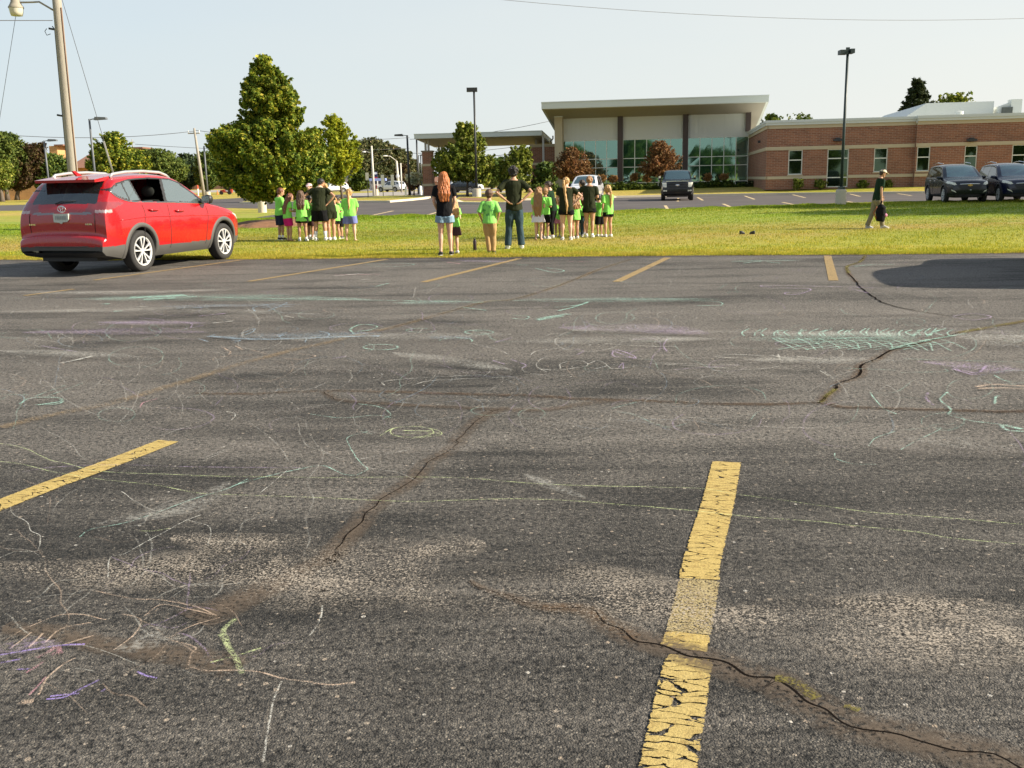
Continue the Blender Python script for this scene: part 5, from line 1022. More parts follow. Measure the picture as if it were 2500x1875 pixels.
# far cars are in the vehicle file
# water bottle and dark shoes on the lawn
b = G(1159.5, 611.5); e = empty('water_bottle', b); tag(e, 'tall dark water bottle standing in the grass between girl and boy', 'water bottle')
MB().lathe([(0, .0), (.036, .0), (.038, .01), (.038, .20), (.030, .225), (0, .225)], n=18).build('bottle', M('plum black steel', (.035, .02, .028), .35, metal=.3), e, True, 40); MB().lathe([(0, .226), (.026, .226), (.026, .255), (.02, .262), (0, .262)], n=16).build('cap', BLK, e, True, 40); MB().tube([(-.018, 0, .258), (-.016, 0, .285), (.016, 0, .285), (.018, 0, .258)], .005, 6).build('handle', BLK, e, True)
for i, (x, lb_, a) in enumerate([(1811.5, 'black shoe lying alone on the grass, left one', .2), (1836.5, 'black shoe lying alone on the grass, right one', 2.6)]):
    b = G(x, 573.5); e = empty('shoe', b+Vector((0, 0, .02)), a); e.scale = (.55, .6, .8); tag(e, lb_, 'shoe', 'black shoes left on the grass')
    MB().tube([(-.12, 0, .05), (-.08, 0, .06), (0, 0, .055), (.08, 0, .04), (.13, 0, .03)], [(.03, .05), (.042, .055), (.042, .045), (.045, .03), (.02, .015)], 10, (0, 1, 0)).build('upper', BLK, e, True); MB().prism([(-.13, -.04), (.1, -.05), (.15, 0), (.1, .05), (-.13, .04)], 0, .02).build('sole', M('rubber', (.02, .02, .02), .9), e)
# fallen leaves on the mound side
rg = np.random.default_rng(5); n = 260; x = rg.normal(c0.x, 3.2, n); y = rg.normal(c0.y-1, 3.0, n); a = rg.uniform(0, 6.28, n); s1 = rg.uniform(.03, .07, n)
v = np.stack([np.stack([x+s1*np.cos(a+k*1.57), y+s1*np.sin(a+k*1.57), np.full(n, .07)+rg.uniform(0, .02, n)], 1) for k in range(4)], 1)
tag(from_np('fallen_leaves', v.reshape(-1, 3), np.arange(n*4).reshape(n, 4), LM['tan']), 'dry fallen leaves scattered under the linden', 'leaves', kind='stuff')
# ================================================================ VEHICLES
RUB = M('tyre rubber', (.022, .021, .020), .85, var=.25, scale=30)
CHR = M('chrome', (.72, .72, .72), .12, metal=1.0, var=.02)
CLAD = M('grey plastic cladding', (.075, .072, .066), .65, var=.1)
BLKP = M('black plastic', (.015, .015, .016), .5, var=.1)
CARG = glass('car glass', (.012, .018, .018), .72, .01, (1, 1, 1), .07)
WSG = glass('windscreen glass', (.02, .05, .055), .85, .01, (.9, 1, 1), .16)
PALEG = glass('clear side glass', (.10, .14, .13), .55, .01, (1, 1, 1), .22)
SEAM = M('seam shadow', (.012, .008, .008), .8)
def paint(name, col, coat=1.0): return M(name, col, .25, 0, .03, 2, coat=coat, spec=.5)
def car(name, label, loc, heading, sp, mats, res=.03, cat='car', group=None):
    """local +x forward, +y left. sp: outline of the body in metres"""
    e = empty(name, loc, heading); tag(e, label, cat, group)
    top = [np.array(p) for p in cr(sp['top'], 10)]; bx, bz = zip(*sp['bot'])
    # sample the top outline evenly by length
    d = [0]
    for i in range(1, len(top)): d.append(d[-1]+float(np.linalg.norm(top[i]-top[i-1])))
    nx = int(d[-1]/res); sam = np.linspace(0, d[-1], nx); tx = np.interp(sam, d, [t[0] for t in top]); tz = np.interp(sam, d, [t[1] for t in top])
    Wd = sp['W']/2; x0, x1 = tx.min(), tx.max(); Rr, Rf = sp.get('Rr', .55), sp.get('Rf', .8); pr, pf = sp.get('pr', .14), sp.get('pf', .26)
    beltx, beltz = zip(*sp['belt']); tum = sp.get('tum', .34); zw = sp.get('zw', .72)
    def plan(x):
        a = max(0, 1-(x-x0)/Rr); b = max(0, 1-(x1-x)/Rf); return Wd*(1-pr*a**2.6-pf*b**2.4)
    def hz(x, z):
        zb_ = float(np.interp(x, beltx, beltz)); w = plan(x); zz = min(z, zb_); k = 1-.055*((zz-zw)/.42)**2
        if zz < .45: k -= .10*((.45-zz)/.25)**2
        y = w*k
        if z > zb_: y -= (z-zb_)*tum+.010
        return y
    ns = max(10, int(.9/res)); na = max(8, int(.7/res)); nb = 3
    V = []; ring = nb+ns+na
    for i in range(nx):
        x, zt = tx[i], tz[i]; zb = min(float(np.interp(x, bx, bz)), zt-.06); r = min(sp.get('r', .11), (zt-zb)*.45); half = []
        yb = hz(x, zb+.04)-.04
        for k in range(nb): half.append((yb*k/nb, zb))
        zs_ = np.linspace(zb+.02, zt-r, ns)
        for z in zs_: half.append((hz(x, z), z))
        Y1 = hz(x, zt-r)
        for k in range(1, na+1):
            th = k/na*math.pi/2; ex = 2/2.5; half.append((Y1*math.cos(th)**ex if k < na else 0.0, zt-r+r*math.sin(th)**ex))
        V += [(x, y, z) for y, z in half]
    V = np.array(V); nh = ring; F_ = {}
    wr = sp['wr']; axles = sp['axles']; archR = sp.get('arch', wr+.07)
    idx = np.arange(nx*nh).reshape(nx, nh)
    a, b, c, d_ = idx[:-1, :-1], idx[1:, :-1], idx[1:, 1:], idx[:-1, 1:]
    Q = np.stack([a, b, c, d_], -1).reshape(-1, 4)
    C_ = V[Q].mean(1); nrm = np.cross(V[Q[:, 1]]-V[Q[:, 0]], V[Q[:, 2]]-V[Q[:, 0]]); nl = np.linalg.norm(nrm, axis=1); nrm = nrm/np.maximum(nl, 1e-9)[:, None]
    up = nrm[:, 2].copy()
    key = np.array(['body']*len(Q), dtype=object)
    for i, (x, y, z) in enumerate(C_):
        if z < float(np.interp(x, bx, bz))+.03 and y < Wd*.8: key[i] = 'under'; continue
        if y > Wd*.45:
            hit = False
            for ax in axles:
                if (x-ax)**2+(z-wr)**2 < archR**2: hit = True
            if hit: key[i] = None; continue
        key[i] = sp['cls'](x, y, z, abs(up[i]), hz)
    objs = {}
    for k in sp['keys']:
        s_ = np.array([q == k for q in key]); Qk = Q[s_]
        if not len(Qk): continue
        sides = sp['keys'][k][2]      # 'both' one mesh across the middle, 'pair' two mirrored parts
        def make(sg, nm, QQ, VV):
            used, inv = np.unique(QQ, return_inverse=True); vv = VV[used]; return vv, inv.reshape(-1, 4)
        v1, f1 = make(1, k, Qk, V); f1 = f1[:, ::-1]      # left side, outward
        v2 = v1*np.array([1, -1, 1]); f2 = f1[:, ::-1]
        ok = lambda f, v: f
        nm, mt = sp['keys'][k][0], sp['keys'][k][1]
        if sides == 'pair':
            for vv, ff in ((v1, f1), (v2, f2)): objs.setdefault(k, []).append(from_np(nm, vv, ff, mats[mt], e, True))
        else:
            vv = np.concatenate([v1, v2]); ff = np.concatenate([f1, f2+len(v1)])
            # weld the centre line
            o = from_np(nm, vv, ff, mats[mt], e, True); objs[k] = [o]
            import bmesh
            bm = bmesh.new(); bm.from_mesh(o.data); bmesh.ops.remove_doubles(bm, verts=bm.verts, dist=1e-5)
            for f in bm.faces: f.smooth = True
            bm.to_mesh(o.data); bm.free()
    # closing ends, wheel wells, belly
    mb = MB()
    for ax in axles:
        for sg in (-1, 1):
            n = 22; y1 = hz(ax, wr+.1)-.015; y0 = y1-.34; pts = []
            for k in range(n+1):
                th = math.pi*(k/n)*1.16-.25; pts.append((ax+(archR+.004)*math.cos(th), wr+(archR+.004)*math.sin(th)))
            vs_ = [(x, sg*hz(x, max(z, .2))-sg*.012, z) for x, z in pts]+[(x, sg*y0, z) for x, z in pts]
            mb.add(vs_, [(k, k+1, n+2+k, n+1+k) for k in range(n)]); mb.add([(x, sg*y0, z) for x, z in pts], [tuple(range(n+1))])
    mb.box(x0+.18, x1-.25, -Wd+.36, Wd-.36, .24, .50); mb.build('underbody', BLKP, e)
    if sp.get('cladding', True):
        for ax in axles:
            for sg in (-1, 1):
                mb = MB(); n = 28; A = []; w_ = sp.get('cw', .055)
                for k in range(n+1):
                    th = math.pi*(k/n)*1.14-.22
                    for rr_, off in ((archR-.012, -.05), (archR-.008, .012), (archR+w_, .012), (archR+w_+.006, -.004)):
                        x = ax+rr_*math.cos(th); z = wr+rr_*math.sin(th); A.append((x, sg*(hz(x, max(z, .25))+off), z))
                fs = []
                for k in range(n):
                    for j in range(3): q = (k*4+j, k*4+j+1, (k+1)*4+j+1, (k+1)*4+j); fs.append(q if sg > 0 else q[::-1])
                mb.add(A, fs); mb.build('wheel_arch', mats.get('clad', CLAD), e, True)
    # wheels
    for ax in axles:
        for sg in (-1, 1):
            y = hz(ax, wr+.25)-.11; wheel(e, ax, sg*y, wr, sg, sp.get('rim', 'alloy'), sp.get('tw', .225))
    return e, hz, objs
def wheel(e, x, y, r, sg, style='alloy', tw=.225):
    w = MB(); h = tw/2; w.lathe([(r*.70, -h*.8), (r*.80, -h), (r*.95, -h*.92), (r*.995, -h*.7), (r, 0), (r*.995, h*.7), (r*.95, h*.92), (r*.80, h), (r*.70, h*.8)], n=44, axis='y')
    def rot(mb): mb.v = [(x+a, y+sg*b, c+r) for a, b, c in mb.v]; 
    if sg < 0: w.f = [f[::-1] for f in w.f]
    rot(w); t = w.build('wheel', RUB, e, True)
    # outer face is at +h in local y
    d = MB(); d.lathe([(0, h*.35), (r*.66, h*.35), (r*.70, h*.8)], n=36, axis='y'); rot(d); d.build('rim_barrel', M('dark rim', (.010, .010, .010), .6, spec=.2), t, True)
    rr = MB(); rr.lathe([(r*.62, h*.72), (r*.66, h*.90), (r*.705, h*.93), (r*.715, h*.80)], n=44, axis='y')
    if style == 'alloy':
        for k in range(5):
            for dl in (-.20, .20):
                a = 2*math.pi*k/5+.3; a1 = a+dl*.42; a2 = a+dl*1.15
                c1 = Vector((math.cos(a1)*r*.10, h*.72, math.sin(a1)*r*.10)); c2 = Vector((math.cos(a2)*r*.655, h*.86, math.sin(a2)*r*.655))
                ax = (c2-c1)/2; tn = Vector((-math.sin(a2), 0, math.cos(a2))); vs = []
                for p, wd in ((c1, .010), (c1*.45+c2*.55+tn*dl*.02, .011), (c2, .019)):
                    for u_, q in ((-1, -1), (1, -1), (1, 1), (-1, 1)): vs.append(tuple(p+tn*wd*u_*r/.36+Vector((0, .014*q, 0))))
                fs = []
                for s_ in range(2):
                    for j in range(4): fs.append((s_*4+j, s_*4+(j+1) % 4, (s_+1)*4+(j+1) % 4, (s_+1)*4+j))
                fs += [(3, 2, 1, 0), (8, 9, 10, 11)]; rr.add(vs, fs)
        rr.lathe([(0, h*.86), (r*.10, h*.86), (r*.14, h*.74), (r*.14, h*.5)], n=20, axis='y')
    else:
        for k in range(6):
            a = 2*math.pi*k/6; c2 = Vector((math.cos(a)*r*.38, h*.72, math.sin(a)*r*.38)); ax = Vector((math.cos(a), 0, math.sin(a)))*r*.28; tn = Vector((-math.sin(a), 0, math.cos(a)))*r*.07
            rr.obox(c2, ax, tn, (0, .012, 0))
        rr.lathe([(0, h*.8), (r*.12, h*.8), (r*.16, h*.6)], n=16, axis='y')
    rot(rr); rr.build('rim', M('silver alloy', (.62, .62, .61), .35, metal=.25, var=.05) if style == 'alloy' else M('dark alloy', (.14, .14, .15), .35, metal=.6), t, True, 35)
def surf(e, hz, pts, sg, r, mat, name, off=.0, smooth=6, par=None):
    q = cr(pts, smooth) if smooth else pts
    return MB().tube([(float(p[0]), sg*(hz(float(p[0]), float(p[1]))+off), float(p[1])) for p in q], r, 6).build(name, mat, par or e, True)
def interior(e, rows, roofz, mat=None, wheel_x=None, beltz=1.0):
    g = mat or M('grey cabin trim', (.05, .048, .045), .9)
    for i, x in enumerate(rows):
        for y in (-.38, .38):
            MB().tube([(x+.42, y, .62), (x, y, .62), (x-.10, y, .80), (x-.20, y, 1.20)], [(.24, .07), (.25, .09), (.25, .07), (.21, .05)], 10, (0, 1, 0)).build('seat', g, e, True)
            MB().ball((x-.24, y, 1.36), (.06, .145, .10), 12).build('headrest', g, e, True)
# ---------------------------------------------------------------- red compact suv
RED = paint('bright red car paint', (.36, .005, .008), .8)
def red_cls(x, y, z, up, hz):
    if y > .30 and x > -.80:
        if y > .50 and z > 1.0:
            if inpoly(x, z, FD): return 'gfd'
            if inpoly(x, z, RD): return 'grd'
            if inpoly(x, z, RDQ): return 'grq'
            if inpoly(x, z, QW): return 'gqw'
            if inpoly(x, z, BLKT): return 'btrim'
    if z > 1.185 and z < 1.56 and y < .66-.14*(z-1.15) and x < -.45: return 'gback'
    if x > 1.36 and x < 2.28 and z > 1.13 and y < .70-.28*(z-1.1) and up > .2: return 'gws'
    if z < (.49 if x < -.45 else (.42 if -.3 < x < 3 else .44)): return 'clad'
    if (x < -.10 and inpoly(x, z, TLS) and y > .5) or (x < -.70 and y > .48 and inpoly(y, z, TLR)): return 'lens' if z < 1.082 and x < -.66 and y > .66 else 'tail'
    if x < -.70 and y > .16 and 1.012 < z < 1.050 and y <= .60: return 'garn'
    if x > 3.1 and inpoly(x, z, HLS) and y > .45: return 'head'
    return 'body'
FD = [(.91, 1.185), (2.06, 1.13), (1.99, 1.18), (1.42, 1.50), (1.2, 1.555), (.98, 1.570)]
RD = [(.16, 1.205), (.83, 1.185), (.90, 1.57), (.55, 1.58), (.04, 1.555)]
RDQ = [(.09, 1.155), (.125, 1.15), (-.01, 1.565), (-.12, 1.545), (-.30, 1.50), (-.02, 1.17)]
RDQ = [(-.13, 1.225), (.12, 1.210), (.0, 1.55), (-.20, 1.52)]
QW = [(-.17, 1.235), (-.235, 1.51), (-.42, 1.46), (-.58, 1.39), (-.42, 1.30)]
BLKT = [(-.64, 1.405), (-.46, 1.285), (-.18, 1.205), (.2, 1.185), (2.14, 1.11), (2.1, 1.15), (1.48, 1.51), (1.2, 1.58), (.6, 1.605), (0, 1.58), (-.3, 1.525)]
TLS = [(-1.0, 1.04), (-.72, 1.075), (-.52, 1.13), (-.34, 1.175), (-.42, 1.20), (-.70, 1.215), (-1.0, 1.205)]
TLR = [(.48, 1.06), (.60, 1.035), (1.0, 1.035), (1.0, 1.205), (.68, 1.175), (.48, 1.12)]
HLS = [(3.05, .90), (3.25, .98), (3.6, .80), (3.6, .70), (3.3, .78)]
red_sp = dict(top=[(-.975, .43), (-.99, .55), (-.975, .655), (-.925, .69), (-.90, .72), (-.90, .90), (-.885, 1.04), (-.845, 1.15), (-.72, 1.32), (-.58, 1.48), (-.47, 1.575), (-.30, 1.635), (.2, 1.675), (.7, 1.685), (1.15, 1.665), (1.45, 1.60), (1.85, 1.40), (2.25, 1.175), (2.6, 1.11), (3.0, 1.03), (3.3, .92), (3.46, .80), (3.54, .62), (3.56, .45)],
    bot=[(-1.0, .40), (-.9, .32), (-.5, .25), (0, .22), (2.6, .22), (3.2, .24), (3.58, .34)], W=1.845, belt=[(-1, 1.19), (-.5, 1.19), (1, 1.16), (2.1, 1.10), (2.6, 1.0), (3.6, .75)], wr=.355, axles=(0, 2.66), cls=red_cls, r=.11, tum=.31, pr=.07, pf=.25, cw=.060,
    keys={'body': ('body', 'paint', 'both'), 'under': ('floor_pan', 'black', 'both'), 'clad': ('lower_cladding', 'clad', 'both'), 'btrim': ('window_trim', 'black', 'pair'), 'gfd': ('front_window', 'pale', 'pair'), 'grd': ('rear_window', 'glass', 'pair'), 'grq': ('rear_quarter_glass', 'pale', 'pair'), 'gqw': ('quarter_window', 'pale', 'pair'), 'gback': ('rear_windscreen', 'glass', 'both'), 'gws': ('windscreen', 'glass', 'both'), 'tail': ('tail_light', 'tail', 'pair'), 'lens': ('clear_lens', 'lens', 'pair'), 'garn': ('chrome_garnish', 'garn', 'both'), 'head': ('headlight', 'headl', 'pair')})
TAILM = M('tail light lens', (.22, .03, .035), .12, var=.35, scale=8, coat=1); HEADM = M('headlight lens', (.70, .68, .55), .15, var=.2, scale=9, coat=1)
red_m = dict(paint=RED, black=BLKP, clad=CLAD, glass=CARG, pale=PALEG, tail=TAILM, lens=M('clear lamp lens', (.42, .30, .29), .15, var=.5, scale=14, coat=1), garn=M('satin chrome', (.22, .19, .20), .3, metal=.8), headl=HEADM)
HD = R_(90-15.5)
loc = G(356, 663)+Vector((-math.cos(R_(15.5)), math.sin(R_(15.5)), 0))*.92
suv, hz_r, ob = car('red_suv', 'glossy red compact suv with silver roof rails and one open rear window, seen from behind', loc, HD, red_sp, red_m, .017, cat='suv')
suv.scale = (1.03, 1.0, 1.05)
# the rear door window on the right side is wound down: no pane there
for o in ob['grd'][1:]:
    KIDS[suv.name].remove(o); bpy.data.objects.remove(o)
interior(suv, [1.25, .25], 1.6)
MB().box(-.35, -.25, -.6, .6, .6, 1.05).build('luggage_cover', M('grey cabin trim', (.05, .048, .045), .9), suv)
MB().box(-.2, 2.0, -.70, .70, .40, .55).build('cabin_floor', M('grey cabin trim', (.05, .048, .045), .9), suv)
for sg in (-1, 1):
    surf(suv, hz_r, [(.085, .40), (.09, .75), (.16, .98), (.13, 1.14)], sg, .0055, SEAM, 'door_seam')
    surf(suv, hz_r, [(.86, .36), (.865, .7), (.875, 1.12)], sg, .0055, SEAM, 'door_seam'); surf(suv, hz_r, [(2.02, .36), (2.05, .62), (2.13, .90), (2.10, 1.06)], sg, .0055, SEAM, 'door_seam')
    surf(suv, hz_r, [(-.60, 1.38), (-.45, 1.275), (-.16, 1.20), (.3, 1.178), (1.2, 1.150), (2.1, 1.105)], sg, .009, CHR, 'chrome_strip', .004)
    for x, z in ((.30, 1.04), (1.08, 1.0)):
        MB().tube([(x-.02, sg*(hz_r(x, z)+.010), z+.01), (x+.05, sg*(hz_r(x, z)+.040), z), (x+.20, sg*(hz_r(x+.2, z)+.038), z), (x+.26, sg*(hz_r(x, z)+.008), z-.005)], [.012, .015, .015, .011], 8).build('door_handle', RED, suv, True)
    # side bulge crease
    surf(suv, hz_r, [(-.55, .90), (.2, .93), (1.2, .91), (2.3, .88), (2.9, .86)], sg, .012, RED, 'shoulder_crease', -.004)
    MB().tube([(-.32, sg*.60, 1.61), (-.24, sg*.60, 1.66), (.1, sg*.605, 1.695), (.6, sg*.605, 1.71), (1.1, sg*.60, 1.69), (1.32, sg*.59, 1.64), (1.42, sg*.585, 1.585)], [(.022, .026)]*7, 8).build('roof_rail', M('satin silver rail', (.50, .50, .49), .3, metal=.5), suv, True)
    mm_ = MB(); mm_.tube([(1.98, sg*.80, 1.14), (2.0, sg*.92, 1.14)], .03, 8); mm_.build('mirror_stalk', BLKP, suv, True)
    MB().tube([(2.02, sg*.90, 1.185), (2.03, sg*.99, 1.190), (2.0, sg*1.07, 1.185), (1.99, sg*1.09, 1.18)], [(.05, .06), (.075, .085), (.07, .08), (.03, .04)], 12, (1, 0, 0)).build('mirror', BLKP, suv, True)
    MB().box(1.93, 1.945, sg*1.0-.075, sg*1.0+.075, 1.125, 1.245).build('mirror_glass', PALEG, suv)
    MB().ball((-.915, sg*.70, .595), (.05, .11, .03), 10).build('rear_reflector', M('dark red lens', (.25, .03, .03), .2, coat=1), suv, True)
# spoiler
sp_ = MB(); sp_.add([(-.34, -.60, 1.628), (-.34, .60, 1.628), (-.74, .62, 1.575), (-.74, -.62, 1.575), (-.34, -.60, 1.56), (-.34, .60, 1.56), (-.73, .61, 1.530), (-.73, -.61, 1.530)], [(0, 3, 2, 1), (4, 5, 6, 7), (3, 7, 6, 2), (0, 4, 7, 3), (1, 2, 6, 5), (0, 1, 5, 4)]); sp_.build('spoiler', RED, suv)
MB().prism([(-.42, 1.635), (-.30, 1.645), (-.46, 1.725), (-.52, 1.72)], -.02, .02, 'y').build('shark_fin_antenna', RED, suv)
# plate, badge, wiper, lettering marks, bumper corner, exhaust
MB().prism([(-.155, .93), (-.12, .90), (-.03, .89), (.0, .865), (.04, .885), (.15, .895), (.155, 1.03), (-.155, 1.03)], -.922, -.880, 'x').build('number_plate', M('pale number plate', (.52, .54, .46), .5, var=.5, scale=38), suv)
pl = MB(); 
for k in range(7): pl.box(-.928, -.9225, -.115+k*.034, -.095+k*.034, .935, .995)
pl.build('plate_characters', M('faint plate lettering', (.30, .32, .30), .6), suv)
def ring(cy, cz, ry, rz, x, r=.007, n=28): return [(x+.0, cy+ry*math.cos(2*math.pi*k/n), cz+rz*math.sin(2*math.pi*k/n)) for k in range(n+1)]
em = MB(); em.tube(ring(0, 1.105, .078, .052, -.878), .008, 6); em.tube(ring(0, 1.105, .024, .046, -.880), .006, 6); em.tube(ring(0, 1.125, .050, .020, -.876), .006, 6); em.build('emblem', CHR, suv, True)
MB().tube([(-.845, .14, 1.19), (-.82, .05, 1.225), (-.80, -.24, 1.235)], [.014, .010, .006], 6).build('rear_wiper', BLKP, suv, True)
for y0 in (.60, -.56):
    mk_ = MB()
    for k in range(4): mk_.box(-.912, -.90, y0+.035*k-.05, y0+.035*k-.028, .842, .868)
    mk_.build('badge_lettering', CHR, suv)
MB().tube([(-.975, -.62, .50), (-.985, -.4, .49), (-.985, .4, .49), (-.975, .62, .50)], .010, 6).build('bumper_lip', CLAD, suv, True)
MB().tube([(-.2, -.45, .30), (-.80, -.48, .29)], .035, 10).build('exhaust_pipe', M('rusty steel', (.20, .15, .11), .5, metal=.6, var=.4), suv, True)
MB().tube([(-.72, .0, .36), (-.5, 0, .34), (-.1, 0, .34)], [.08, .12, .10], 10).build('muffler', M('rusty steel', (.20, .15, .11), .5, metal=.6, var=.4), suv, True)
for sg in (-1, 1): MB().tube([(-.90, sg*.66, .72), (-.905, sg*.67, .90), (-.89, sg*.665, 1.03)], .005, 5).build('tailgate_seam', SEAM, suv)

# ---------------------------------------------------------------- generic front views
def front_marks(x, y, z, sp): return None
def mk_cls(sp):
    def cls(x, y, z, up, hz):
        xr_, xw, zb_ = sp['xroof'], sp['xcowl'], sp['zb']
        if x > xr_-.02 and x < xw and z > sp['zcowl'] and y < sp['wtop']+(sp['wbot']-sp['wtop'])*(x-xr_)/(xw-xr_) and up > .15: return 'gws'
        if x < sp['xrg'] and z > zb_+.05 and z < sp['zrg'] and y < .66: return 'gback'
        if y > .5 and z > zb_-.05:
            for p in sp['panes']:
                if inpoly(x, z, p): return 'gside'
        if x > sp['xnose']:
            for k in ('grille', 'headl', 'fog'):
                for p in sp.get(k, []):
                    if inpoly(y, z, p): return k
        if z < sp.get('zclad', .36): return 'clad'
        return 'body'
    return cls
gk = {'body': ('body', 'paint', 'both'), 'under': ('floor_pan', 'black', 'both'), 'clad': ('lower_cladding', 'clad', 'both'), 'gws': ('windscreen', 'ws', 'both'), 'gside': ('side_window', 'glass', 'pair'), 'gback': ('rear_windscreen', 'glass', 'both'), 'grille': ('grille', 'grille', 'both'), 'headl': ('headlight', 'headl', 'pair'), 'fog': ('fog_light', 'headl', 'pair')}
def front_mats(p): return dict(paint=p, black=BLKP, clad=BLKP, glass=CARG, ws=WSG, grille=M('black grille', (.012, .012, .013), .5, var=.5, scale=30), headl=HEADM)
# mid-size suv
ms = dict(top=[(-1.0, .48), (-1.02, .75), (-.98, .95), (-.92, 1.10), (-.80, 1.42), (-.65, 1.64), (-.3, 1.73), (.6, 1.77), (1.3, 1.745), (1.75, 1.66), (2.2, 1.42), (2.62, 1.17), (3.0, 1.10), (3.45, 1.05), (3.72, .98), (3.84, .82), (3.87, .60), (3.84, .42)],
    bot=[(-1, .40), (-.4, .27), (3.2, .24), (3.87, .30)], W=1.96, belt=[(-1, 1.12), (2.0, 1.08), (3.87, .85)], wr=.37, axles=(0, 2.95), r=.12, tum=.34, pf=.24,
    xroof=1.68, xcowl=2.62, zcowl=1.17, wtop=.60, wbot=.76, xrg=-.62, zrg=1.60, zb=1.1, xnose=3.3, panes=[[(.98, 1.15), (2.2, 1.12), (1.7, 1.60), (1.02, 1.67)], [(-.1, 1.15), (.9, 1.15), (.94, 1.67), (-.05, 1.66)], [(-.65, 1.2), (-.2, 1.15), (-.15, 1.65), (-.55, 1.55)]],
    grille=[[(0, .60), (.42, .62), (.56, .76), (.50, .83), (0, .84)]], headl=[[(.58, .82), (.66, .92), (.92, 1.00), (.95, .90), (.74, .82)]], fog=[[(.60, .46), (.80, .56), (.82, .62), (.66, .54)]], keys=gk)
ms['cls'] = mk_cls(ms)
def dress_front(e, hz, sp, zmir, xm, chrome=None, rail=True, mirror_mat=None):
    for sg in (-1, 1):
        MB().tube([(xm, sg*(hz(xm, zmir)-.05), zmir), (xm, sg*(hz(xm, zmir)+.08), zmir+.03), (xm-.02, sg*(hz(xm, zmir)+.22), zmir+.05)], [(.04, .04), (.07, .08), (.05, .05)], 10, (1, 0, 0)).build('mirror', mirror_mat or BLKP, e, True)
        for x in (.93,): surf(e, hz, [(x, .4), (x, 1.1)], sg, .006, SEAM, 'door_seam')
        for x in (.30, 1.15): MB().tube([(x, sg*(hz(x, 1)+.02), 1.0), (x+.2, sg*(hz(x, 1)+.02), 1.0)], .014, 6).build('door_handle', CHR, e)
def place_front(px, py, az=9.0): 
    g = G(px, py); a = R_(az); h = math.atan2(-math.cos(a), -math.sin(a)); return g, h
def bowtie(e, x, z, s=.11):
    MB().prism([(-s, -s*.30), (-s*.35, -s*.30), (-s*.35, -s*.5), (s*.35, -s*.5), (s*.35, -s*.30), (s*1.1, -s*.30), (s, s*.30), (s*.35, s*.30), (s*.35, s*.5), (-s*.35, s*.5), (-s*.35, s*.30), (-s*1.1, s*.30)], x, x+.02, 'x').build('emblem', M('gold badge', (.60, .38, .10), .35, metal=.5), e)
    o = e.children if False else None
def dark_suv(label, px, py, az, pnt, grp=None, front=True, Z=None):
    g, h = place_front(px, py, az); f = Vector((math.cos(h), math.sin(h), 0)); loc = g-f*2.95
    e, hz, ob = car('parked_suv', label, loc, h, ms, front_mats(pnt), .028, cat='suv', group=grp); dress_front(e, hz, ms, 1.10, 2.25, mirror_mat=pnt)
    interior(e, [1.6, .6], 1.6); e.scale = (1, 1, 1.05)
    for sg in (-1, 1): MB().tube([(-.4, sg*.66, 1.78), (.5, sg*.665, 1.84), (1.3, sg*.66, 1.79)], .02, 6).build('roof_rail', CHR, e, True)
    pts = [(0, .585), (.44, .605), (.585, .765), (.52, .845), (0, .86)]; full = [(y, z) for y, z in pts]+[(-y, z) for y, z in pts[::-1]]
    t = MB(); t.tube([(3.86-.30*(abs(y)/.98)**2.4, y, z) for y, z in full+[full[0]]], .020, 6); t.build('grille_surround', CHR, e, True)
    for k in range(3): MB().tube([(3.85-.2*(abs(y)/.98)**2.4, y, .66+.055*k) for y in (-.46, -.2, 0, .2, .46)], .007, 5).build('grille_bar', CHR, e, True)
    b_ = MB(); s = .10; b_.prism([(-s*1.1, -s*.28), (-s*.35, -s*.28), (-s*.35, -s*.5), (s*.35, -s*.5), (s*.35, -s*.28), (s, -s*.28), (s*1.1, s*.28), (s*.35, s*.28), (s*.35, s*.5), (-s*.35, s*.5), (-s*.35, s*.28), (-s, s*.28)], 3.875, 3.895, 'x')
    b_.v = [(x, y, z+.80) for x, y, z in b_.v]; b_.build('emblem', M('gold badge', (.60, .38, .10), .35, metal=.5), e)
    for sg in (-1, 1): MB().tube([(3.74, sg*.60, .50), (3.70, sg*.72, .53), (3.62, sg*.84, .62)], .022, 6).build('bumper_accent', CHR, e, True)
    return e
NAVY = paint('blue black car paint', (.005, .008, .013), .22); BLUE = paint('deep blue car paint', (.006, .009, .028), .25); BLK_ = paint('black car paint', (.003, .0035, .004), .15); WHITE = paint('white car paint', (.72, .72, .74)); SILV = paint('silver car paint', (.45, .46, .48))
gs = 'suvs parked nose out at the right'
dark_suv('dark suv with gold bow tie badge parked at the right, whole', 2352, 494.5, 9, NAVY, gs)
dark_suv('deep blue suv cut by the right photo edge', 2487, 493, 9, BLUE, gs)
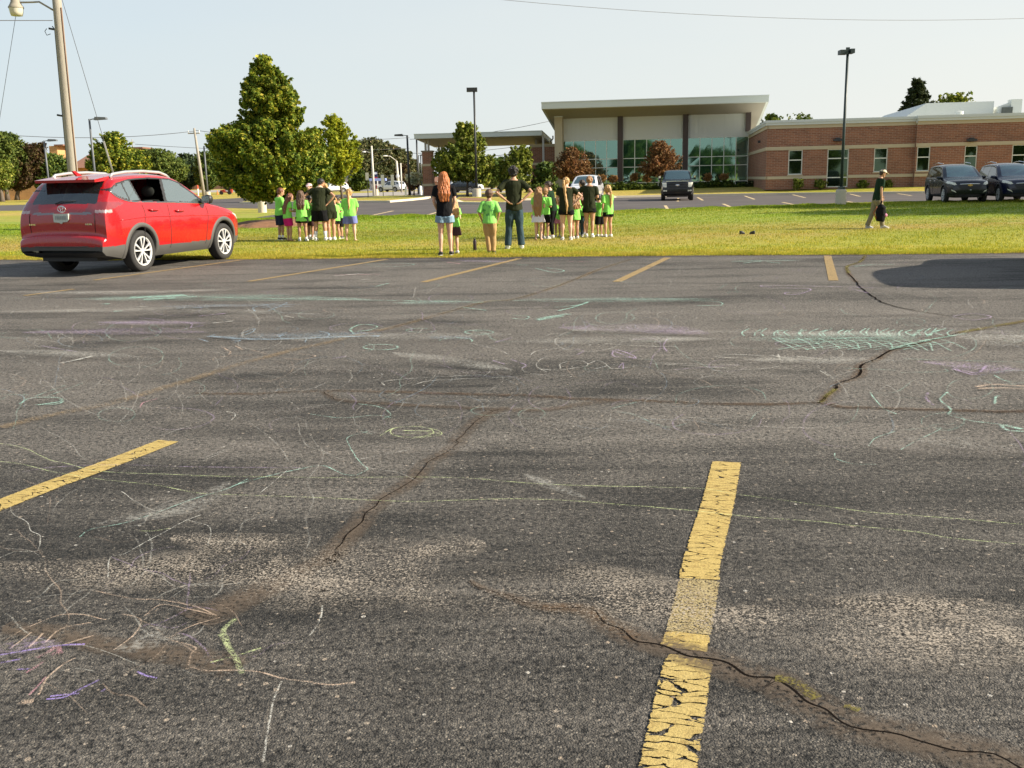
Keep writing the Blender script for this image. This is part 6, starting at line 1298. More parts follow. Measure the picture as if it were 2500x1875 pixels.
# pickup
tk = dict(top=[(-1.20, .55), (-1.25, .80), (-1.22, 1.25), (-1.18, 1.36), (.55, 1.37), (.62, 1.40), (.72, 1.70), (.85, 1.90), (1.3, 1.955), (2.1, 1.94), (2.45, 1.86), (2.85, 1.55), (3.10, 1.36), (3.5, 1.30), (4.1, 1.26), (4.42, 1.20), (4.52, 1.05), (4.56, .75), (4.55, .50), (4.5, .42)],
    bot=[(-1.2, .50), (-.4, .42), (3.2, .38), (4.55, .38)], W=2.03, belt=[(-1.2, 1.30), (.6, 1.30), (3.0, 1.26), (4.6, 1.1)], wr=.41, axles=(0, 3.68), r=.10, tum=.24, pf=.10, Rf=.5, pr=.05, zw=.85,
    xroof=2.40, xcowl=3.10, zcowl=1.37, wtop=.70, wbot=.84, xrg=.5, zrg=0, zb=1.28, xnose=4.2, panes=[[(1.75, 1.36), (2.75, 1.34), (2.40, 1.80), (1.78, 1.86)], [(.78, 1.38), (1.65, 1.36), (1.68, 1.86), (.92, 1.84)]],
    grille=[[(0, .72), (.60, .72), (.64, 1.14), (0, 1.16)]], headl=[[(.68, .86), (.88, .86), (.98, 1.14), (.68, 1.14)]], fog=[[(.66, .60), (.90, .60), (.90, .68), (.66, .68)]], keys=gk, zclad=.50, rim='dark', tw=.27, cw=.05)
tk['cls'] = mk_cls(tk)
g, h = place_front(1653, 489.5, 9); f = Vector((math.cos(h), math.sin(h), 0))
e, hz_t, ob = car('pickup_truck', 'black pickup truck parked nose out before the hall', g-f*3.68, h, tk, dict(front_mats(BLK_), clad=BLKP), .03, cat='pickup'); interior(e, [2.0, 1.2], 1.8)
for sg in (-1, 1):
    MB().tube([(2.55, sg*.86, 1.36), (2.56, sg*1.04, 1.38)], .03, 8).build('mirror_arm', BLKP, e, True); MB().obox((2.56, sg*1.13, 1.44), (.05, 0, 0), (0, .085, 0), (0, 0, .13)).build('mirror', BLKP, e); MB().obox((2.60, sg*1.13, 1.50), (.03, 0, 0), (0, .07, 0), (0, 0, .06)).build('mirror_cap', CHR, e)
    MB().tube([(4.48, sg*.665, 1.13), (4.50, sg*.665, .85)], .016, 6).build('headlight_bracket', CHR, e)
    MB().tube([(4.50, sg*.64, .58), (4.46, sg*.92, .60)], .03, 6).build('bumper_corner', M('dark steel bumper', (.06, .06, .06), .35, metal=.6), e)
for k in range(4): MB().obox((4.56, 0, .77+.10*k), (.012, 0, 0), (0, .60, 0), (0, 0, .018)).build('grille_bar', M('satin black', (.05, .05, .055), .35), e)
em = MB(); em.lathe([(0, 0), (1, 0), (1, .02), (.8, .03), (0, .03)], n=24, axis='y'); em.v = [(4.575+y, x*.13, z*.055+.98) for x, y, z in em.v]; em.build('emblem', CHR, e, True)
MB().obox((4.50, 0, 1.235), (.02, 0, 0), (0, .72, 0), (0, 0, .014)).build('hood_edge', CHR, e)
MB().box(4.45, 4.53, -.85, .85, .45, .66).build('front_bumper', M('dark steel bumper', (.06, .06, .06), .35, metal=.6), e)
# white minivan behind the group
g, h = place_front(1425, 491, 12); f = Vector((math.cos(h), math.sin(h), 0)); ms2 = dict(ms); ms2['cls'] = mk_cls(ms2)
e, hz_v, ob = car('parked_minivan', 'white minivan with big dark windscreen parked behind the right group', g-f*2.95, h, ms2, front_mats(WHITE), .035, cat='minivan'); dress_front(e, hz_v, ms2, 1.10, 2.25); interior(e, [1.6, .6], 1.6)
# suv parked just outside the right edge; its shade lies across the stalls
e, hz_o, ob = car('parked_suv', 'suv parked just outside the right photo edge, its shadow falling across the near stalls', (8.87, 13.2, 0), R_(90-15), ms, front_mats(SILV), .05, cat='suv'); 
# far cars
def far_car(label, px, py, az, pnt, name='far_car', cat='car', grp='cars far off across the road'):
    g = G(px, py); e, hz, ob = car(name, label, g, R_(az), ms2, front_mats(pnt), .08, cat=cat, group=grp); return e
far_car('white suv behind the canopy pier across the road', 973, 468, 150, WHITE)
far_car('dark navy van heading left beyond the young maple', 1150, 469.5, 175, NAVY)
far_car('dark grey car just right of the black lamp base', 1112, 470, 20, SILV)
far_car('white and dark car glimpsed under the yellow tree', 836, 470, 200, WHITE)
far_car('white car partly behind the yellow tree', 800, 468, 180, WHITE)
# ================================================================ PEOPLE
SKINS = [M('fair skin', (.60, .36, .25), .55, var=.08), M('tan skin', (.46, .25, .15), .55, var=.08), M('warm skin', (.36, .19, .115), .55, var=.08)]
HAIR = {'red': (.40, .12, .025), 'auburn': (.16, .05, .02), 'brown': (.09, .045, .022), 'dark': (.012, .008, .006), 'blonde': (.46, .27, .10), 'lightbrown': (.27, .14, .055), 'darkbrown': (.030, .016, .010)}
def hairm(k): return M(k+' hair', HAIR[k], .5, var=.5, scale=14, streak=(5, 5, .5), bump=.4, bscale=40)
FAB = {'green': (.23, .62, .11), 'olive': (.021, .025, .011), 'black': (.008, .008, .009), 'navy': (.02, .025, .05), 'denim': (.20, .30, .38), 'jeans': (.035, .06, .075), 'khaki': (.42, .27, .12), 'magenta': (.50, .015, .16), 'white': (.66, .63, .66), 'blue': (.16, .18, .42), 'brownk': (.06, .03, .03), 'camo': (.24, .21, .13), 'dgreen': (.010, .028, .013), 'pink': (.55, .22, .33)}
def fab(k): return M(k+' cloth', FAB[k], .9, var=.16, scale=7, bump=.5, bscale=18, spec=.15)
SHO = {'white': M('white shoe', (.72, .71, .68), .6), 'black': M('black shoe', (.02, .02, .022), .6), 'lime': M('lime shoe', (.45, .60, .10), .6), 'grey': M('grey shoe', (.40, .40, .38), .6)}
def remesh(mb, name, mat, parent, vox, smooth=2, fold=0.0, fs=(9, 9, 4), seed=0.0):
    me = bpy.data.meshes.new('t'); me.from_pydata([tuple(v) for v in mb.v], [], mb.f); me.update()
    o = bpy.data.objects.new('t', me); COL.objects.link(o)
    r = o.modifiers.new('r', 'REMESH'); r.mode = 'VOXEL'; r.voxel_size = vox; r.use_smooth_shade = True
    if smooth: s_ = o.modifiers.new('s', 'SMOOTH'); s_.iterations = smooth; s_.factor = .5
    dg = bpy.context.evaluated_depsgraph_get(); dg.update(); m2 = bpy.data.meshes.new_from_object(o.evaluated_get(dg))
    bpy.data.objects.remove(o); bpy.data.meshes.remove(me)
    if fold:
        n = len(m2.vertices); co_ = np.empty(n*3, dtype=np.float32); m2.vertices.foreach_get('co', co_); co_ = co_.reshape(n, 3)
        nm = np.empty(n*3, dtype=np.float32); m2.vertices.foreach_get('normal', nm); nm = nm.reshape(n, 3); q = co_*np.array(fs)+seed
        d = np.array([noise.noise(Vector(p)) for p in q.tolist()])+.4*np.array([noise.noise(Vector(p)) for p in (q*2.3+5).tolist()])
        co_ += nm*(d*fold)[:, None]; m2.vertices.foreach_set('co', co_.ravel())
    m2.name = name; m2.materials.clear(); m2.materials.append(mat); m2.polygons.foreach_set('use_smooth', [True]*len(m2.polygons)); m2.update()
    ob = bpy.data.objects.new(name, m2); COL.objects.link(ob); ob.parent = parent; return ob
ARM = {'down': ((.025, -.01, -.165), (.03, .02, -.31)), 'hipback': ((.105, -.055, -.125), (-.015, -.075, -.225)), 'hips': ((.12, -.03, -.12), (.005, .0, -.24)), 'pocket': ((.055, -.035, -.155), (.02, .02, -.275)),
       'fwd': ((.02, .0, -.165), (-.03, .14, -.16)), 'face': ((.03, .10, -.12), (-.065, .10, .065)), 'fold': ((.04, .03, -.16), (-.10, .10, -.14)), 'low': ((.015, .04, -.16), (-.02, .10, -.27)), 'flare': ((.12, .02, -.12), (.05, .13, -.15)), 'hold': ((.03, .06, -.15), (-.05, .17, -.10))}
def person(label, px, py, ytop, yaw=0, lean=0, child=True, shirt='green', bottom=('shorts', 'black', .17), hair=('short', 'brown'), arms=('down', 'down'), feet=((-.06, 0), (.06, 0)), shoes='white', socks=None, skin=0, head=(0, 0), long_shirt=0.0, sleeve=.6, face=False, group=None, H=None, wide=1.0, cap=None, bend=0.0):
    g = G(px, py); ztop = P(px, ytop, g.y).z; H = H or ztop/(1-.42*(1-math.cos(R_(lean)))*1.0)
    e = empty('person', g, R_(yaw)); tag(e, label, 'person', group)
    hs = (1.0 if not child else 1.17+max(0, (1.35-H))*.25); hh = .133*hs         # head height in H
    def S(x, y, z): return Vector((x*H, y*H, z*H))
    ln = R_(lean); PV = .52
    def T(v):   # lean of everything above the hips
        v = Vector(v); z = v.z-PV*H
        if z <= 0: return v
        k = min(1, z/(.12*H)); a = ln*k
        return Vector((v.x, v.y*math.cos(a)+z*math.sin(a), PV*H+z*math.cos(a)-v.y*math.sin(a)))
    ws = wide
    neck = 1-hh*1.0
    shz = neck-.045; shx = (.100 if child else .112)*ws
    body = MB(); hands = []; wr_ = {}
    # legs
    leg = []
    for i, sg in enumerate((-1, 1)):
        fx, fy = feet[i]; hip = S(sg*.048*ws, 0, .485); ank = S(fx, fy, .042); kn = (hip+ank)/2+S(0, .018+bend, .012)
        leg.append((hip, kn, ank)); th = .052*ws
        body.tube([hip+S(0, 0, .03), hip, hip.lerp(kn, .45), kn, kn.lerp(ank, .30), kn.lerp(ank, .75), ank], [(th*H*.95, th*H*1.05), (th*H, th*H*1.15), (.045*ws*H, .047*ws*H), (.030*H*ws, .032*H*ws), (.031*H*ws, .036*H*ws), (.019*H, .021*H), (.019*H, .022*H)], 12, (1, 0, 0))
        body.tube([ank+S(0, -.028, -.02), ank+S(0, 0, -.018), ank+S(sg*.006, .05, -.028), ank+S(sg*.01, .095, -.034)], [(.016*H, .018*H), (.020*H, .022*H), (.024*H, .014*H), (.018*H, .008*H)], 10, (1, 0, 0))
    # trunk, neck, head
    tr = [(.455, .080, .060, 0), (.50, .092, .066, -.006), (.56, .078, .054, 0), (.62, .070, .050, .004), (.70, .086, .056, .0), (shz-.03, .094, .054, -.004), (shz+.010, .078, .042, -.008), (neck+.0, .034, .034, -.006), (neck+.03, .029, .031, .004)]
    body.tube([T(S(0, y, z)) for z, a, b, y in tr], [(a*ws*H, b*ws*H) if z < neck-.01 else (a*H, b*H) for z, a, b, y in tr], 16, (1, 0, 0))
    R0 = T(S(0, 0, neck)); upv = (T(S(0, 0, neck+.1))-R0).normalized()
    hy, ht = R_(head[0]), R_(head[1])       # turn (left positive), nod (down positive)
    fwd = Vector((0, math.cos(ln*.3), -math.sin(ln*.3))); up = Vector((0, math.sin(ln*.55), math.cos(ln*.55)))
    rot = Matrix.Rotation(hy, 3, 'Z') @ Matrix.Rotation(-ht-ln*.45, 3, 'X')
    hc = R0+rot @ S(0, .006, hh*.53)
    def Hd(x, y, z): return hc+rot @ Vector((x*hh*H, y*hh*H, z*hh*H))       # head frame, units of head height
    body.tube([Hd(0, .05, -.52), Hd(0, .13, -.44), Hd(0, .07, -.30), Hd(0, .02, -.08), Hd(0, -.01, .12), Hd(0, -.02, .30), Hd(0, -.02, .42), Hd(0, -.02, .49)], [(.10*hh*H, .08*hh*H), (.19*hh*H, .20*hh*H), (.27*hh*H, .31*hh*H), (.335*hh*H, .39*hh*H), (.36*hh*H, .42*hh*H), (.33*hh*H, .38*hh*H), (.22*hh*H, .26*hh*H), (.05*hh*H, .06*hh*H)], 16, rot @ Vector((1, 0, 0)))
    body.tube([Hd(0, .36, .06), Hd(0, .47, -.12), Hd(0, .38, -.17)], [.04*hh*H, .065*hh*H, .05*hh*H], 8)      # nose
    for sg in (-1, 1): body.tube([Hd(sg*.34, -.03, .06), Hd(sg*.39, -.06, 0), Hd(sg*.35, -.02, -.12)], [.035*hh*H, .055*hh*H, .03*hh*H], 8)
    # arms and hands
    armp = []
    for i, sg in enumerate((-1, 1)):
        eo, ho_ = ARM[arms[i]] if isinstance(arms[i], str) else arms[i]
        sh = T(S(sg*shx*.93, 0, shz-.012)); el = T(S(sg*(shx+eo[0]), eo[1], shz+eo[2])); ha = T(S(sg*(shx+ho_[0]), ho_[1], shz+ho_[2]))
        armp.append((sh, el, ha)); aw = .9 if child else 1.0
        body.tube([T(S(sg*shx*.55, 0, shz+.0)), sh, sh.lerp(el, .5), el, el.lerp(ha, .35), el.lerp(ha, .9), ha], [(.034*H*ws, .032*H), (.031*H*aw, .032*H), (.025*H*aw, .027*H), (.020*H, .021*H), (.021*H, .020*H), (.0135*H, .0125*H), (.014*H, .011*H)], 10)
        d = (ha-el).normalized(); n_ = Vector((sg, 0, 0)); n_ = (n_-d*n_.dot(d)).normalized(); s_ = d.cross(n_).normalized()
        if s_.y < 0: s_ = -s_
        pa = ha+d*.030*H; body.tube([ha, ha+d*.018*H, ha+d*.045*H, ha+d*.055*H], [(.012*H, .014*H), (.011*H, .022*H), (.010*H, .024*H), (.007*H, .020*H)], 8, n_)
        for k, fl_ in enumerate((.036, .042, .040, .032)):
            b0 = ha+d*.050*H+s_*(.0165-.011*k)*H; m0 = b0+d*fl_*.55*H-n_*.004*H; t0 = m0+d*fl_*.38*H-n_*.012*H
            body.tube([b0, m0, t0], [.0062*H, .0056*H, .0045*H], 6)
        t0 = ha+d*.014*H+s_*.017*H; body.tube([t0, t0+d*.020*H+s_*.014*H-n_*.004*H, t0+d*.036*H+s_*.016*H-n_*.010*H], [.0075*H, .0065*H, .005*H], 6)
    remesh(body, 'body', SKINS[skin], e, .0062 if H > 1.4 else .0054, 2)
    # shirt
    if shirt:
        m = MB(); hem = .475-long_shirt; loose = 1.10 if child else 1.06; fl_ = 1.0+.9*long_shirt
        rr = [(hem, .098*fl_, .074*fl_, 0), (.50, .098, .074, 0), (.57, .090, .068, 0), (.64, .088, .066, 0), (.71, .096, .067, 0), (shz-.03, .103, .063, 0), (shz+.006, .090, .052, -.004), (neck-.018, .050, .046, -.008)]
        rr = [r for i, r in enumerate(rr) if i == 0 or r[0] > hem+.02]
        m.tube([T(S(0, y, z)) for z, a, b, y in rr], [(a*ws*loose*H, b*ws*loose*H) for z, a, b, y in rr], 18, (1, 0, 0))
        for i, sg in enumerate((-1, 1)):
            sh, el, ha = armp[i]; k = sleeve if child else sleeve*.95; tip = sh.lerp(el, min(k, 1.0)) if k <= 1 else el.lerp(ha, k-1)
            pts = [T(S(sg*shx*.45, 0, shz-.005)), sh, sh.lerp(tip, .55), tip]; r0 = .038*loose
            m.tube(pts, [(.044*H, .040*H), (r0*1.06*H, r0*1.06*H), (.039*H*loose, .039*H*loose), (.040*H*loose, .041*H*loose)], 12)
        remesh(m, 'shirt', shirt if not isinstance(shirt, str) else fab(shirt), e, .010, 2, .011 if child else .012, (10, 10, 5), px*.1)
    # lower garment
    kind, colr, blen = bottom; m = MB(); bm_ = fab(colr) if isinstance(colr, str) else colr
    if kind in ('shorts', 'pants', 'leggings'):
        fit = {'shorts': 1.22, 'pants': 1.18, 'leggings': 1.07}[kind]*(1.0 if kind != 'shorts' or child else 1.03)
        m.tube([T(S(0, 0, .545)), S(0, -.002, .50), S(0, -.004, .465), S(0, 0, .435)], [(.084*ws*H, .062*ws*H), (.096*ws*H*1.02, .070*ws*H), (.094*ws*H, .068*ws*H), (.06*ws*H, .05*ws*H)], 16, (1, 0, 0))
        for (hip, kn, ank) in leg:
            th = .052*ws*fit
            if kind == 'shorts':
                t_ = blen/.44; en = hip.lerp(kn, min(1, t_*2)) if t_ < .5 else kn.lerp(ank, t_*2-1)
                m.tube([hip, hip.lerp(en, .5), en], [(th*H, th*H*1.12), (th*H*1.02, th*H*1.08), (th*H*1.06, th*H*1.08)], 14, (1, 0, 0))
            else:
                a_ = .034 if kind == 'pants' else .0225
                if blen > .5: a_ = .044
                m.tube([hip, hip.lerp(kn, .5), kn, kn.lerp(ank, .5), ank+S(0, -.004, .0 if kind == 'pants' else .02)], [(th*H, th*H*1.12), (th*H*.95, th*H*.98), (max(.036*fit, a_)*H*ws, max(.038*fit, a_)*H*ws), (max(.034*fit, a_)*H, max(.037*fit, a_)*H), (a_*H, a_*1.12*H)], 14, (1, 0, 0))
        remesh(m, {'shorts': 'shorts', 'pants': 'trousers', 'leggings': 'leggings'}[kind], bm_, e, .010, 1, .009 if kind != 'leggings' else .003, (12, 12, 5), px*.2)
    else:
        z1_ = .50-blen; m.tube([T(S(0, 0, .55)), S(0, 0, .50), S(0, 0, (.5+z1_)/2), S(0, 0, z1_)], [(.082*H, .062*H), (.100*H, .074*H), (.118*H, .095*H), (.140*H, .120*H)], 20, (1, 0, 0))
        remesh(m, 'skirt', bm_, e, .010, 1, .014, (16, 16, 2), px*.2)
    # socks and shoes
    for i, (hip, kn, ank) in enumerate(leg):
        if socks:
            t_ = socks[1]; m = MB(); m.tube([kn.lerp(ank, 1-t_), kn.lerp(ank, 1-t_*.4), ank+S(0, 0, -.01)], [(.031*H if t_ > .4 else .0235*H, .033*H if t_ > .4 else .025*H), (.0245*H, .027*H), (.024*H, .026*H)], 12, (1, 0, 0)); m.build('sock', SHO['white'] if socks[0] == 'white' else fab(socks[0]), e, True)
        if shoes:
            m = MB(); m.tube([ank+S(0, -.034, -.014), ank+S(0, -.022, -.012), ank+S(0, .02, -.012), ank+S((-1, 1)[i]*.008, .065, -.026), ank+S((-1, 1)[i]*.010, .108, -.034)], [(.018*H, .018*H), (.026*H, .026*H), (.027*H, .027*H), (.031*H, .017*H), (.020*H, .009*H)], 12, (1, 0, 0))
            remesh(m, 'shoe', SHO[shoes], e, .006, 1)
            s_ = MB(); s_.tube([ank+S(0, -.036, -.037), ank+S(0, .02, -.038), ank+S((-1, 1)[i]*.010, .07, -.040), ank+S((-1, 1)[i]*.011, .112, -.041)], [(.024*H, .008*H), (.026*H, .008*H), (.032*H, .007*H), (.018*H, .005*H)], 10, (1, 0, 0)); s_.build('sole', SHO['white' if shoes != 'white' else 'grey'], e, True)
    # hair
    hk, hcol = hair; hm = hairm(hcol); m = MB()
    def hb(x, y, z, r): 
        c = Hd(x, y, z); q = MB(); q.ball((0, 0, 0), (r[0]*hh*H, r[1]*hh*H, r[2]*hh*H), 14); m.add([tuple(c+rot @ Vector(v)) for v in q.v], q.f)
    if hk == 'short': hb(0, -.09, .14, (.41, .42, .42)); hb(0, -.18, -.10, (.33, .29, .26)); hb(0, .12, .34, (.26, .26, .17))
    elif hk == 'curly':
        hb(0, -.09, .16, (.46, .46, .44)); rr_ = random.Random(int(px)); hb(0, -.2, -.12, (.38, .32, .28))
        for _ in range(26): a = rr_.uniform(0, 6.28); b = rr_.uniform(-.3, 1.5); hb(.38*math.cos(a)*math.cos(b), -.12+.38*math.sin(a)*math.cos(b) if math.sin(a) < .5 else -.1, .18+.36*math.sin(b), (.13, .13, .13))
    else: hb(0, -.08, .14, (.41, .44, .42)); hb(0, -.20, -.06, (.36, .30, .30))
    if hk == 'long':
        Lh = 2.0 if len(hair) < 3 else hair[2]
    if hk.startswith('long'):
        n_ = float(hk[4:] or 1.9); wv = .42
        pts = [Hd(0, -.12, .25), Hd(0, -.26, -.15)]; base = Hd(0, -.30, -.45); bk = T(S(0, -.062, neck-.06)); pts.append(base.lerp(bk, .3))
        zend = neck+hh*.5-n_*hh; pts.append(T(S(0, -.078, (neck-.05)*.55+zend*.45))); pts.append(T(S(0, -.074, zend)))
        m.tube(pts, [(.36*hh*H, .34*hh*H), (.43*hh*H, .26*hh*H), (.50*hh*H, .20*hh*H), (.56*hh*H, .14*hh*H), (.40*hh*H, .05*hh*H)], 16, (1, 0, 0))
        for sx in (-1, 1): m.tube([Hd(sx*.28, -.05, .15), Hd(sx*.39, -.08, -.25), T(S(sx*hh*.42, -.045, neck-.05)), T(S(sx*hh*.40, -.055, (neck+zend)/2+.0))], [.14*hh*H, .15*hh*H, .15*hh*H, .06*hh*H], 8)
    if hk.startswith('pony'):
        n_ = float(hk[4:] or 1.3); hi = .12; pts = [Hd(0, -.42, hi), Hd(0, -.60, hi-.08), Hd(.02, -.62, hi-.45), T(S(.008, -.085, neck+hh*.55-n_*hh*.75)), T(S(.0, -.080, neck+hh*.55-n_*hh))]
        m.tube(pts, [.09*hh*H, .13*hh*H, .17*hh*H, .15*hh*H, .05*hh*H], 10)
    if hk == 'bun': hb(0, -.50, .02, (.19, .17, .18))
    remesh(m, 'hair', hm, e, .0062, 1, .014 if hk != 'short' else .004, (45, 45, 7) if hk != 'curly' else (50, 50, 50), px*.3)
    if face:
        for sg in (-1, 1):
            q = MB(); c = Hd(sg*.15, .375, .03); q.ball(c, .035*hh*H, 8); q.build('eye', M('eye', (.03, .02, .015), .2), e, True)
            q = MB(); q.tube([Hd(sg*.07, .40, .11), Hd(sg*.15, .405, .13), Hd(sg*.23, .36, .11)], .014*hh*H, 6); q.build('eyebrow', hm, e)
        q = MB(); q.tube([Hd(-.10, .37, -.27), Hd(0, .40, -.275), Hd(.10, .37, -.27)], .018*hh*H, 6); q.build('mouth', M('lips', (.40, .13, .11), .5), e, True)
    if cap:
        m = MB()
        c = Hd(0, -.03, .17); q = MB(); q.ball((0, 0, 0), (.43*hh*H, .48*hh*H, .36*hh*H), 18); q.v = [(x, y, max(z, -.02*hh*H)) for x, y, z in q.v]; m.add([tuple(c+rot @ Vector(v)) for v in q.v], q.f)
        m.tube([Hd(0, .30, .19), Hd(0, .60, .15), Hd(0, .78, .08)], [(.34*hh*H, .04*hh*H), (.30*hh*H, .03*hh*H), (.14*hh*H, .02*hh*H)], 12, rot @ Vector((1, 0, 0)))
        remesh(m, 'cap', M(cap[0], cap[1], .85, var=.1), e, .006, 1)
    e['_h'] = H; del e['_h']
    return e, dict(H=H, S=S, T=T, arm=armp, leg=leg, Hd=Hd, hh=hh, shz=shz, neck=neck)
def add(e, mb, name, mat, smooth=True): return mb.build(name, mat, e, smooth)
GLf = 'children and leaders in the left group'; GRt = 'children and leaders in the right group'
# printed back of the boy's shirt
def print_mat():
    m_, t, o = nt('green cloth with dark print'); b = N(t, 'ShaderNodeBsdfPrincipled'); v = coord(t); n = noise_(t, 13, v, 5, .7); s_ = N(t, 'ShaderNodeSeparateXYZ'); L(t, v, s_.inputs[0])
    mx = math_(t, 'LESS_THAN', math_(t, 'ABSOLUTE', s_.outputs[0]), .13); mz = math_(t, 'LESS_THAN', math_(t, 'ABSOLUTE', math_(t, 'SUBTRACT', s_.outputs[2], .90)), .12); bk = math_(t, 'LESS_THAN', s_.outputs[1], 0)
    k = math_(t, 'MULTIPLY', math_(t, 'MULTIPLY', mx, mz), math_(t, 'MULTIPLY', bk, math_(t, 'GREATER_THAN', n, .53))); k = math_(t, 'MULTIPLY', k, .75)
    L(t, mixc(t, k, FAB['green'], (.05, .20, .06)), b.inputs['Base Color']); b.inputs['Roughness'].default_value = .85; L(t, b.outputs[0], o.inputs[0]); return m_
# ---- pair and trio in the middle
person('red haired woman in black tee and denim shorts, seen from behind', 1089, 624, 421, 4, 2, False, 'black', ('shorts', 'denim', .085), ('long2.12', 'red'), ('low', 'low'), ((-.062, 0), (.062, 0)), 'black', None, 0, sleeve=.62)
person('small blonde girl in green tee and dark skirt beside the red haired woman', 1111, 619, 482, 25, 2, True, 'green', ('skirt', 'brownk', .17), ('long1.7', 'blonde'), ('fwd', 'fwd'), ((-.05, 0), (.05, 0)), 'white', None, 0, head=(-20, 5))
person('boy in green tee with dark print and khaki trousers, ankles crossed', 1197, 619, 463, -5, 3, True, print_mat(), ('pants', 'khaki', .44), ('short', 'brown'), ('pocket', 'pocket'), ((-.02, 0), (.055, .02)), 'black', None, 1, sleeve=1.0, wide=1.05)
e, q = person('tall curly haired man in olive tee and jeans, hands on lower back', 1257, 607, 409, 3, 2, False, 'olive', ('pants', 'jeans', .55), ('curly', 'dark'), ('hipback', 'hipback'), ((-.085, 0), (.085, 0)), 'white', None, 1, wide=1.02, sleeve=.75, head=(-15, 0))
# ---- left group
person('boy in green tee and navy shorts, leftmost of the left group', 686, 586, 459, -50, 4, True, 'green', ('shorts', 'navy', .20), ('short', 'auburn'), ('low', 'low'), ((-.05, 0), (.05, .02)), 'black', ('white', .22), 1, head=(-10, 20), sleeve=.85, group=GLf)
e, q = person('barefoot girl in magenta shorts with long auburn hair', 706, 588.5, 472, -55, 6, True, 'green', ('shorts', 'magenta', .17), ('long2.3', 'auburn'), ('fwd', 'fwd'), ((-.04, 0), (.05, .02)), None, None, 1, head=(0, 25), wide=1.1, group=GLf)
mb = MB(); a = (q['arm'][1][2]+q['arm'][0][2])/2; mb.obox(a+Vector((0, .09, .02)), (.10, .02, 0), (0, .07, .03), (0, 0, .003)); pap = add(e, mb, 'paper_sheet', M('cream paper', (.62, .55, .40), .8))
person('long brown haired girl in oversized green tee and white socks', 740, 588.5, 466, 3, 3, True, 'green', ('shorts', 'black', .12), ('long1.9', 'brown'), ('fwd', 'fwd'), ((-.068, 0), (.068, 0)), 'white', ('white', .15), 2, long_shirt=.075, sleeve=.95, wide=1.12, group=GLf)
person('child in green tee half hidden right of the long brown haired girl', 759, 585, 478, -15, 5, True, 'green', ('shorts', 'brownk', .17), ('short', 'dark'), ('down', 'down'), ((-.045, 0), (.045, 0)), 'grey', None, 2, long_shirt=.05, group=GLf)
person('leader with pale pink cap behind the big man in the left group', 763, 579, 448, 170, 2, False, 'olive', ('shorts', 'olive', .14), ('bun', 'darkbrown'), ('down', 'down'), ((-.05, 0), (.05, 0)), 'white', None, 0, group=GLf, cap=('pink cap cloth', (.62, .42, .42)))
e, q = person('big man in dark olive tee and black shorts leaning forward, hands on hips', 784, 587, 436, -6, 16, False, 'olive', ('shorts', 'black', .18), ('short', 'dark'), ('hips', 'hips'), ((-.085, .0), (.078, .0)), 'white', ('white', .45), 1, wide=1.18, sleeve=.55, group=GLf, head=(-30, 15))
add(e, MB().tube([q['T'](q['S'](.05*math.cos(a_), -.008+.045*math.sin(a_), q['neck']-.012)) for a_ in np.linspace(0, 6.28, 13)], .013, 6), 'collar', M('cream collar', (.66, .60, .45), .8))
person('leader in olive top bending over right beside the big man', 811, 586, 470, 35, 30, False, 'olive', ('shorts', 'olive', .12), ('bun', 'blonde'), ('fwd', 'hold'), ((-.045, 0), (.05, .02)), 'white', None, 1, H=1.58, group=GLf, sleeve=.7)
person('child with pale sunlit green tee and lime shoes behind the bending leader', 823, 583.5, 482, 40, 8, True, 'green', ('shorts', 'black', .12), ('short', 'blonde'), ('fwd', 'fwd'), ((-.05, 0), (.06, 0)), 'lime', None, 1, long_shirt=.04, group=GLf)
person('small dark haired boy in green tee and black shorts looking down left', 834, 581.5, 478, 125, 6, True, 'green', ('shorts', 'black', .22), ('short', 'dark'), ('fold', 'low'), ((-.05, 0), (.055, 0)), 'black', None, 1, head=(0, 25), face=True, sleeve=.9, group=GLf)
person('barefoot blonde ponytail girl in green tee and blue shorts', 857, 588, 462, -3, 7, True, 'green', ('shorts', 'blue', .155), ('pony2.2', 'blonde'), ('low', 'low'), ((-.085, 0), (.085, 0)), None, None, 0, sleeve=.9, wide=1.22, group=GLf)
# ---- right group
e, q = person('barefoot girl in white skirt with waist long light brown hair', 1315, 586, 459, -10, 2, True, 'green', ('skirt', 'white', .155), ('long3.0', 'lightbrown'), ('low', 'fwd'), ((-.05, 0), (.05, .0)), None, None, 0, head=(-8, 5), group=GRt)
mb = MB(); a = q['arm'][0][2]; mb.ball(a+Vector((-.02, .02, -.09)), (.085, .06, .075), 12); add(e, mb, 'pink_pouch', fab('pink'))
person('child whose face peeks out behind the waist long haired girl', 1318, 578, 457, 175, 4, True, 'green', ('shorts', 'black', .17), ('short', 'auburn'), ('down', 'down'), ((-.05, 0), (.05, 0)), 'white', None, 1, face=True, group=GRt)
person('fair haired boy in green tee and black shorts with white side stripe', 1331, 582.5, 459, -28, 5, True, 'green', ('shorts', 'black', .17), ('short', 'lightbrown'), ('fwd', 'fwd'), ((-.04, 0), (.055, .0)), 'grey', None, 2, sleeve=.9, group=GRt)
e, q = person('woman in dark green top and black leggings, hair tied back, facing left', 1350, 581, 443, 68, 10, False, 'dgreen', ('leggings', 'black', .44), ('bun', 'darkbrown'), ('fold', 'hold'), ((-.03, 0), (.035, .03)), 'white', None, 0, head=(10, 10), face=True, group=GRt)
add(e, MB().tube([q['T'](q['S'](x, y, z)) for x, y, z in ((-.03, .03, q['neck']-.02), (-.02, .085, .70), (0, .09, .60), (.02, .085, .70), (.03, .03, q['neck']-.02))], .006, 6), 'lanyard', M('teal lanyard', (.08, .38, .26), .6))
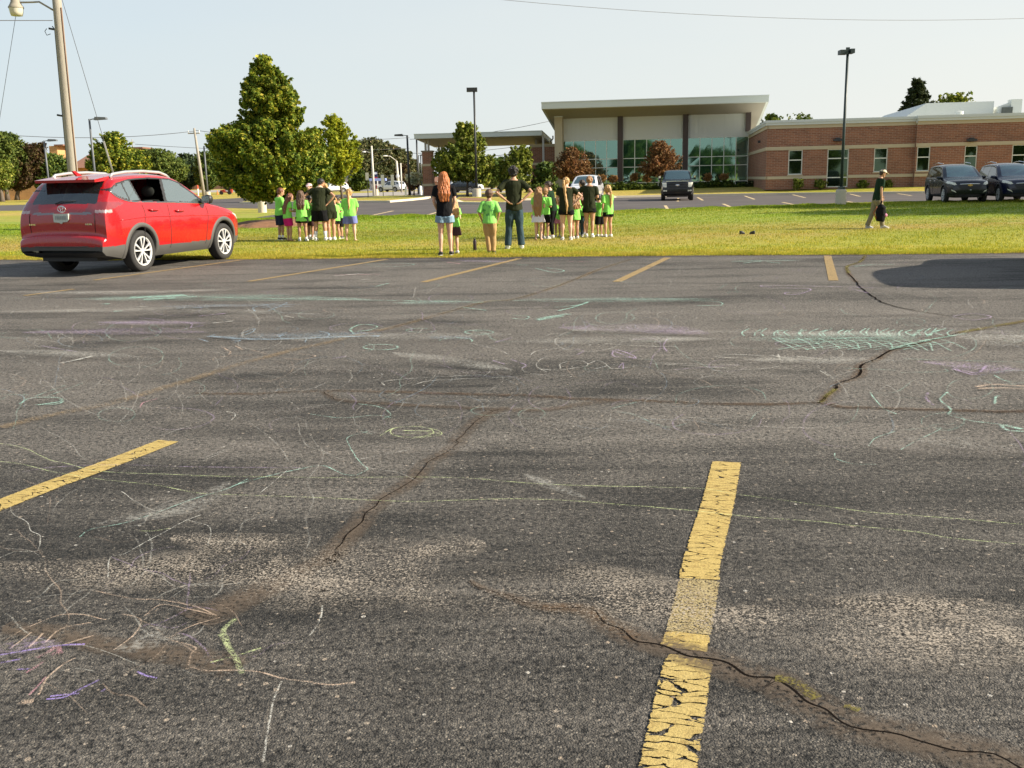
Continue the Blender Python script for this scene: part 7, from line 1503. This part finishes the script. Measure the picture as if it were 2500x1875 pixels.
person('child in green tee and pink shorts mostly hidden beside the woman in leggings', 1362, 579, 482, 10, 4, True, 'green', ('shorts', 'pink', .14), ('short', 'brown'), ('down', 'down'), ((-.05, 0), (.05, 0)), 'grey', None, 2, long_shirt=.03, group=GRt)
e, q = person('woman in olive tee, dark shorts and very long blonde hair, hand on hip', 1383, 586, 434, 0, 3, False, 'olive', ('shorts', 'black', .075), ('pony3.9', 'blonde'), ('low', 'hips'), ((-.062, 0), (.070, 0)), 'white', None, 0, wide=1.16, long_shirt=.02, sleeve=.6, head=(-35, 5), group=GRt)
person('girl in bright sunlit green tee between the two women in olive', 1405, 582.5, 466, 20, 4, True, 'green', ('shorts', 'black', .10), ('long1.9', 'lightbrown'), ('hold', 'fwd'), ((-.05, 0), (.05, 0)), 'white', None, 1, long_shirt=.08, group=GRt)
person('child in dark jeans standing behind the girl in bright green', 1416, 578, 462, 10, 2, True, 'green', ('pants', 'jeans', .44), ('long1.6', 'auburn'), ('down', 'down'), ((-.05, 0), (.05, 0)), 'grey', None, 1, long_shirt=.03, group=GRt)
person('dark haired leader in olive whose head shows left of the tall auburn one', 1424, 574, 440, 45, 4, False, 'olive', ('shorts', 'black', .12), ('bun', 'darkbrown'), ('fwd', 'fwd'), ((-.05, 0), (.05, 0)), 'white', None, 0, face=True, group=GRt)
person('tall woman in long olive tee and black shorts, ginger hair up, bare legs', 1439, 579.5, 431, -8, 5, False, 'olive', ('shorts', 'black', .075), ('bun', 'lightbrown'), ('flare', 'fwd'), ((-.045, 0), (.048, 0)), 'white', ('white', .10), 1, long_shirt=.045, sleeve=.8, head=(-10, 10), wide=1.05, group=GRt)
person('small dark haired boy in green tee and black shorts before the ponytailed girl', 1464, 577, 475, 25, 5, True, 'green', ('shorts', 'black', .20), ('short', 'dark'), ('fwd', 'fwd'), ((-.05, 0), (.05, 0)), 'white', None, 1, sleeve=.85, head=(0, 12), group=GRt)
e, q = person('girl with hand to her face, high blonde ponytail, green tee, rightmost of the group', 1485, 578, 453, 30, 3, True, 'green', ('shorts', 'black', .09), ('pony2.4', 'blonde'), ('down', 'face'), ((-.065, 0), (.065, .0)), 'white', None, 1, long_shirt=.03, sleeve=.8, wide=1.05, group=GRt)
# ---- the man walking with a backpack
e, q = person('man in beige cap and dark green tee walking right, carrying a backpack low', 2138, 557, 414, -90, 8, False, 'dgreen', ('pants', 'camo', .44), ('short', 'darkbrown'), ('low', 'down'), ((-.04, -.13), (.04, .10)), 'grey', None, 1, head=(0, 12), face=True, cap=('beige cap cloth', (.62, .54, .38)), sleeve=.75)
hd = q['arm'][1][2]; w = e.matrix_world.copy(); bp_w = Vector(e.location)+Matrix.Rotation(R_(-90), 3, 'Z') @ hd
be = empty('backpack', (bp_w.x-.05, bp_w.y-.10, max(.12, bp_w.z-.62)), R_(-90)); tag(be, 'black backpack with pink patch hanging from the walking man\'s hand', 'backpack')
m = MB(); m.tube([(0, 0, 0), (0, .01, .06), (0, .02, .22), (0, .02, .38), (0, 0, .46)], [(.13, .09), (.16, .12), (.17, .13), (.15, .11), (.07, .05)], 16, (1, 0, 0)); remesh(m, 'bag', fab('black'), be, .01, 2, .012, (9, 9, 9), 3)
m = MB(); m.ball((0.10, .10, .17), (.05, .06, .055), 10); add(be, m, 'pink_patch', fab('pink')); m = MB(); m.tube([(-.02, 0, .45), (-.03, .02, .55), (.03, .02, .55), (.02, 0, .45)], .012, 6); add(be, m, 'grab_loop', fab('black'))
m = MB(); m.tube([(.04, -.11, .4), (.05, -.20, .25), (.04, -.12, .08)], .016, 6); add(be, m, 'shoulder_strap', M('orange trimmed strap', (.25, .08, .03), .8))
